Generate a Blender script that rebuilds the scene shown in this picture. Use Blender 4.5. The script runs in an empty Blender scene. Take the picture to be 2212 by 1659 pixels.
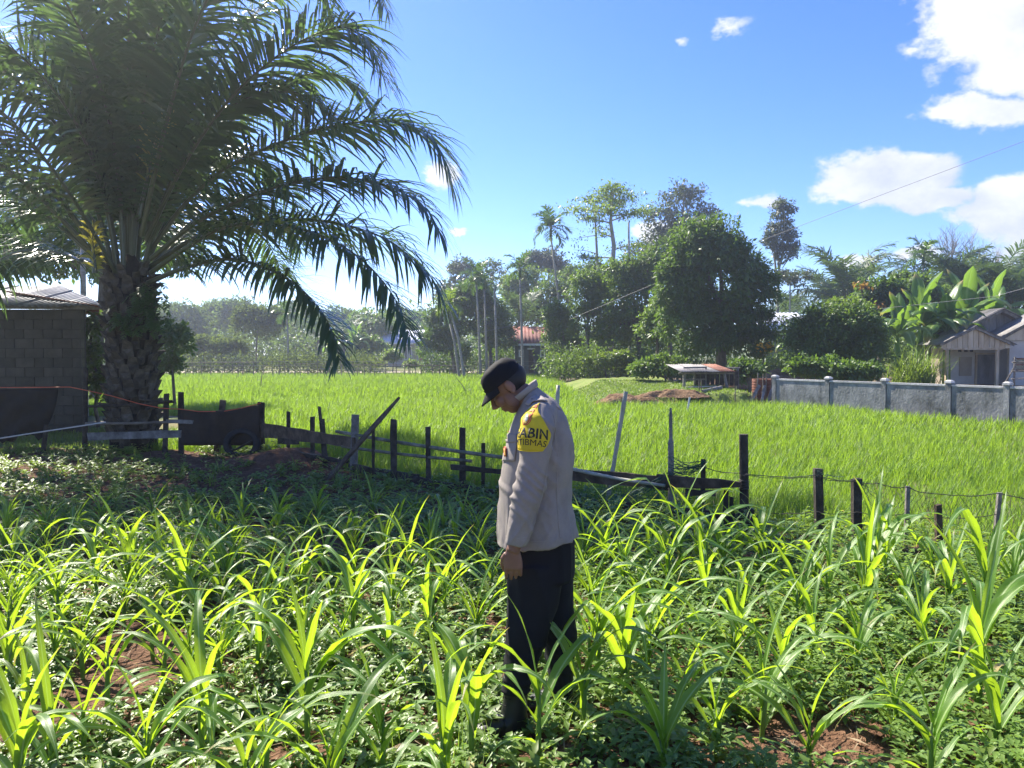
import bpy, bmesh, math, random
import numpy as np
from mathutils import Vector, Matrix, noise as mnoise
from mathutils.bvhtree import BVHTree

random.seed(7)
rng = np.random.default_rng(11)
scene = bpy.context.scene
C = bpy.context.collection
R = math.radians

# ---------------------------------------------------------------- camera
CAM_Z = 1.70
HFOV = R(66.0)
PITCH = R(2.27)                       # tilted a little down
FPX = 1106.0 / math.tan(HFOV / 2)     # focal length in units of a 2212-wide picture
cam_d = bpy.data.cameras.new("camera")
cam_d.sensor_width = 36.0
cam_d.lens = 18.0 / math.tan(HFOV / 2)
cam_d.clip_start = 0.05
cam_d.clip_end = 2000.0
cam = bpy.data.objects.new("camera", cam_d)
cam.location = (0, 0, CAM_Z)
cam.rotation_euler = (R(90) - PITCH, 0, 0)
C.objects.link(cam)
scene.camera = cam

# ---------------------------------------------------------------- sun and sky
SUN_EL, SUN_AZ = R(44), R(-42)        # azimuth from +Y, negative = left of the view
sun_d = bpy.data.lights.new("sun", 'SUN')
sun_d.energy = 5.0
sun_d.angle = R(0.53)
sun_d.color = (1.0, 0.93, 0.80)
sun = bpy.data.objects.new("sun", sun_d)
SUN_DIR = Vector((math.sin(SUN_AZ) * math.cos(SUN_EL), math.cos(SUN_AZ) * math.cos(SUN_EL), math.sin(SUN_EL)))
sun.rotation_euler = SUN_DIR.to_track_quat('Z', 'Y').to_euler()
sun.location = SUN_DIR * 60
C.objects.link(sun)

scene.view_settings.view_transform = 'Standard'
scene.view_settings.look = 'None'
scene.view_settings.gamma = 1.0
scene.view_settings.use_curve_mapping = False
scene.view_settings.exposure = 1.55
scene.render.engine = 'CYCLES'
scene.cycles.max_bounces = 8
scene.cycles.transmission_bounces = 6
scene.cycles.transparent_max_bounces = 8

def build_world():
    w = bpy.data.worlds.new("World")
    scene.world = w
    w.use_nodes = True
    nt = w.node_tree
    N, L = nt.nodes, nt.links
    N.clear()
    out = N.new('ShaderNodeOutputWorld')
    bg = N.new('ShaderNodeBackground')
    bg.inputs['Strength'].default_value = 0.088
    w.cycles.sampling_method = 'MANUAL'; w.cycles.sample_map_resolution = 256
    L.new(bg.outputs[0], out.inputs[0])
    sky = N.new('ShaderNodeTexSky')
    sky.sky_type = 'NISHITA'
    sky.sun_disc = False
    sky.sun_elevation = SUN_EL
    sky.sun_rotation = SUN_AZ
    sky.altitude = 900
    sky.air_density = 1.0
    sky.dust_density = 0.05
    sky.ozone_density = 3.5
    hsv = N.new('ShaderNodeHueSaturation')
    hsv.inputs['Hue'].default_value = 0.513
    hsv.inputs['Saturation'].default_value = 1.18
    hsv.inputs['Value'].default_value = 1.0
    tint = N.new('ShaderNodeMix'); tint.data_type = 'RGBA'; tint.blend_type = 'MULTIPLY'; tint.inputs[0].default_value = 1.0; tint.inputs[7].default_value = (.88, .92, 1.06, 1)
    L.new(sky.outputs[0], tint.inputs[6]); L.new(tint.outputs[2], hsv.inputs['Color'])

    def m(op, a, b=None, c=None):
        n = N.new('ShaderNodeMath'); n.operation = op
        for i, x in enumerate((a, b, c)):
            if x is None: continue
            if isinstance(x, (int, float)): n.inputs[i].default_value = x
            else: L.new(x, n.inputs[i])
        return n.outputs[0]
    tc = N.new('ShaderNodeTexCoord')
    def noise(scale, detail, rough, off=0.0):
        mp = N.new('ShaderNodeMapping')
        mp.inputs['Location'].default_value = (off, off * .7, off * .3)
        mp.inputs['Scale'].default_value = (1, 1, 1.6)
        L.new(tc.outputs['Generated'], mp.inputs[0])
        n = N.new('ShaderNodeTexNoise')
        n.inputs['Scale'].default_value = scale
        n.inputs['Detail'].default_value = detail
        n.inputs['Roughness'].default_value = rough
        L.new(mp.outputs[0], n.inputs['Vector'])
        return n
    sep = N.new('ShaderNodeSeparateXYZ')
    L.new(tc.outputs['Generated'], sep.inputs[0])
    az = m('ARCTAN2', sep.outputs[0], sep.outputs[1])
    el = m('ARCSINE', sep.outputs[2])
    n1 = noise(5.0, 9, .62)
    n2 = noise(14.0, 8, .6, 3.1)
    sc = N.new('ShaderNodeSeparateColor'); L.new(n1.outputs['Color'], sc.inputs[0])
    az = m('ADD', az, m('MULTIPLY', m('SUBTRACT', sc.outputs[0], .5), .14))
    el = m('ADD', el, m('MULTIPLY', m('SUBTRACT', sc.outputs[1], .5), .09))
    # cumulus banks: azimuth, elevation, half width, half height, weight (degrees)
    blobs = [(31.0, 24.5, 8.0, 4.2, 1), (33.5, 20.0, 6.5, 5.0, 1), (30.4, 14.8, 4.2, 1.5, .8), (37, 17.0, 5, 3.2, .95), (28.6, 26.0, 3.4, 1.8, .8),
             (25.0, 11.0, 5.0, 2.2, 1), (27.6, 9.2, 3.4, 1.4, .85), (22.2, 10.8, 2.4, 1.2, .75),
             (32.5, 8.4, 5.0, 2.3, 1), (36, 6.4, 6.0, 2.8, 1), (27.0, 6.0, 2.2, .8, .7), (23.6, 5.6, 2.0, .6, .7),
             (17.2, 10.4, 2.6, 1.0, .65), (10.5, 8.8, 2.6, .9, .9), (13.5, 9.4, 1.6, .8, .7),
             (-5.2, 12.3, 1.7, 1.3, .75), (-3.9, 8.3, .9, .35, .8),
             (15.4, 21.9, 2.8, 1.0, .50), (11.8, 21.4, 1.5, .8, .48),
             (48, 22, 8, 4, 1), (47, 9, 8, 3, 1), (62, 13, 9, 4, 1), (85, 24, 8, 4, 1), (100, 10, 10, 3, 1),
             (130, 18, 9, 4, 1), (160, 9, 12, 3, 1), (-170, 26, 9, 4, 1), (-140, 11, 10, 3.5, 1),
             (-112, 21, 8, 4, 1), (-86, 9, 9, 3, 1), (-58, 12, 7, 2.6, .9)]
    dens = None
    for a, e, ra, re, wt in blobs:
        x = m('MULTIPLY', m('SUBTRACT', az, R(a)), 1 / R(ra))
        y = m('MULTIPLY', m('SUBTRACT', el, R(e)), 1 / R(re))
        d = m('SUBTRACT', 1.0, m('SQRT', m('ADD', m('MULTIPLY', x, x), m('MULTIPLY', y, y))))
        d = m('SUBTRACT', m('MULTIPLY', m('MAXIMUM', d, -1.0), wt), .42 * (1 - wt))
        dens = d if dens is None else m('MAXIMUM', dens, d)
    nn = m('ADD', m('MULTIPLY', m('SUBTRACT', n1.outputs['Fac'], .5), 1.1), m('MULTIPLY', m('SUBTRACT', n2.outputs['Fac'], .5), .9))
    dd = m('ADD', dens, nn)
    ramp = N.new('ShaderNodeMapRange'); ramp.interpolation_type = 'SMOOTHSTEP'
    ramp.inputs[1].default_value = .04; ramp.inputs[2].default_value = .30
    L.new(dd, ramp.inputs[0])
    up = N.new('ShaderNodeMapRange'); up.interpolation_type = 'SMOOTHSTEP'
    up.inputs[1].default_value = .34; up.inputs[2].default_value = .60
    L.new(n1.outputs['Fac'], up.inputs[0])
    ccol = N.new('ShaderNodeMix'); ccol.data_type = 'RGBA'
    ccol.inputs[6].default_value = (3.0, 3.2, 3.6, 1)
    ccol.inputs[7].default_value = (4.7, 4.7, 4.7, 1)
    L.new(up.outputs[0], ccol.inputs[0])
    mix = N.new('ShaderNodeMix'); mix.data_type = 'RGBA'
    L.new(m('MULTIPLY', ramp.outputs[0], .93), mix.inputs[0])
    L.new(hsv.outputs[0], mix.inputs[6])
    L.new(ccol.outputs[2], mix.inputs[7])
    L.new(mix.outputs[2], bg.inputs['Color'])
build_world()

# ---------------------------------------------------------------- helpers
def W(u, v, Y):
    """point at forward distance Y seen at (u, v) of the 2212 x 1659 picture"""
    a = (u - 1106.0) / FPX; b = -(v - 829.5) / FPX
    d = Vector((a, math.cos(PITCH) + b * math.sin(PITCH), -math.sin(PITCH) + b * math.cos(PITCH)))
    s = Y / d.y
    return Vector((d.x * s, Y, CAM_Z + d.z * s))
def G(u, v, z=0.0):
    a = (u - 1106.0) / FPX; b = -(v - 829.5) / FPX
    d = Vector((a, math.cos(PITCH) + b * math.sin(PITCH), -math.sin(PITCH) + b * math.cos(PITCH)))
    s = (z - CAM_Z) / d.z
    return Vector((d.x * s, d.y * s, z))

def tag(o, label=None, cat=None, group=None, kind=None):
    if label: o['label'] = label
    if cat: o['category'] = cat
    if group: o['group'] = group
    if kind: o['kind'] = kind
    return o
def empty(name, loc, label=None, cat=None, group=None, rz=0.0):
    o = bpy.data.objects.new(name, None)
    o.empty_display_size = .2
    o.location = loc; o.rotation_euler = (0, 0, rz)
    C.objects.link(o)
    return tag(o, label, cat, group)
def link(me, name, mat=None, parent=None, loc=None):
    o = bpy.data.objects.new(name, me)
    if mat is not None and not me.materials: me.materials.append(mat)
    C.objects.link(o)
    if parent is not None:
        o.parent = parent
        # geometry is given in world coordinates unless loc is given
        if loc is None: o.location = -Vector(parent_world(parent))
        else: o.location = loc
    elif loc is not None: o.location = loc
    return o
def parent_world(p):
    x = Vector(p.location)
    while p.parent is not None:
        p = p.parent; x = x + Vector(p.location)
    return x

class MB:
    """collects faces of one mesh"""
    def __init__(s): s.v = []; s.f = []
    def add(s, vs, fs):
        b = len(s.v); s.v += [tuple(x) for x in vs]; s.f += [tuple(i + b for i in f) for f in fs]; return s
    def box(s, c, size, M=None, taper=1.0):
        hx, hy, hz = size[0] / 2, size[1] / 2, size[2] / 2
        vs = []
        for z in (-1, 1):
            k = taper if z > 0 else 1.0
            for x, y in ((-1, -1), (1, -1), (1, 1), (-1, 1)):
                p = Vector((x * hx * k, y * hy * k, z * hz))
                if M is not None: p = M @ p
                vs.append(p + Vector(c))
        return s.add(vs, [(3, 2, 1, 0), (4, 5, 6, 7), (0, 1, 5, 4), (1, 2, 6, 5), (2, 3, 7, 6), (3, 0, 4, 7)])
    def tube(s, pts, rad, n=8, cap=True, squash=1.0, rough=0.0):
        pts = [Vector(p) for p in pts]
        if not isinstance(rad, (list, tuple)): rad = [rad] * len(pts)
        ref = None; rings = []
        for i, p in enumerate(pts):
            t = (pts[min(i + 1, len(pts) - 1)] - pts[max(i - 1, 0)])
            if t.length < 1e-9: t = Vector((0, 0, 1))
            t.normalize()
            if ref is None:
                ref = Vector((0, 0, 1)) if abs(t.z) < .9 else Vector((1, 0, 0))
                ref = (ref - t * ref.dot(t)).normalized()
            else:
                ref = (ref - t * ref.dot(t)).normalized()
            b = t.cross(ref)
            ring = []
            for k in range(n):
                a = 2 * math.pi * k / n
                r = rad[i] * (1 + (random.uniform(-rough, rough) if rough else 0))
                ring.append(p + ref * math.cos(a) * r + b * math.sin(a) * r * squash)
            rings.append(ring)
        base = len(s.v)
        for r_ in rings: s.v += [tuple(x) for x in r_]
        for i in range(len(rings) - 1):
            for k in range(n):
                a0 = base + i * n + k; a1 = base + i * n + (k + 1) % n
                s.f.append((a0, a1, a1 + n, a0 + n))
        if cap:
            s.f.append(tuple(base + k for k in reversed(range(n))))
            s.f.append(tuple(base + (len(rings) - 1) * n + k for k in range(n)))
        return s
    def board(s, a, b, w, t, up=(0, 0, 1), rough=0.0, wb=None):
        """plank from a to b, width w along 'up', thickness t; rough makes worn edges"""
        a = Vector(a); b = Vector(b); wb = w if wb is None else wb
        x = (b - a); Ln = x.length; x.normalize()
        z = Vector(up); z = (z - x * z.dot(x)).normalized(); y = z.cross(x)
        n = max(2, int(Ln / .22)) if rough else 1
        base = len(s.v)
        for i in range(n + 1):
            k = i / n; p = a + x * Ln * k; ww = w + (wb - w) * k
            e0 = random.uniform(-rough, rough); e1 = random.uniform(-rough, rough); e2 = random.uniform(-rough, rough) * .5
            o0 = random.uniform(-rough, rough) * 1.5 if i in (0, n) else 0
            for sy, sz in ((-1, -1), (1, -1), (1, 1), (-1, 1)):
                q = p + y * (sy * t / 2 + e2) + z * (sz * ww / 2 + (e0 if sz < 0 else e1)) + x * (o0 * sz)
                s.v.append(tuple(q))
        for i in range(n):
            for k in range(4):
                a0 = base + i * 4 + k; a1 = base + i * 4 + (k + 1) % 4
                s.f.append((a0, a1, a1 + 4, a0 + 4))
        s.f.append((base + 3, base + 2, base + 1, base)); e = base + n * 4
        s.f.append((e, e + 1, e + 2, e + 3))
        return s
    def mesh(s, name, smooth=False):
        me = bpy.data.meshes.new(name); me.from_pydata(s.v, [], s.f); me.update()
        if smooth: me.shade_smooth()
        return me
    def build(s, name, mat, parent=None, smooth=False, loc=None):
        return link(s.mesh(name, smooth), name, mat, parent, loc)

def np_mesh(name, V, F, smooth=False, UV=None):
    """numpy vertices and faces (all faces the same corner count) to a mesh"""
    V = np.asarray(V, np.float32).reshape(-1, 3); F = np.asarray(F, np.int32)
    me = bpy.data.meshes.new(name); k = F.shape[1]; n = F.shape[0]
    me.vertices.add(len(V)); me.vertices.foreach_set('co', V.ravel())
    me.loops.add(n * k); me.loops.foreach_set('vertex_index', F.ravel())
    me.polygons.add(n)
    me.polygons.foreach_set('loop_start', np.arange(0, n * k, k, dtype=np.int32))
    me.polygons.foreach_set('loop_total', np.full(n, k, np.int32))
    if UV is not None:
        uv = me.uv_layers.new(name='UVMap')
        uv.data.foreach_set('uv', np.asarray(UV, np.float32)[F.ravel()].ravel())
    me.update(calc_edges=True)
    if smooth: me.shade_smooth()
    return me
def unit(a): return a / (np.linalg.norm(a, axis=-1, keepdims=True) + 1e-9)
def vnoise(x, y, s, seed=0.0):
    """smooth value noise of numpy arrays, about 0..1"""
    x = np.asarray(x, float) * s + seed * 17.3; y = np.asarray(y, float) * s + seed * 9.1
    xi = np.floor(x); yi = np.floor(y); fx = x - xi; fy = y - yi
    fx = fx * fx * (3 - 2 * fx); fy = fy * fy * (3 - 2 * fy)
    def h(a, b):
        q = np.sin(a * 127.1 + b * 311.7 + seed) * 43758.5453
        return q - np.floor(q)
    return (h(xi, yi) * (1 - fx) + h(xi + 1, yi) * fx) * (1 - fy) + (h(xi, yi + 1) * (1 - fx) + h(xi + 1, yi + 1) * fx) * fy

# ---------------------------------------------------------------- materials
def new_mat(name):
    m = bpy.data.materials.new(name); m.use_nodes = True
    nt = m.node_tree; nt.nodes.clear()
    return m, nt, nt.nodes, nt.links
def surf(name, cols, scale=3.0, rough=.85, bump=.3, bscale=None, spec=.3, detail=6, stretch=(1, 1, 1), metal=0.0, extra=None, coord='Object', bdist=.02, stops=None):
    """noise-mottled surface; cols = two or more colours"""
    m, nt, N, L = new_mat(name)
    out = N.new('ShaderNodeOutputMaterial'); p = N.new('ShaderNodeBsdfPrincipled')
    L.new(p.outputs[0], out.inputs[0])
    tc = N.new('ShaderNodeTexCoord'); mp = N.new('ShaderNodeMapping')
    mp.inputs['Scale'].default_value = stretch
    L.new(tc.outputs[coord], mp.inputs[0])
    oi = N.new('ShaderNodeObjectInfo'); cb = N.new('ShaderNodeVectorMath'); cb.operation = 'ADD'
    ml = N.new('ShaderNodeVectorMath'); ml.operation = 'SCALE'; ml.inputs['Scale'].default_value = 37.0
    cx = N.new('ShaderNodeCombineXYZ')
    for i in range(3): L.new(oi.outputs['Random'], cx.inputs[i])
    L.new(cx.outputs[0], ml.inputs[0]); L.new(mp.outputs[0], cb.inputs[0]); L.new(ml.outputs[0], cb.inputs[1])
    no = N.new('ShaderNodeTexNoise'); no.inputs['Scale'].default_value = scale; no.inputs['Detail'].default_value = detail
    no.inputs['Roughness'].default_value = .65
    L.new(cb.outputs[0], no.inputs['Vector'])
    cr = N.new('ShaderNodeValToRGB')
    n = len(cols); els = cr.color_ramp.elements
    pos = stops or [.32 + .36 * i / max(1, n - 1) for i in range(n)]
    els[0].position = pos[0]; els[0].color = (*cols[0], 1); els[1].position = pos[-1]; els[1].color = (*cols[-1], 1)
    for i in range(1, n - 1):
        e = els.new(pos[i]); e.color = (*cols[i], 1)
    L.new(no.outputs['Fac'], cr.inputs[0])
    hs = N.new('ShaderNodeHueSaturation'); mr = N.new('ShaderNodeMapRange')
    mr.inputs[3].default_value = .86; mr.inputs[4].default_value = 1.14
    L.new(oi.outputs['Random'], mr.inputs[0]); L.new(mr.outputs[0], hs.inputs['Value']); L.new(cr.outputs[0], hs.inputs['Color'])
    L.new(hs.outputs[0], p.inputs['Base Color'])
    p.inputs['Roughness'].default_value = rough; p.inputs['Specular IOR Level'].default_value = spec; p.inputs['Metallic'].default_value = metal
    if bump:
        b = N.new('ShaderNodeBump'); b.inputs['Strength'].default_value = bump; b.inputs['Distance'].default_value = bdist
        n2 = N.new('ShaderNodeTexNoise'); n2.inputs['Scale'].default_value = bscale or scale * 4; n2.inputs['Detail'].default_value = 5
        L.new(cb.outputs[0], n2.inputs['Vector']); L.new(n2.outputs['Fac'], b.inputs['Height']); L.new(b.outputs[0], p.inputs['Normal'])
    return m
def leaf(name, c1, c2, tcol, trans=.4, rough=.42, spec=.45, uvrib=False, patch=.25, rib=(.5, .62, .3)):
    """leaf: glossy reflecting face plus light shining through; colour differs leaf by leaf"""
    m, nt, N, L = new_mat(name)
    out = N.new('ShaderNodeOutputMaterial'); p = N.new('ShaderNodeBsdfPrincipled'); tr = N.new('ShaderNodeBsdfTranslucent'); mx = N.new('ShaderNodeMixShader')
    L.new(p.outputs[0], mx.inputs[1]); L.new(tr.outputs[0], mx.inputs[2]); L.new(mx.outputs[0], out.inputs[0])
    mx.inputs[0].default_value = trans
    g = N.new('ShaderNodeNewGeometry'); oi = N.new('ShaderNodeObjectInfo')
    no = N.new('ShaderNodeTexNoise'); no.inputs['Scale'].default_value = patch; no.inputs['Detail'].default_value = 5
    L.new(g.outputs['Position'], no.inputs['Vector'])
    def mth(op, a, b):
        n = N.new('ShaderNodeMath'); n.operation = op
        for i, x in enumerate((a, b)):
            if isinstance(x, (int, float)): n.inputs[i].default_value = x
            else: L.new(x, n.inputs[i])
        return n.outputs[0]
    fac = mth('ADD', mth('MULTIPLY', g.outputs['Random Per Island'], .45), mth('ADD', mth('MULTIPLY', mth('SUBTRACT', no.outputs['Fac'], .3), .9), mth('MULTIPLY', oi.outputs['Random'], .2)))
    mc = N.new('ShaderNodeMix'); mc.data_type = 'RGBA'; mc.clamp_factor = True
    mc.inputs[6].default_value = (*c1, 1); mc.inputs[7].default_value = (*c2, 1)
    L.new(fac, mc.inputs[0])
    col = mc.outputs[2]
    mt = N.new('ShaderNodeMix'); mt.data_type = 'RGBA'; mt.blend_type = 'MULTIPLY'; mt.inputs[0].default_value = 1.0
    hv = N.new('ShaderNodeMix'); hv.data_type = 'RGBA'
    hv.inputs[6].default_value = (.7, .75, .6, 1); hv.inputs[7].default_value = (1.15, 1.12, 1.05, 1); L.new(fac, hv.inputs[0])
    mt.inputs[6].default_value = (*tcol, 1); L.new(hv.outputs[2], mt.inputs[7])
    tc_out = mt.outputs[2]
    if uvrib:
        uv = N.new('ShaderNodeUVMap'); sx = N.new('ShaderNodeSeparateXYZ'); L.new(uv.outputs[0], sx.inputs[0])
        d = mth('ABSOLUTE', mth('SUBTRACT', sx.outputs[0], .5), 0)
        mr = N.new('ShaderNodeMapRange'); mr.inputs[1].default_value = .03; mr.inputs[2].default_value = .10; mr.inputs[3].default_value = .75; mr.inputs[4].default_value = 0
        L.new(d, mr.inputs[0])
        m2 = N.new('ShaderNodeMix'); m2.data_type = 'RGBA'; m2.inputs[7].default_value = (*rib, 1)
        L.new(mr.outputs[0], m2.inputs[0]); L.new(col, m2.inputs[6]); col = m2.outputs[2]
        tipf = N.new('ShaderNodeMapRange'); tipf.interpolation_type = 'SMOOTHSTEP'; tipf.inputs[1].default_value = .84; tipf.inputs[2].default_value = 1.0
        nz = N.new('ShaderNodeTexNoise'); nz.inputs['Scale'].default_value = 30; L.new(g.outputs['Position'], nz.inputs['Vector'])
        L.new(mth('ADD', sx.outputs[1], mth('MULTIPLY', mth('SUBTRACT', nz.outputs['Fac'], .5), .12)), tipf.inputs[0])
        sel = mth('MULTIPLY', tipf.outputs[0], mth('GREATER_THAN', oi.outputs['Random'], .45))
        m3 = N.new('ShaderNodeMix'); m3.data_type = 'RGBA'; m3.inputs[7].default_value = (.34, .27, .10, 1); L.new(sel, m3.inputs[0]); L.new(col, m3.inputs[6]); col = m3.outputs[2]
        m4 = N.new('ShaderNodeMix'); m4.data_type = 'RGBA'; m4.inputs[7].default_value = (.40, .30, .10, 1); L.new(sel, m4.inputs[0]); L.new(tc_out, m4.inputs[6]); tc_out = m4.outputs[2]
        sn = mth('SINE', mth('MULTIPLY', sx.outputs[0], 95), 0)
        bp = N.new('ShaderNodeBump'); bp.inputs['Strength'].default_value = .22; bp.inputs['Distance'].default_value = .002
        L.new(sn, bp.inputs['Height']); L.new(bp.outputs[0], p.inputs['Normal'])
    L.new(col, p.inputs['Base Color']); L.new(tc_out, tr.inputs['Color'])
    p.inputs['Roughness'].default_value = rough; p.inputs['Specular IOR Level'].default_value = spec
    return m
def plain(name, col, rough=.6, metal=0.0, spec=.4):
    return surf(name, [tuple(c * .88 for c in col), tuple(min(1, c * 1.12) for c in col)], 6, rough, .08, spec=spec, metal=metal)

M = {}
M['soil'] = surf('soil', [(.075, .040, .026), (.125, .068, .042), (.19, .11, .07)], 9.0, .95, .9, 42, .12, bdist=.05)
M['paddy_mud'] = surf('paddy_mud', [(.085, .065, .04), (.15, .11, .07)], 2.0, .8, .4)
M['grassy'] = surf('grassy', [(.06, .085, .025), (.12, .14, .05), (.20, .15, .085)], .35, .95, .5, 9, .1)
M['lawn'] = surf('lawn', [(.09, .14, .03), (.15, .19, .05), (.20, .19, .08)], 1.2, .95, .6, 22, .1)
M['dirt'] = surf('dirt', [(.11, .065, .036), (.20, .125, .07), (.30, .20, .12)], 5, .95, 1.0, 18, .1, bdist=.05)
M['sand'] = surf('sand', [(.34, .28, .21), (.48, .41, .32)], 1.2, .95, .4)
M['wood_dark'] = surf('wood_dark', [(.018, .016, .013), (.045, .038, .030), (.085, .075, .06)], 6, .9, .5, 30, .2, stretch=(1, 1, 1))
M['wood_grey'] = surf('wood_grey', [(.10, .092, .08), (.19, .175, .15), (.30, .28, .25)], 7, .85, .5, 40, .25)
M['wood_brown'] = surf('wood_brown', [(.035, .026, .018), (.08, .058, .04), (.13, .10, .07)], 6, .9, .4, 30, .2)
M['bamboo'] = surf('bamboo', [(.22, .21, .15), (.36, .34, .25), (.46, .44, .34)], 5, .5, .15, 20, .4)
M['bamboo_dark'] = surf('bamboo_dark', [(.06, .062, .04), (.14, .135, .09), (.24, .22, .16)], 5, .6, .2, 20, .35)
M['stick'] = surf('stick', [(.09, .075, .055), (.20, .17, .13)], 5, .9, .3)
M['wire'] = plain('wire', (.06, .055, .05), .6, .4)
M['cable'] = plain('cable', (.20, .20, .21), .6)
M['net'] = plain('net', (.015, .06, .045), .7)
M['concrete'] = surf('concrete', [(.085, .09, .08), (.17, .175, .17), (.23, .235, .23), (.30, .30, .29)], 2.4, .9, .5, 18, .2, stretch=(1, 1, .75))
M['concrete_lit'] = surf('concrete_sunlit', [(.36, .36, .35), (.52, .51, .49)], 3, .9, .3, 18, .2)  # same concrete lightened: sunlight on the wall tops put into the colour
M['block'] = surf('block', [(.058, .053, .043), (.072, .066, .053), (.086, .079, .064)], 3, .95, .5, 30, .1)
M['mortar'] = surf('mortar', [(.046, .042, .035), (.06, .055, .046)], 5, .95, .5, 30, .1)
M['tin'] = surf('tin', [(.13, .13, .13), (.20, .20, .20), (.30, .295, .29)], 1.5, .55, .1, 8, .5, metal=.55)
M['tin_old'] = surf('tin_old', [(.13, .125, .12), (.20, .19, .185), (.27, .26, .25)], 1.5, .7, .1, 8, .3, metal=.2)
M['tin_pale'] = surf('tin_pale', [(.45, .48, .54), (.60, .63, .68)], .8, .38, .05, 8, .5, metal=.35)
M['tin_rust'] = surf('tin_rust', [(.10, .032, .018), (.20, .075, .045), (.30, .16, .11)], 2.5, .8, .2, 10, .3)
M['red_roof'] = surf('red_roof', [(.13, .045, .035), (.22, .085, .065), (.28, .13, .10)], .8, .75, .1, 6, .3)
M['board_grey'] = surf('board_grey', [(.13, .12, .11), (.22, .205, .19), (.30, .28, .26)], 2.5, .9, .3, 20, .2, stretch=(1, 1, .25))
M['board_tan'] = surf('board_tan', [(.30, .21, .13), (.50, .40, .27), (.62, .54, .41)], 2.2, .9, .3, 20, .2, stretch=(1, 1, .25))
M['plaster'] = surf('plaster', [(.40, .37, .33), (.54, .51, .46)], 1.0, .9, .15, 10, .2)
M['plaster_tan'] = surf('plaster_tan', [(.30, .25, .19), (.40, .34, .27)], 1.0, .9, .15, 10, .2)
M['wall_green'] = surf('wall_green', [(.24, .30, .24), (.33, .39, .32)], 1.0, .9, .15, 10, .2)
M['wall_teal'] = surf('wall_teal', [(.05, .075, .07), (.09, .12, .11)], 1.0, .9, .15, 10, .2)
M['dark'] = plain('dark_inside', (.015, .015, .017), .8)
M['pane'] = plain('pane', (.03, .04, .055), .12, 0, .8)
M['white'] = plain('white_paint', (.72, .72, .70), .6)
M['door_red'] = plain('door_red', (.32, .07, .035), .6)
M['rubber'] = surf('rubber', [(.012, .012, .012), (.03, .03, .03)], 8, .75, .3)
M['tarp'] = surf('tarp', [(.006, .006, .006), (.018, .016, .013)], 3, .85, .4, 9, .3)
M['sheet_brown'] = surf('sheet_brown', [(.016, .011, .008), (.04, .027, .018)], 3, .8, .3, 9, .3)
M['string_red'] = plain('string_red', (.55, .10, .04), .6)
M['rope_pale'] = plain('rope_pale', (.5, .47, .42), .7)
M['bark'] = surf('bark', [(.05, .042, .032), (.12, .10, .08), (.20, .18, .15)], 5, .95, .6, 22, .15, stretch=(1, 1, .3))
M['bark_pale'] = surf('bark_pale', [(.16, .15, .125), (.30, .28, .245), (.40, .38, .34)], 4, .9, .4, 20, .2, stretch=(1, 1, .4))
M['bark_areca'] = surf('bark_areca', [(.16, .15, .12), (.26, .245, .205), (.34, .33, .29)], 5, .85, .3, 10, .2, stretch=(1, 1, 3))
M['palm_boot'] = surf('palm_boot', [(.03, .026, .02), (.07, .06, .046), (.13, .115, .09)], 5, .95, .6, 25, .15)
M['palm_fibre'] = surf('palm_fibre', [(.014, .012, .010), (.035, .03, .024)], 8, .95, .7, 40, .1)
# foliage
M['corn'] = leaf('corn_leaf', (.065, .155, .025), (.12, .235, .035), (.46, .67, .03), .47, .38, .55, True, 1.3)
M['corn_stem'] = leaf('corn_stem', (.10, .20, .035), (.16, .26, .05), (.30, .45, .05), .25, .45, .4, False, 1.3)
M['weed'] = leaf('weed_leaf', (.085, .165, .032), (.20, .30, .07), (.40, .58, .06), .36, .45, .5, False, 1.6)
M['rice'] = leaf('rice_leaf', (.066, .158, .018), (.150, .250, .030), (.34, .53, .035), .43, .5, .3, False, .16)
M['palm'] = leaf('oil_palm_leaflet', (.042, .070, .044), (.070, .112, .064), (.19, .34, .075), .26, .22, .75, False, .8)
M['palm_rachis'] = leaf('oil_palm_rachis', (.05, .065, .028), (.09, .10, .045), (.10, .12, .03), .06, .35, .5, False, .8)
M['palm_yellow'] = leaf('oil_palm_young', (.16, .18, .04), (.30, .26, .06), (.55, .5, .08), .4, .4, .4, False, .8)
M['palm_far'] = leaf('far_palm', (.045, .085, .04), (.085, .13, .06), (.16, .26, .07), .28, .5, .2, False, .2)
M['areca'] = leaf('areca_leaf', (.03, .075, .022), (.06, .12, .03), (.16, .30, .04), .3, .35, .5, False, .3)
M['mango'] = leaf('glossy_dark_leaf', (.030, .072, .019), (.085, .150, .032), (.20, .34, .035), .30, .5, .32, False, .45)
M['mid'] = leaf('mid_green_leaf', (.045, .092, .022), (.11, .18, .038), (.24, .38, .045), .32, .5, .32, False, .4)
M['lime'] = leaf('lime_leaf', (.06, .11, .022), (.14, .20, .04), (.30, .44, .05), .36, .45, .4, False, .3)
M['olive'] = leaf('olive_leaf', (.045, .07, .022), (.095, .125, .04), (.19, .26, .05), .34, .8, .0, False, .3)
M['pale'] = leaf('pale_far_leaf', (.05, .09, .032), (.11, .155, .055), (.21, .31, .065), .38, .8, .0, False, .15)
M['greyleaf'] = leaf('grey_green_leaf', (.04, .06, .035), (.085, .105, .06), (.14, .19, .06), .28, .45, .4, False, .4)
M['banana'] = leaf('banana_leaf', (.045, .10, .022), (.09, .17, .035), (.26, .44, .05), .4, .34, .5, True, .6, rib=(.3, .38, .14))
M['fern'] = leaf('fern_leaf', (.035, .075, .025), (.075, .13, .045), (.2, .34, .06), .3, .5, .3, False, 2.0)
M['orange_leaf'] = leaf('orange_leaf', (.30, .14, .03), (.38, .22, .05), (.5, .3, .06), .3, .5, .3)
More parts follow.
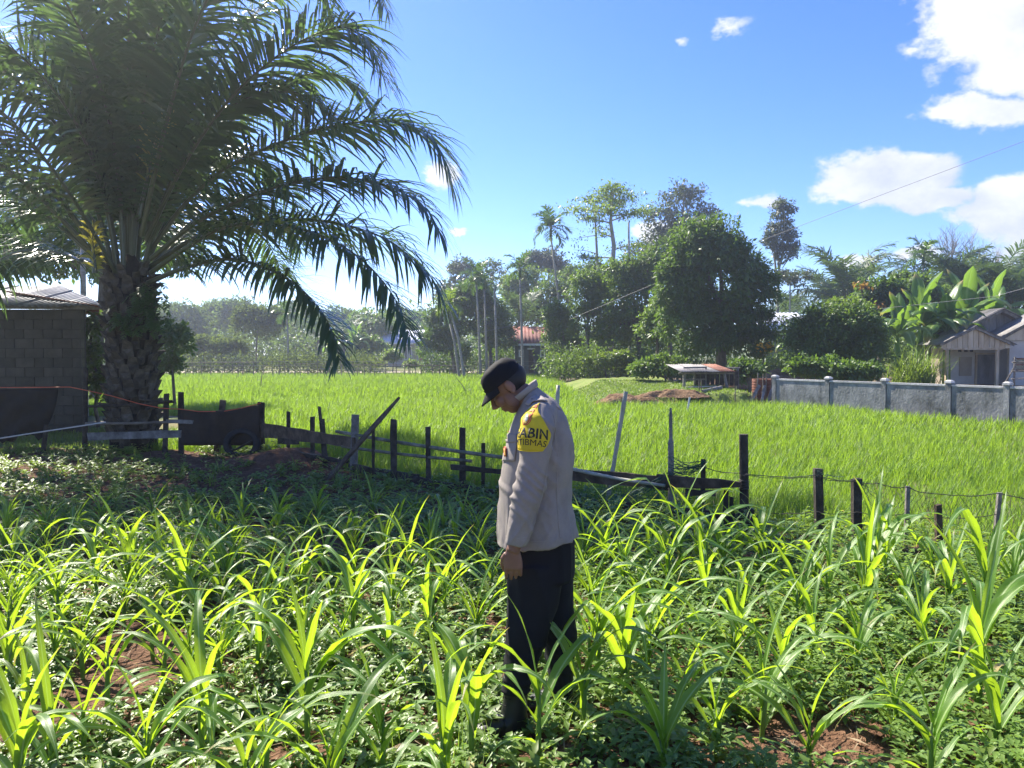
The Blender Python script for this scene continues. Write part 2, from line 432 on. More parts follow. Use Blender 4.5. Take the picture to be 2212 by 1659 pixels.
M['corn_dry'] = leaf('dry_maize_leaf', (.30, .24, .09), (.42, .35, .16), (.5, .42, .16), .35, .6, .3, True, 2.0, rib=(.5, .45, .25))
M['flower'] = plain('yellow_flower', (.75, .42, .02), .6)
M['litter'] = surf('litter', [(.10, .07, .045), (.22, .16, .10), (.36, .28, .19)], 9, .9, .2)

# ================================================================ ground
def fence_y(x):
    """distance of the fence line that divides the maize bed from the rice"""
    xs = np.array([-14, -7.4, -4.2, -1.55, -.6, 1.6, 2.15, 2.75, 3.6, 4.15, 9.0])
    ys = np.array([14.2, 13.6, 13.0, 10.3, 9.7, 8.0, 7.4, 7.05, 6.65, 6.4, 5.6])
    return np.interp(x, xs, ys)

def grid_sheet(name, x0, x1, y0, y1, nx, ny, zf, mat, kind='structure', cut=None):
    X, Y = np.meshgrid(np.linspace(x0, x1, nx), np.linspace(y0, y1, ny))
    if cut is not None: Y = cut(X, np.linspace(0, 1, ny)[:, None])
    Z = zf(X, Y)
    V = np.stack([X, Y, Z], -1).reshape(-1, 3)
    i = np.arange(nx * ny).reshape(ny, nx)
    F = np.stack([i[:-1, :-1], i[:-1, 1:], i[1:, 1:], i[1:, :-1]], -1).reshape(-1, 4)
    o = link(np_mesh(name, V, F, True), name, mat)
    return tag(o, kind=kind)

def terrain_z(X, Y):
    r = np.clip((Y - 62) / 60, 0, 1)
    return -.16 + .55 * r * r * (3 - 2 * r)
grid_sheet('ground', -420, 420, -60, 520, 60, 90, terrain_z, M['grassy'])

def bed_z(X, Y):
    return (vnoise(X, Y, 1.1, 1) - .5) * .05 + (vnoise(X, Y, 5.0, 2) - .5) * .045 + (vnoise(X, Y, 17.0, 3) - .5) * .025 + .028 * np.exp(-((X + 3.4) ** 2 / .6 + (Y - 12.1) ** 2 / .35)) * 9
def bed_cut(X, t): return -2.0 + (fence_y(X) + .35 + 2.0) * t
def bed_h(x, y): return float(bed_z(np.array([x]), np.array([y]))[0])
grid_sheet('maize_bed_soil', -12, 10, 0, 1, 330, 260, bed_z, M['soil'], cut=bed_cut)

# yard of bare earth and grass below the palm, up to the block house
def yard_z(X, Y): return -.05 + (vnoise(X, Y, 1.4, 5) - .5) * .06
grid_sheet('yard', -26, -6.2, 13.3, 30, 60, 60, lambda X, Y: yard_z(X, Y) + .0, M['grassy'])

# paddy floor
def paddy_cut(X, t): return fence_y(X) + .30 + (58 - fence_y(X) - .30) * t
grid_sheet('paddy_soil', -60, 60, 0, 1, 120, 90, lambda X, Y: -.07 + (vnoise(X, Y, 2.2, 6) - .5) * .05, M['paddy_mud'], cut=paddy_cut)

# raised grass bank in front of the shed, with a cut earth face
def bank_profile():
    top = [(1292, 842), (1330, 833), (1400, 832), (1470, 842), (1500, 848), (1560, 856), (1640, 858), (1690, 852)]
    return top
def bank_z(X, Y):
    e = 26.4 + .9 * (vnoise(X, Y * 0, .6, 8) - .5) + .35 * (vnoise(X, Y * 0, 2.5, 9) - .5)
    s = np.clip((Y - e) / .55, 0, 1); s = s * s * (3 - 2 * s)
    l = np.clip((X - 2.6) / 1.4, 0, 1); r = np.clip((9.0 - X) / 1.0, 0, 1)
    return -.14 + s * l * r * (.46 + .22 * (vnoise(X, Y, .5, 10) - .4)) + (vnoise(X, Y, 2.3, 11) - .5) * .07
grid_sheet('grass_bank', 1.5, 10.2, 24.5, 44, 110, 150, bank_z, M['lawn'])
# raw earth scraped off the bank
mb_v, mb_f = [], []
def earth_heap(name, cx, cy, rx, ry, h, label, mat, seed, zb=0.0):
    n, k = 56, 18; V = []; F = []
    for i in range(k + 1):
        r = i / k
        for j in range(n):
            a = 2 * math.pi * j / n
            w = 1 + .22 * math.sin(3 * a + seed) + .12 * math.sin(7 * a + 2 * seed)
            x = cx + math.cos(a) * rx * r * w; y = cy + math.sin(a) * ry * r * w
            z = zb + h * (1 - r ** 2.2) * (0.7 + .5 * float(vnoise(x, y, 2.2, seed))) + .16 * h ** .5 * (float(vnoise(x, y, 5.5, seed)) - .5) * (1 - r * r) + .05 * (float(vnoise(x, y, 13, seed)) - .5) - .05 * r
            V.append((x, y, z))
    for i in range(k):
        for j in range(n):
            F.append((i * n + j, i * n + (j + 1) % n, (i + 1) * n + (j + 1) % n, (i + 1) * n + j))
    o = link(np_mesh(name, V, F, True), name, mat)
    return tag(o, label, 'earth mound')
p = W(1345, 838, 26.5)
earth_heap('earth_mound', p.x, 25.9, 1.35, .8, .50, 'low heap of raw brown earth at the left end of the grass bank', M['dirt'], 2.0, -.12)
p = W(1440, 836, 28)
earth_heap('earth_mound', p.x, 26.3, 1.2, .5, .22, 'flat strip of dug earth on the grass bank before the tin shed', M['dirt'], 5.0, .28)
earth_heap('earth_mound', -3.35, 11.9, 1.0, .42, .14, 'small bare soil mound in front of the tyre by the wooden fence', M['dirt'], 7.0, .0)

# pale village track before the far houses
grid_sheet('village_track', -34, 0, 70, 74, 30, 6, lambda X, Y: terrain_z(X, Y) + .05, M['sand'])
p = W(1640, 800, 36)
earth_heap('earth_mound', p.x + .3, 37.0, 2.6, 1.6, .75, 'dry sloping earth bank behind the rusty tin ring, below the yellow flowers', M['dirt'], 9.0, .15)

# ================================================================ rice and weeds (stuff)
def blades(P, az, tilt, length, width, droop, seg=3):
    """curved grass blades as strips of quads. all arrays length N"""
    n = len(P); t = np.linspace(0, 1, seg + 1)
    d = np.stack([np.cos(az), np.sin(az)], -1)
    side = np.stack([-np.sin(az), np.cos(az), np.zeros(n)], -1)
    V = np.zeros((n, seg + 1, 2, 3), np.float32)
    pos = P.copy(); ang = tilt.copy()
    for i, tt in enumerate(t):
        w = width * (1 - tt ** 1.6) + width * .06
        V[:, i, 0] = pos - side * w[:, None] / 2; V[:, i, 1] = pos + side * w[:, None] / 2
        if i < seg:
            st = length / seg
            pos = pos + np.concatenate([d * (np.sin(ang) * st)[:, None], (np.cos(ang) * st)[:, None]], -1)
            ang = ang + droop / seg
    b = (np.arange(n) * (seg + 1) * 2)[:, None]
    F = np.concatenate([np.stack([b[:, 0] + 2 * i, b[:, 0] + 2 * i + 1, b[:, 0] + 2 * i + 3, b[:, 0] + 2 * i + 2], -1) for i in range(seg)], 0)
    return V.reshape(-1, 3), F
def merge(parts):
    V = []; F = []; b = 0
    for v, f in parts:
        V.append(v); F.append(f + b); b += len(v)
    return np.concatenate(V), np.concatenate(F)

def wedge_pts(y0, y1, dens, pad=.80, ymin=None):
    xm = pad * y1 + .6; n = int(dens * 2 * xm * (y1 - y0))
    x = rng.uniform(-xm, xm, n); y = rng.uniform(y0, y1, n)
    k = np.abs(x) < pad * y + .5
    return x[k], y[k]

def rice():
    parts = []
    for y0, y1, dens, nb, wd, ln, seg in ((5.6, 10, 66, 13, .0075, .33, 4), (10, 16, 56, 12, .0105, .32, 3), (16, 28, 36, 11, .017, .32, 3), (28, 57.5, 14, 11, .033, .34, 2)):
        x, y = wedge_pts(y0, y1, dens)
        k = y > fence_y(x) + .32
        x, y = x[k], y[k]
        # thin sparse strip with bare rows at the right, by the wall
        rowgap = (np.sin(x * 2 * np.pi / .62) > .25) & (x > 7.6 + (y - 12) * .28) & (y < 24)
        keep = ~(rowgap & (rng.random(len(x)) < .93))
        keep &= ~((x > 2.6) & (x < 9.4) & (y > 25.1))
        keep &= ~((x < -6.9) & (y < 22) & (x < -6.9 - (y - 13) * .0))
        # path of the wall and what is behind it
        wy = np.interp(x, [8.35, 12.4], [25.4, 18.9]); keep &= ~((x > 8.2) & (y > wy - .25))
        x, y = x[keep], y[keep]
        n = len(x); r = np.repeat(np.arange(n), nb); m_ = len(r)
        sp = .055 if y0 < 16 else .12
        hv = (.82 + .36 * vnoise(x, y, .35, 20))[r]
        hv = hv * np.where(y[r] < fence_y(x[r]) + 1.3, 1.12, 1.0)
        # rows of hills read faintly
        P = np.stack([x[r] + rng.normal(0, sp, m_), y[r] + rng.normal(0, sp, m_), np.full(m_, -.07)], -1)
        parts.append(blades(P, rng.uniform(0, 2 * np.pi, m_), np.abs(rng.normal(.18, .17, m_)), ln * hv * rng.uniform(.45, 1.15, m_), np.full(m_, wd) * rng.uniform(.7, 1.3, m_), rng.uniform(.2, 1.9, m_), seg))
    V, F = merge(parts)
    o = link(np_mesh('rice_crop', V, F), 'rice_crop', M['rice'])
    tag(o, 'bright green young rice filling the whole field behind the fence', 'rice', kind='stuff')
rice()

def leafset(P, az, pitch, ln, wd, fold=.25, droop=.3):
    """small broad leaves of four triangles with a raised fold, as triangles"""
    n = len(P)
    f = np.stack([np.cos(az) * np.cos(pitch), np.sin(az) * np.cos(pitch), np.sin(pitch)], -1)
    s = np.stack([-np.sin(az), np.cos(az), np.zeros(n)], -1)
    u = np.cross(f, s) * -1
    u = np.where(u[:, 2:3] < 0, -u, u)
    L_, W_ = ln[:, None], wd[:, None]
    mid = P + f * L_ * .5
    tip = P + f * L_ - u * L_ * droop * .5
    lft = P + f * L_ * .45 + s * W_ * .5 + u * W_ * fold
    rgt = P + f * L_ * .45 - s * W_ * .5 + u * W_ * fold
    V = np.stack([P, rgt, tip, lft, mid], 1).reshape(-1, 3)
    b = np.arange(n) * 5
    F = np.concatenate([np.stack([b + i, b + j, b + 4], -1) for i, j in ((0, 1), (1, 2), (2, 3), (3, 0))], 0)
    return V, F

def weeds():
    parts = []; gparts = []; bparts = []
    for y0, y1, dens, nl, ls in ((2.2, 4.2, 330, 10, 1.0), (4.2, 6.2, 240, 10, 1.15), (6.2, 9.0, 120, 9, 1.4), (9.0, 13.6, 45, 8, 1.7)):
        x, y = wedge_pts(y0, y1, dens)
        k = (y < fence_y(x) + .3)
        pat = vnoise(x, y, .9, 30) * .6 + vnoise(x, y, 2.6, 31) * .4
        lim = np.where(x > 0.3, .25, .31) + np.where(y > 8.3, .06, 0)
        k &= pat > lim
        k &= np.abs(x + 3.35) / 1.0 + np.abs(y - 11.9) / .5 > 1.0
        x, y, pat = x[k], y[k], pat[k]
        n = len(x)
        h = rng.uniform(.02, .11, n) * (1 + 1.3 * (x > .4)) * ls * .9
        r = np.repeat(np.arange(n), nl); m_ = len(r)
        lv = rng.uniform(.25, 1, m_)
        base = bed_z(x, y)
        P = np.stack([x[r] + rng.normal(0, .012, m_), y[r] + rng.normal(0, .012, m_), base[r] + h[r] * lv], -1)
        ln = rng.uniform(.026, .060, m_) * ls * (1.15 - .4 * (lv > .85))
        parts.append(leafset(P, rng.uniform(0, 2 * np.pi, m_), rng.uniform(-.25, .65, m_), ln, ln * rng.uniform(.38, .62, m_)))
        # scattered broad rosettes of another weed
        q = rng.random(n) < .09; wx, wy = x[q], y[q]; g = np.repeat(np.arange(len(wx)), 7); mg = len(g)
        PB = np.stack([wx[g] + rng.normal(0, .008, mg), wy[g] + rng.normal(0, .008, mg), bed_z(wx, wy)[g] + rng.uniform(.02, .09, mg) * ls], -1); lb = rng.uniform(.05, .11, mg) * (.6 + .4 * ls)
        bparts.append(leafset(PB, rng.uniform(0, 2 * np.pi, mg), rng.uniform(.0, .8, mg), lb, lb * rng.uniform(.3, .5, mg), .2, .5))
        # grass tufts between
        q = rng.random(n) < .10; gx, gy = x[q], y[q]; g = np.repeat(np.arange(len(gx)), 9); mg = len(g)
        PG = np.stack([gx[g] + rng.normal(0, .02, mg), gy[g] + rng.normal(0, .02, mg), bed_z(gx, gy)[g]], -1)
        gparts.append(blades(PG, rng.uniform(0, 6.28, mg), rng.uniform(.05, .7, mg), rng.uniform(.06, .2, mg) * ls, np.full(mg, .0045 * ls), rng.uniform(.2, 1.4, mg), 2))
    V, F = merge(parts)
    o = link(np_mesh('weeds', V, F), 'weeds', M['weed'])
    tag(o, 'low broad-leaved weeds covering the soil between the maize plants', 'weeds', kind='stuff')
    V, F = merge(bparts)
    tag(link(np_mesh('broad_weeds', V, F), 'broad_weeds', M['lime']), 'scattered weeds with longer yellow-green leaves between the maize', 'weeds', kind='stuff')
    V, F = merge(gparts)
    o = link(np_mesh('wild_grass', V, F), 'wild_grass', M['weed'])
    tag(o, 'fine wild grass tufts growing among the weeds of the maize bed', 'grass', kind='stuff')
    # dry stalks and leaf litter
    x, y = wedge_pts(3.0, 13.4, 55); k = y < fence_y(x) + .1; k &= (vnoise(x, y, 1.3, 40) > .42) | (y > 9); x, y = x[k], y[k]; n = len(x)
    P = np.stack([x, y, bed_z(x, y) + .012], -1); ln = rng.uniform(.04, .16, n)
    V, F = leafset(P, rng.uniform(0, 6.28, n), rng.uniform(-.06, .16, n), ln, ln * rng.uniform(.06, .3, n), .1, .1)
    o = link(np_mesh('leaf_litter', V, F), 'leaf_litter', M['litter'])
    tag(o, 'dry brown stalks and fallen leaves lying on the bed', 'leaf litter', kind='stuff')
    x, y = wedge_pts(3.0, 9.5, 26); k = y < fence_y(x); x, y = x[k], y[k]; n = len(x)
    P = np.stack([x, y, bed_z(x, y) + .02], -1); ln = rng.uniform(.12, .34, n)
    V, F = leafset(P, rng.uniform(0, 6.28, n), rng.uniform(-.08, .14, n), ln, np.full(n, .006), .3, .05)
    tag(link(np_mesh('straw', V, F), 'straw', M['litter']), 'thin pale straws lying among the weeds', 'straw', kind='stuff')
    # crumbled clods of soil
    x, y = wedge_pts(3.0, 9.5, 150); k = y < fence_y(x) + .1; x, y = x[k], y[k]; n = len(x)
    sz = rng.gamma(2.0, .0065, n)[:, None, None]; q = np.array([(1, 0, 0), (-.5, .87, 0), (-.5, -.87, 0), (.2, .1, .9), (-.2, .3, .7)])
    V = np.stack([x, y, bed_z(x, y)], -1)[:, None, :] + (q[None] + rng.normal(0, .25, (n, 5, 3))) * sz
    b = (np.arange(n) * 5)[:, None]
    F = np.concatenate([b + np.array(f)[None] for f in ((0, 1, 3), (1, 4, 3), (1, 2, 4), (2, 0, 3), (2, 3, 4))])
    tag(link(np_mesh('soil_clods', V.reshape(-1, 3), F), 'soil_clods', M['soil']), 'crumbled clods of red-brown soil scattered over the maize bed', 'soil', kind='stuff')
    # rough grass round the yard, on the bank and along the far fence
    gp = []
    x = rng.uniform(-16, -6.3, 5200); y = rng.uniform(13.2, 18, 5200); k = np.abs(x) < .72 * y + .5; x, y = x[k], y[k]; n = len(x)
    gp.append((x, y, yard_z(x, y), .14, .012))
    x = rng.uniform(2.2, 9.6, 9000); y = rng.uniform(25.6, 36, 9000); gp.append((x, y, bank_z(x, y), .11, .022))
    x = rng.uniform(-26, 22, 9000); y = rng.uniform(56, 66, 9000); gp.append((x, y, terrain_z(x, y), .35, .06))
    x = rng.uniform(8, 17, 4000); y = rng.uniform(26, 40, 4000); gp.append((x, y, terrain_z(x, y) + .02, .22, .03))
    pp = []
    for x, y, z, ln, wd in gp:
        r = np.repeat(np.arange(len(x)), 4); m_ = len(r)
        P = np.stack([x[r] + rng.normal(0, .05, m_), y[r] + rng.normal(0, .05, m_), z[r] - .01], -1)
        pp.append(blades(P, rng.uniform(0, 6.28, m_), rng.uniform(.1, .9, m_), ln * rng.uniform(.4, 1.2, m_), np.full(m_, wd), rng.uniform(.1, 1, m_), 2))
    V, F = merge(pp)
    o = link(np_mesh('rough_grass', V, F), 'rough_grass', M['lime'])
    tag(o, 'rough short grass on the bank, the yard and beyond the rice', 'grass', kind='stuff')
weeds()

# ================================================================ buildings and walls
def corrugated(a, b, up, depth_a, pitch=.076, amp=.012, thick=.0, name='sheet', mat=None, parent=None, sub=6, len_fn=None):
    """roof sheet: eave from a to b, running up along vector 'up' for a length given at each point"""
    a, b, up = Vector(a), Vector(b), Vector(up).normalized()
    e = (b - a); Ln = e.length; e.normalize(); nrm = e.cross(up).normalized()
    if nrm.z < 0: nrm = -nrm
    n = max(4, int(Ln / pitch * sub)); V = []; F = []
    for i in range(n + 1):
        s = Ln * i / n; h = amp * math.sin(2 * math.pi * s / pitch)
        d = len_fn(s / Ln) if len_fn else depth_a
        V.append(a + e * s + nrm * h); V.append(a + e * s + up * d + nrm * h)
    for i in range(n): F.append((2 * i, 2 * i + 2, 2 * i + 3, 2 * i + 1))
    mb = MB().add(V, F)
    o = mb.build(name, mat, parent, True)
    sm = o.modifiers.new('thickness', 'SOLIDIFY'); sm.thickness = .004
    return o

# ---- grey block house at the left edge
def block_house():
    HY = 17.0
    xr = W(179, 760, HY).x; zt = W(179, 664, HY).z
    h = empty('block_house', (xr - 2.5, HY + 1.5, -.08), 'low grey block house with a sunlit tin roof behind the oil palm', 'house')
    x0 = xr - 4.6
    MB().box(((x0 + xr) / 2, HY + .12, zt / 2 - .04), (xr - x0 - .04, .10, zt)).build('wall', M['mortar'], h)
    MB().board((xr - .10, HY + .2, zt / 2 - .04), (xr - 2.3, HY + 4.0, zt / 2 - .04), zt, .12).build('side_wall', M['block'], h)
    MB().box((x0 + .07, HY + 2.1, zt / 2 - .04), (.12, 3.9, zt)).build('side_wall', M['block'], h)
    bw, bh = .41, .205
    me = {}
    rows = int((zt + .05) / bh)
    for r in range(rows):
        off = (r % 2) * bw / 2
        x = xr + off
        while x > x0 + .1:
            xa = max(x - bw + .012, x0); xb = min(x - .0, xr)
            if xb - xa > .06:
                w = round(xb - xa, 3)
                if w not in me:
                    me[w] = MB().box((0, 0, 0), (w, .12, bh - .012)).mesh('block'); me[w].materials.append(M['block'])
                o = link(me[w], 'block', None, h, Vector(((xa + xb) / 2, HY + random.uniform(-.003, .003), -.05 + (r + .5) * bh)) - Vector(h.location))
            x -= bw
    MB().board((x0, HY - .2, zt + .03), (xr + .52, HY - .2, zt - .01), .10, .03).build('eave_beam', M['wood_grey'], h)
    MB().board((x0, HY - .02, zt + .05), (xr + .1, HY - .02, zt + .05), .12, .05).build('wall_plate', M['wood_dark'], h)
    # roof: front slope with a hip at the right
    roof = empty('roof', (0, 0, 0)); roof.parent = h; roof.location = -Vector(h.location)
    ea = Vector((x0 - .1, HY - .45, zt + .02)); eb = Vector((xr + .62, HY - .45, zt - .0))
    upv = Vector((0, 1, .22))
    n = 6; full = 3.0
    for i in range(n):
        pa = ea.lerp(eb, i / n); pb = ea.lerp(eb, (i + 1) / n)
        pb = pb + (pb - pa).normalized() * (.05 if i < n - 1 else 0)
        dz = Vector((0, 0, .012 * (i % 2)))
        s0, s1 = i / n, (i + 1) / n
        def lf(t, s0=s0, s1=s1):
            s = s0 + (s1 - s0) * t
            dist = (1 - s) * (eb - ea).length
            return min(full, .14 + dist * 1.15)
        corrugated(pa + dz, pb + dz, upv, full, .13, .022, mat=M['tin'], parent=roof, name='roof_sheet', len_fn=lf)
    # hip side slope
    corrugated(Vector((xr + .62, HY - .43, zt - .01)), Vector((xr - 1.75, HY + 4.0, zt - .01)), Vector((-1, -.5, .26)), 2.0, mat=M['tin_rust'], parent=roof, name='hip_sheet', len_fn=lambda t: .14 + min(t, 1 - t) * 3.6)
    return h
block_house()

# ---- concrete field wall with pillars at the right
def concrete_wall():
    A = Vector((8.38, 25.4, 0)); B = Vector((12.9, 18.2, 0))
    d = (B - A).normalized()
    w = empty('concrete_wall', A, 'low grey concrete wall with square pillars along the right edge of the rice', 'wall')
    us = [1675, 1790, 1912, 2052, 2178, 2310]
    # pillar positions along the wall line from their picture columns
    pts = []
    for u in us:
        a = (u - 1106) / FPX
        # x = a*y/cos -> solve along A + d s  (pitch effect on x is negligible)
        s = (a * A.y - A.x) / (d.x - a * d.y)
        pts.append(A + d * s)
    H = .90
    ang = math.atan2(d.y, d.x); Rm = Matrix.Rotation(ang, 3, 'Z')
    for i in range(len(pts) - 1):
        p, q = pts[i] + d * .085, pts[i + 1] - d * .085
        c = (p + q) / 2
        MB().box((c.x, c.y, H / 2 - .12), ((q - p).length, .09, H + .1), Rm).build('wall_panel', M['concrete'], w)
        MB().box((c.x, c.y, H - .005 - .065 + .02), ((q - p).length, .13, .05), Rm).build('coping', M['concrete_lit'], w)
    for p in pts:
        pl = MB().box((p.x, p.y, (H + .08) / 2 - .12), (.14, .14, H + .17), Rm).build('pillar', M['concrete'], w)
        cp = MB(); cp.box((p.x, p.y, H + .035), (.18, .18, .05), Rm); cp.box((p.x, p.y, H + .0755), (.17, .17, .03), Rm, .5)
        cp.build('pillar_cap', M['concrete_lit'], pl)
concrete_wall()

# ---- unfinished grey house at the right
def right_house():
    D = 40.0
    P = lambda u, v, dy=0.0: W(u, v, D + dy)
    base = P(2100, 836)
    zb = .05
    h = empty('village_house', (P(2110, 800).x, D + 1, zb), 'unfinished grey plank and plaster house with gabled porch beyond the concrete wall', 'house')
    xl, xr = P(2036, 760, 1.2).x, P(2330, 760, 1.2).x
    zt = P(2036, 752).z
    yw = D + 1.2
    MB().box(((xl + xr) / 2, yw + .1, (zt + zb) / 2), (xr - xl, .2, zt - zb)).build('front_wall', M['plaster'], h)
    MB().box((xl + .1, yw + 1.0, (zt + zb) / 2), (.2, 1.58, zt - zb)).build('side_wall', M['plaster_tan'], h)
    # door, fanlight, vents
    da, db = P(2110, 766, 1.2), P(2149, 830, 1.2)
    d = MB().box(((da.x + db.x) / 2, yw - .02, (da.z + zb) / 2), (db.x - da.x, .07, da.z - zb)).build('door', M['board_grey'], h)
    for s in (0, 1):
        MB().box((da.x + (db.x - da.x) * s + (-.05 + .1 * s), yw - .035, (da.z + zb) / 2), (.09, .1, da.z - zb), None).build('door_frame', M['board_tan'], d)
    MB().box(((da.x + db.x) / 2, yw - .035, da.z + .055), (db.x - da.x + .2, .1, .09)).build('door_head', M['board_tan'], d)
    for u in (2073, 2086, 2098):
        q = P(u, 757, 1.2); MB().box((q.x, yw - .012, q.z), (.16, .05, .16)).build('vent', M['dark'], h)
    for u in (2194, 2206, 2218):
        q = P(u, 757, 1.2); MB().box((q.x, yw - .012, q.z), (.16, .05, .22)).build('vent', M['dark'], h)
    q0, q1 = P(2072, 771, 1.2), P(2098, 812, 1.2)
    wdw = MB().box(((q0.x + q1.x) / 2, yw - .01, (q0.z + q1.z) / 2), (q1.x - q0.x, .05, q0.z - q1.z)).build('window_panel', M['plaster_tan'], h)
    # main gable: boards, verge
    pk, pl = P(2160, 671, .9), P(2026, 738, .9); pr = Vector((2 * pk.x - pl.x, pk.y, pl.z))
    n = 16
    for i in range(n):
        xa = pl.x + (pr.x - pl.x) * i / n + .012; xb = pl.x + (pr.x - pl.x) * (i + 1) / n - .012
        def zt_(x): return pl.z + (pk.z - pl.z) * (1 - abs(x - pk.x) / (pk.x - pl.x)) - .04
        za, zb_ = zt_(xa), zt_(xb)
        y0 = yw - .04 + random.uniform(-.006, .006)
        lo = pl.z - .25
        vs = [(xa, y0, lo), (xb, y0, lo), (xb, y0, zb_), (xa, y0, za), (xa, y0 + .03, lo), (xb, y0 + .03, lo), (xb, y0 + .03, zb_), (xa, y0 + .03, za)]
        MB().add(vs, [(0, 1, 2, 3), (7, 6, 5, 4), (0, 4, 5, 1), (1, 5, 6, 2), (2, 6, 7, 3), (3, 7, 4, 0)]).build('gable_board', M['board_grey'], h)
    for s, e in ((pl, pk), (pk, pr)):
        MB().board(s + Vector((0, -.25, .03)), e + Vector((0, -.25, .03)), .2, .05).build('barge_board', M['wood_grey'], h)
    roof = empty('roof', (0, 0, 0)); roof.parent = h; roof.location = -Vector(h.location)
    corrugated(pl + Vector((-.2, -.4, .0)), pl + Vector((-.2, 2.6, .0)), (pk - pl), (pk - pl).length + .25, .15, .02, mat=M['tin_old'], parent=roof, name='roof_sheet', sub=4)
    corrugated(pr + Vector((.2, -.4, .0)), pr + Vector((.2, 2.6, .0)), (pk - pr), (pk - pr).length + .25, .15, .02, mat=M['tin_old'], parent=roof, name='roof_sheet', sub=4)
    # porch gable in front
    D2 = -1.1
    k, l, r = P(2104, 708, D2), P(2028, 743, D2), P(2188, 753, D2)
    l.z = r.z = (l.z + r.z) / 2 + .05
    n = 13
    for i in range(n):
        xa = l.x + .12 + (r.x - l.x - .24) * i / n + .012; xb = l.x + .12 + (r.x - l.x - .24) * (i + 1) / n - .012
        def zp(x): return l.z + (k.z - l.z) * (1 - (k.x - x) / (k.x - l.x) if x < k.x else 1 - (x - k.x) / (r.x - k.x)) - .05
        lo = l.z - .16 + random.uniform(-.03, .03); y0 = k.y + random.uniform(-.006, .006)
        vs = [(xa, y0, lo), (xb, y0, lo), (xb, y0, max(lo, zp(xb))), (xa, y0, max(lo, zp(xa)))]
        vs += [(x, y + .03, z) for x, y, z in vs]
        MB().add(vs, [(0, 1, 2, 3), (7, 6, 5, 4), (0, 4, 5, 1), (1, 5, 6, 2), (2, 6, 7, 3), (3, 7, 4, 0)]).build('porch_board', M['board_tan'], h)
    for s, e in ((l, k), (k, r)):
        MB().board(s + Vector((0, -.12, .02)), e + Vector((0, -.12, .02)), .16, .05).build('barge_board', M['wood_grey'], h)
    corrugated(l + Vector((-.1, -.2, .03)), l + Vector((-.1, 2.2, .03)), (k - l), (k - l).length + .15, .15, .02, mat=M['tin_old'], parent=roof, name='porch_sheet', sub=4)
    corrugated(r + Vector((.1, -.2, .03)), r + Vector((.1, 2.2, .03)), (k - r), (k - r).length + .15, .15, .02, mat=M['tin_old'], parent=roof, name='porch_sheet', sub=4)
    bz = P(2100, 753, D2).z
    xa, xb = P(2047, 760, D2).x, P(2156, 760, D2).x
    MB().board((xa - .2, k.y + .06, bz), (xb + .2, k.y + .06, bz), .12, .1).build('porch_beam', M['board_tan'], h)
    for x in (xa, xb):
        MB().box((x, k.y + .06, (bz + zb) / 2 - .03), (.13, .13, bz - zb - .06)).build('porch_post', M['board_tan'], h)
    # lean-to gable to the right
    la, lb = P(2160, 730, -.6), P(2330, 640, -.6)
    MB().board(la, lb, .18, .05).build('annex_barge_board', M['wood_grey'], h)
    vs = [la + Vector((.1, .05, -.12)), Vector((lb.x, la.y + .05, la.z - .12)), Vector((lb.x, la.y + .05, lb.z - .1))]
    vs2 = [v + Vector((0, .06, 0)) for v in vs]
    MB().add(vs + vs2, [(0, 1, 2), (5, 4, 3), (0, 3, 4, 1), (1, 4, 5, 2), (2, 5, 3, 0)]).build('annex_gable', M['board_tan'], h)
    MB().box(((la.x + lb.x) / 2 + .3, la.y + .25, (la.z - .12 + zb) / 2), (lb.x - la.x - .6, .16, la.z - .14 - zb)).build('annex_wall', M['plaster'], h)
    corrugated(la + Vector((0, -.2, .08)), la + Vector((0, 1.6, .08)), (lb - la), (lb - la).length, .15, .02, mat=M['tin_old'], parent=roof, name='annex_sheet', sub=4)
    q0, q1 = P(2196, 775, -.6), P(2222, 800, -.6)
    wd = MB().box(((q0.x + q1.x) / 2, la.y + .16, (q0.z + q1.z) / 2), (q1.x - q0.x, .05, q0.z - q1.z)).build('window', M['pane'], h)
    for z in (q0.z, (q0.z + q1.z) / 2, q1.z):
        MB().box(((q0.x + q1.x) / 2, la.y + .125, z), (q1.x - q0.x + .1, .05, .07)).build('window_frame', M['tin_rust'], wd)
    MB().box((P(2110, 800, 0).x, D + .2, zb - .1), (xb - xa + 1.2, 3.0, .22)).build('porch_floor', M['dirt'], h)
right_house()

def stick_frame():
    D = 33
    r = empty('stick_rack', W(2200, 830, D), 'weathered stick rack with four cross bars standing before the grey house', 'rack')
    a0, a1 = W(2190, 832, D), W(2193, 771, D)
    b0, b1 = W(2236, 836, D), W(2240, 775, D)
    a0.z = b0.z = -.05
    MB().tube([a0, a1], [.05, .04], 7).build('upright', M['wood_grey'], r); MB().tube([b0, b1], [.05, .04], 7).build('upright', M['wood_grey'], r)
    MB().tube([a0 + Vector((-.45, .3, 0)), a0.lerp(a1, .75)], .035, 6).build('brace', M['wood_grey'], r)
    for t in (.2, .42, .62, .86):
        MB().tube([a0.lerp(a1, t) + Vector((-.15, -.05, 0)), b0.lerp(b1, t + .02) + Vector((.3, -.05, .03))], .03, 6).build('cross_bar', M['wood_grey'], r)
stick_frame()

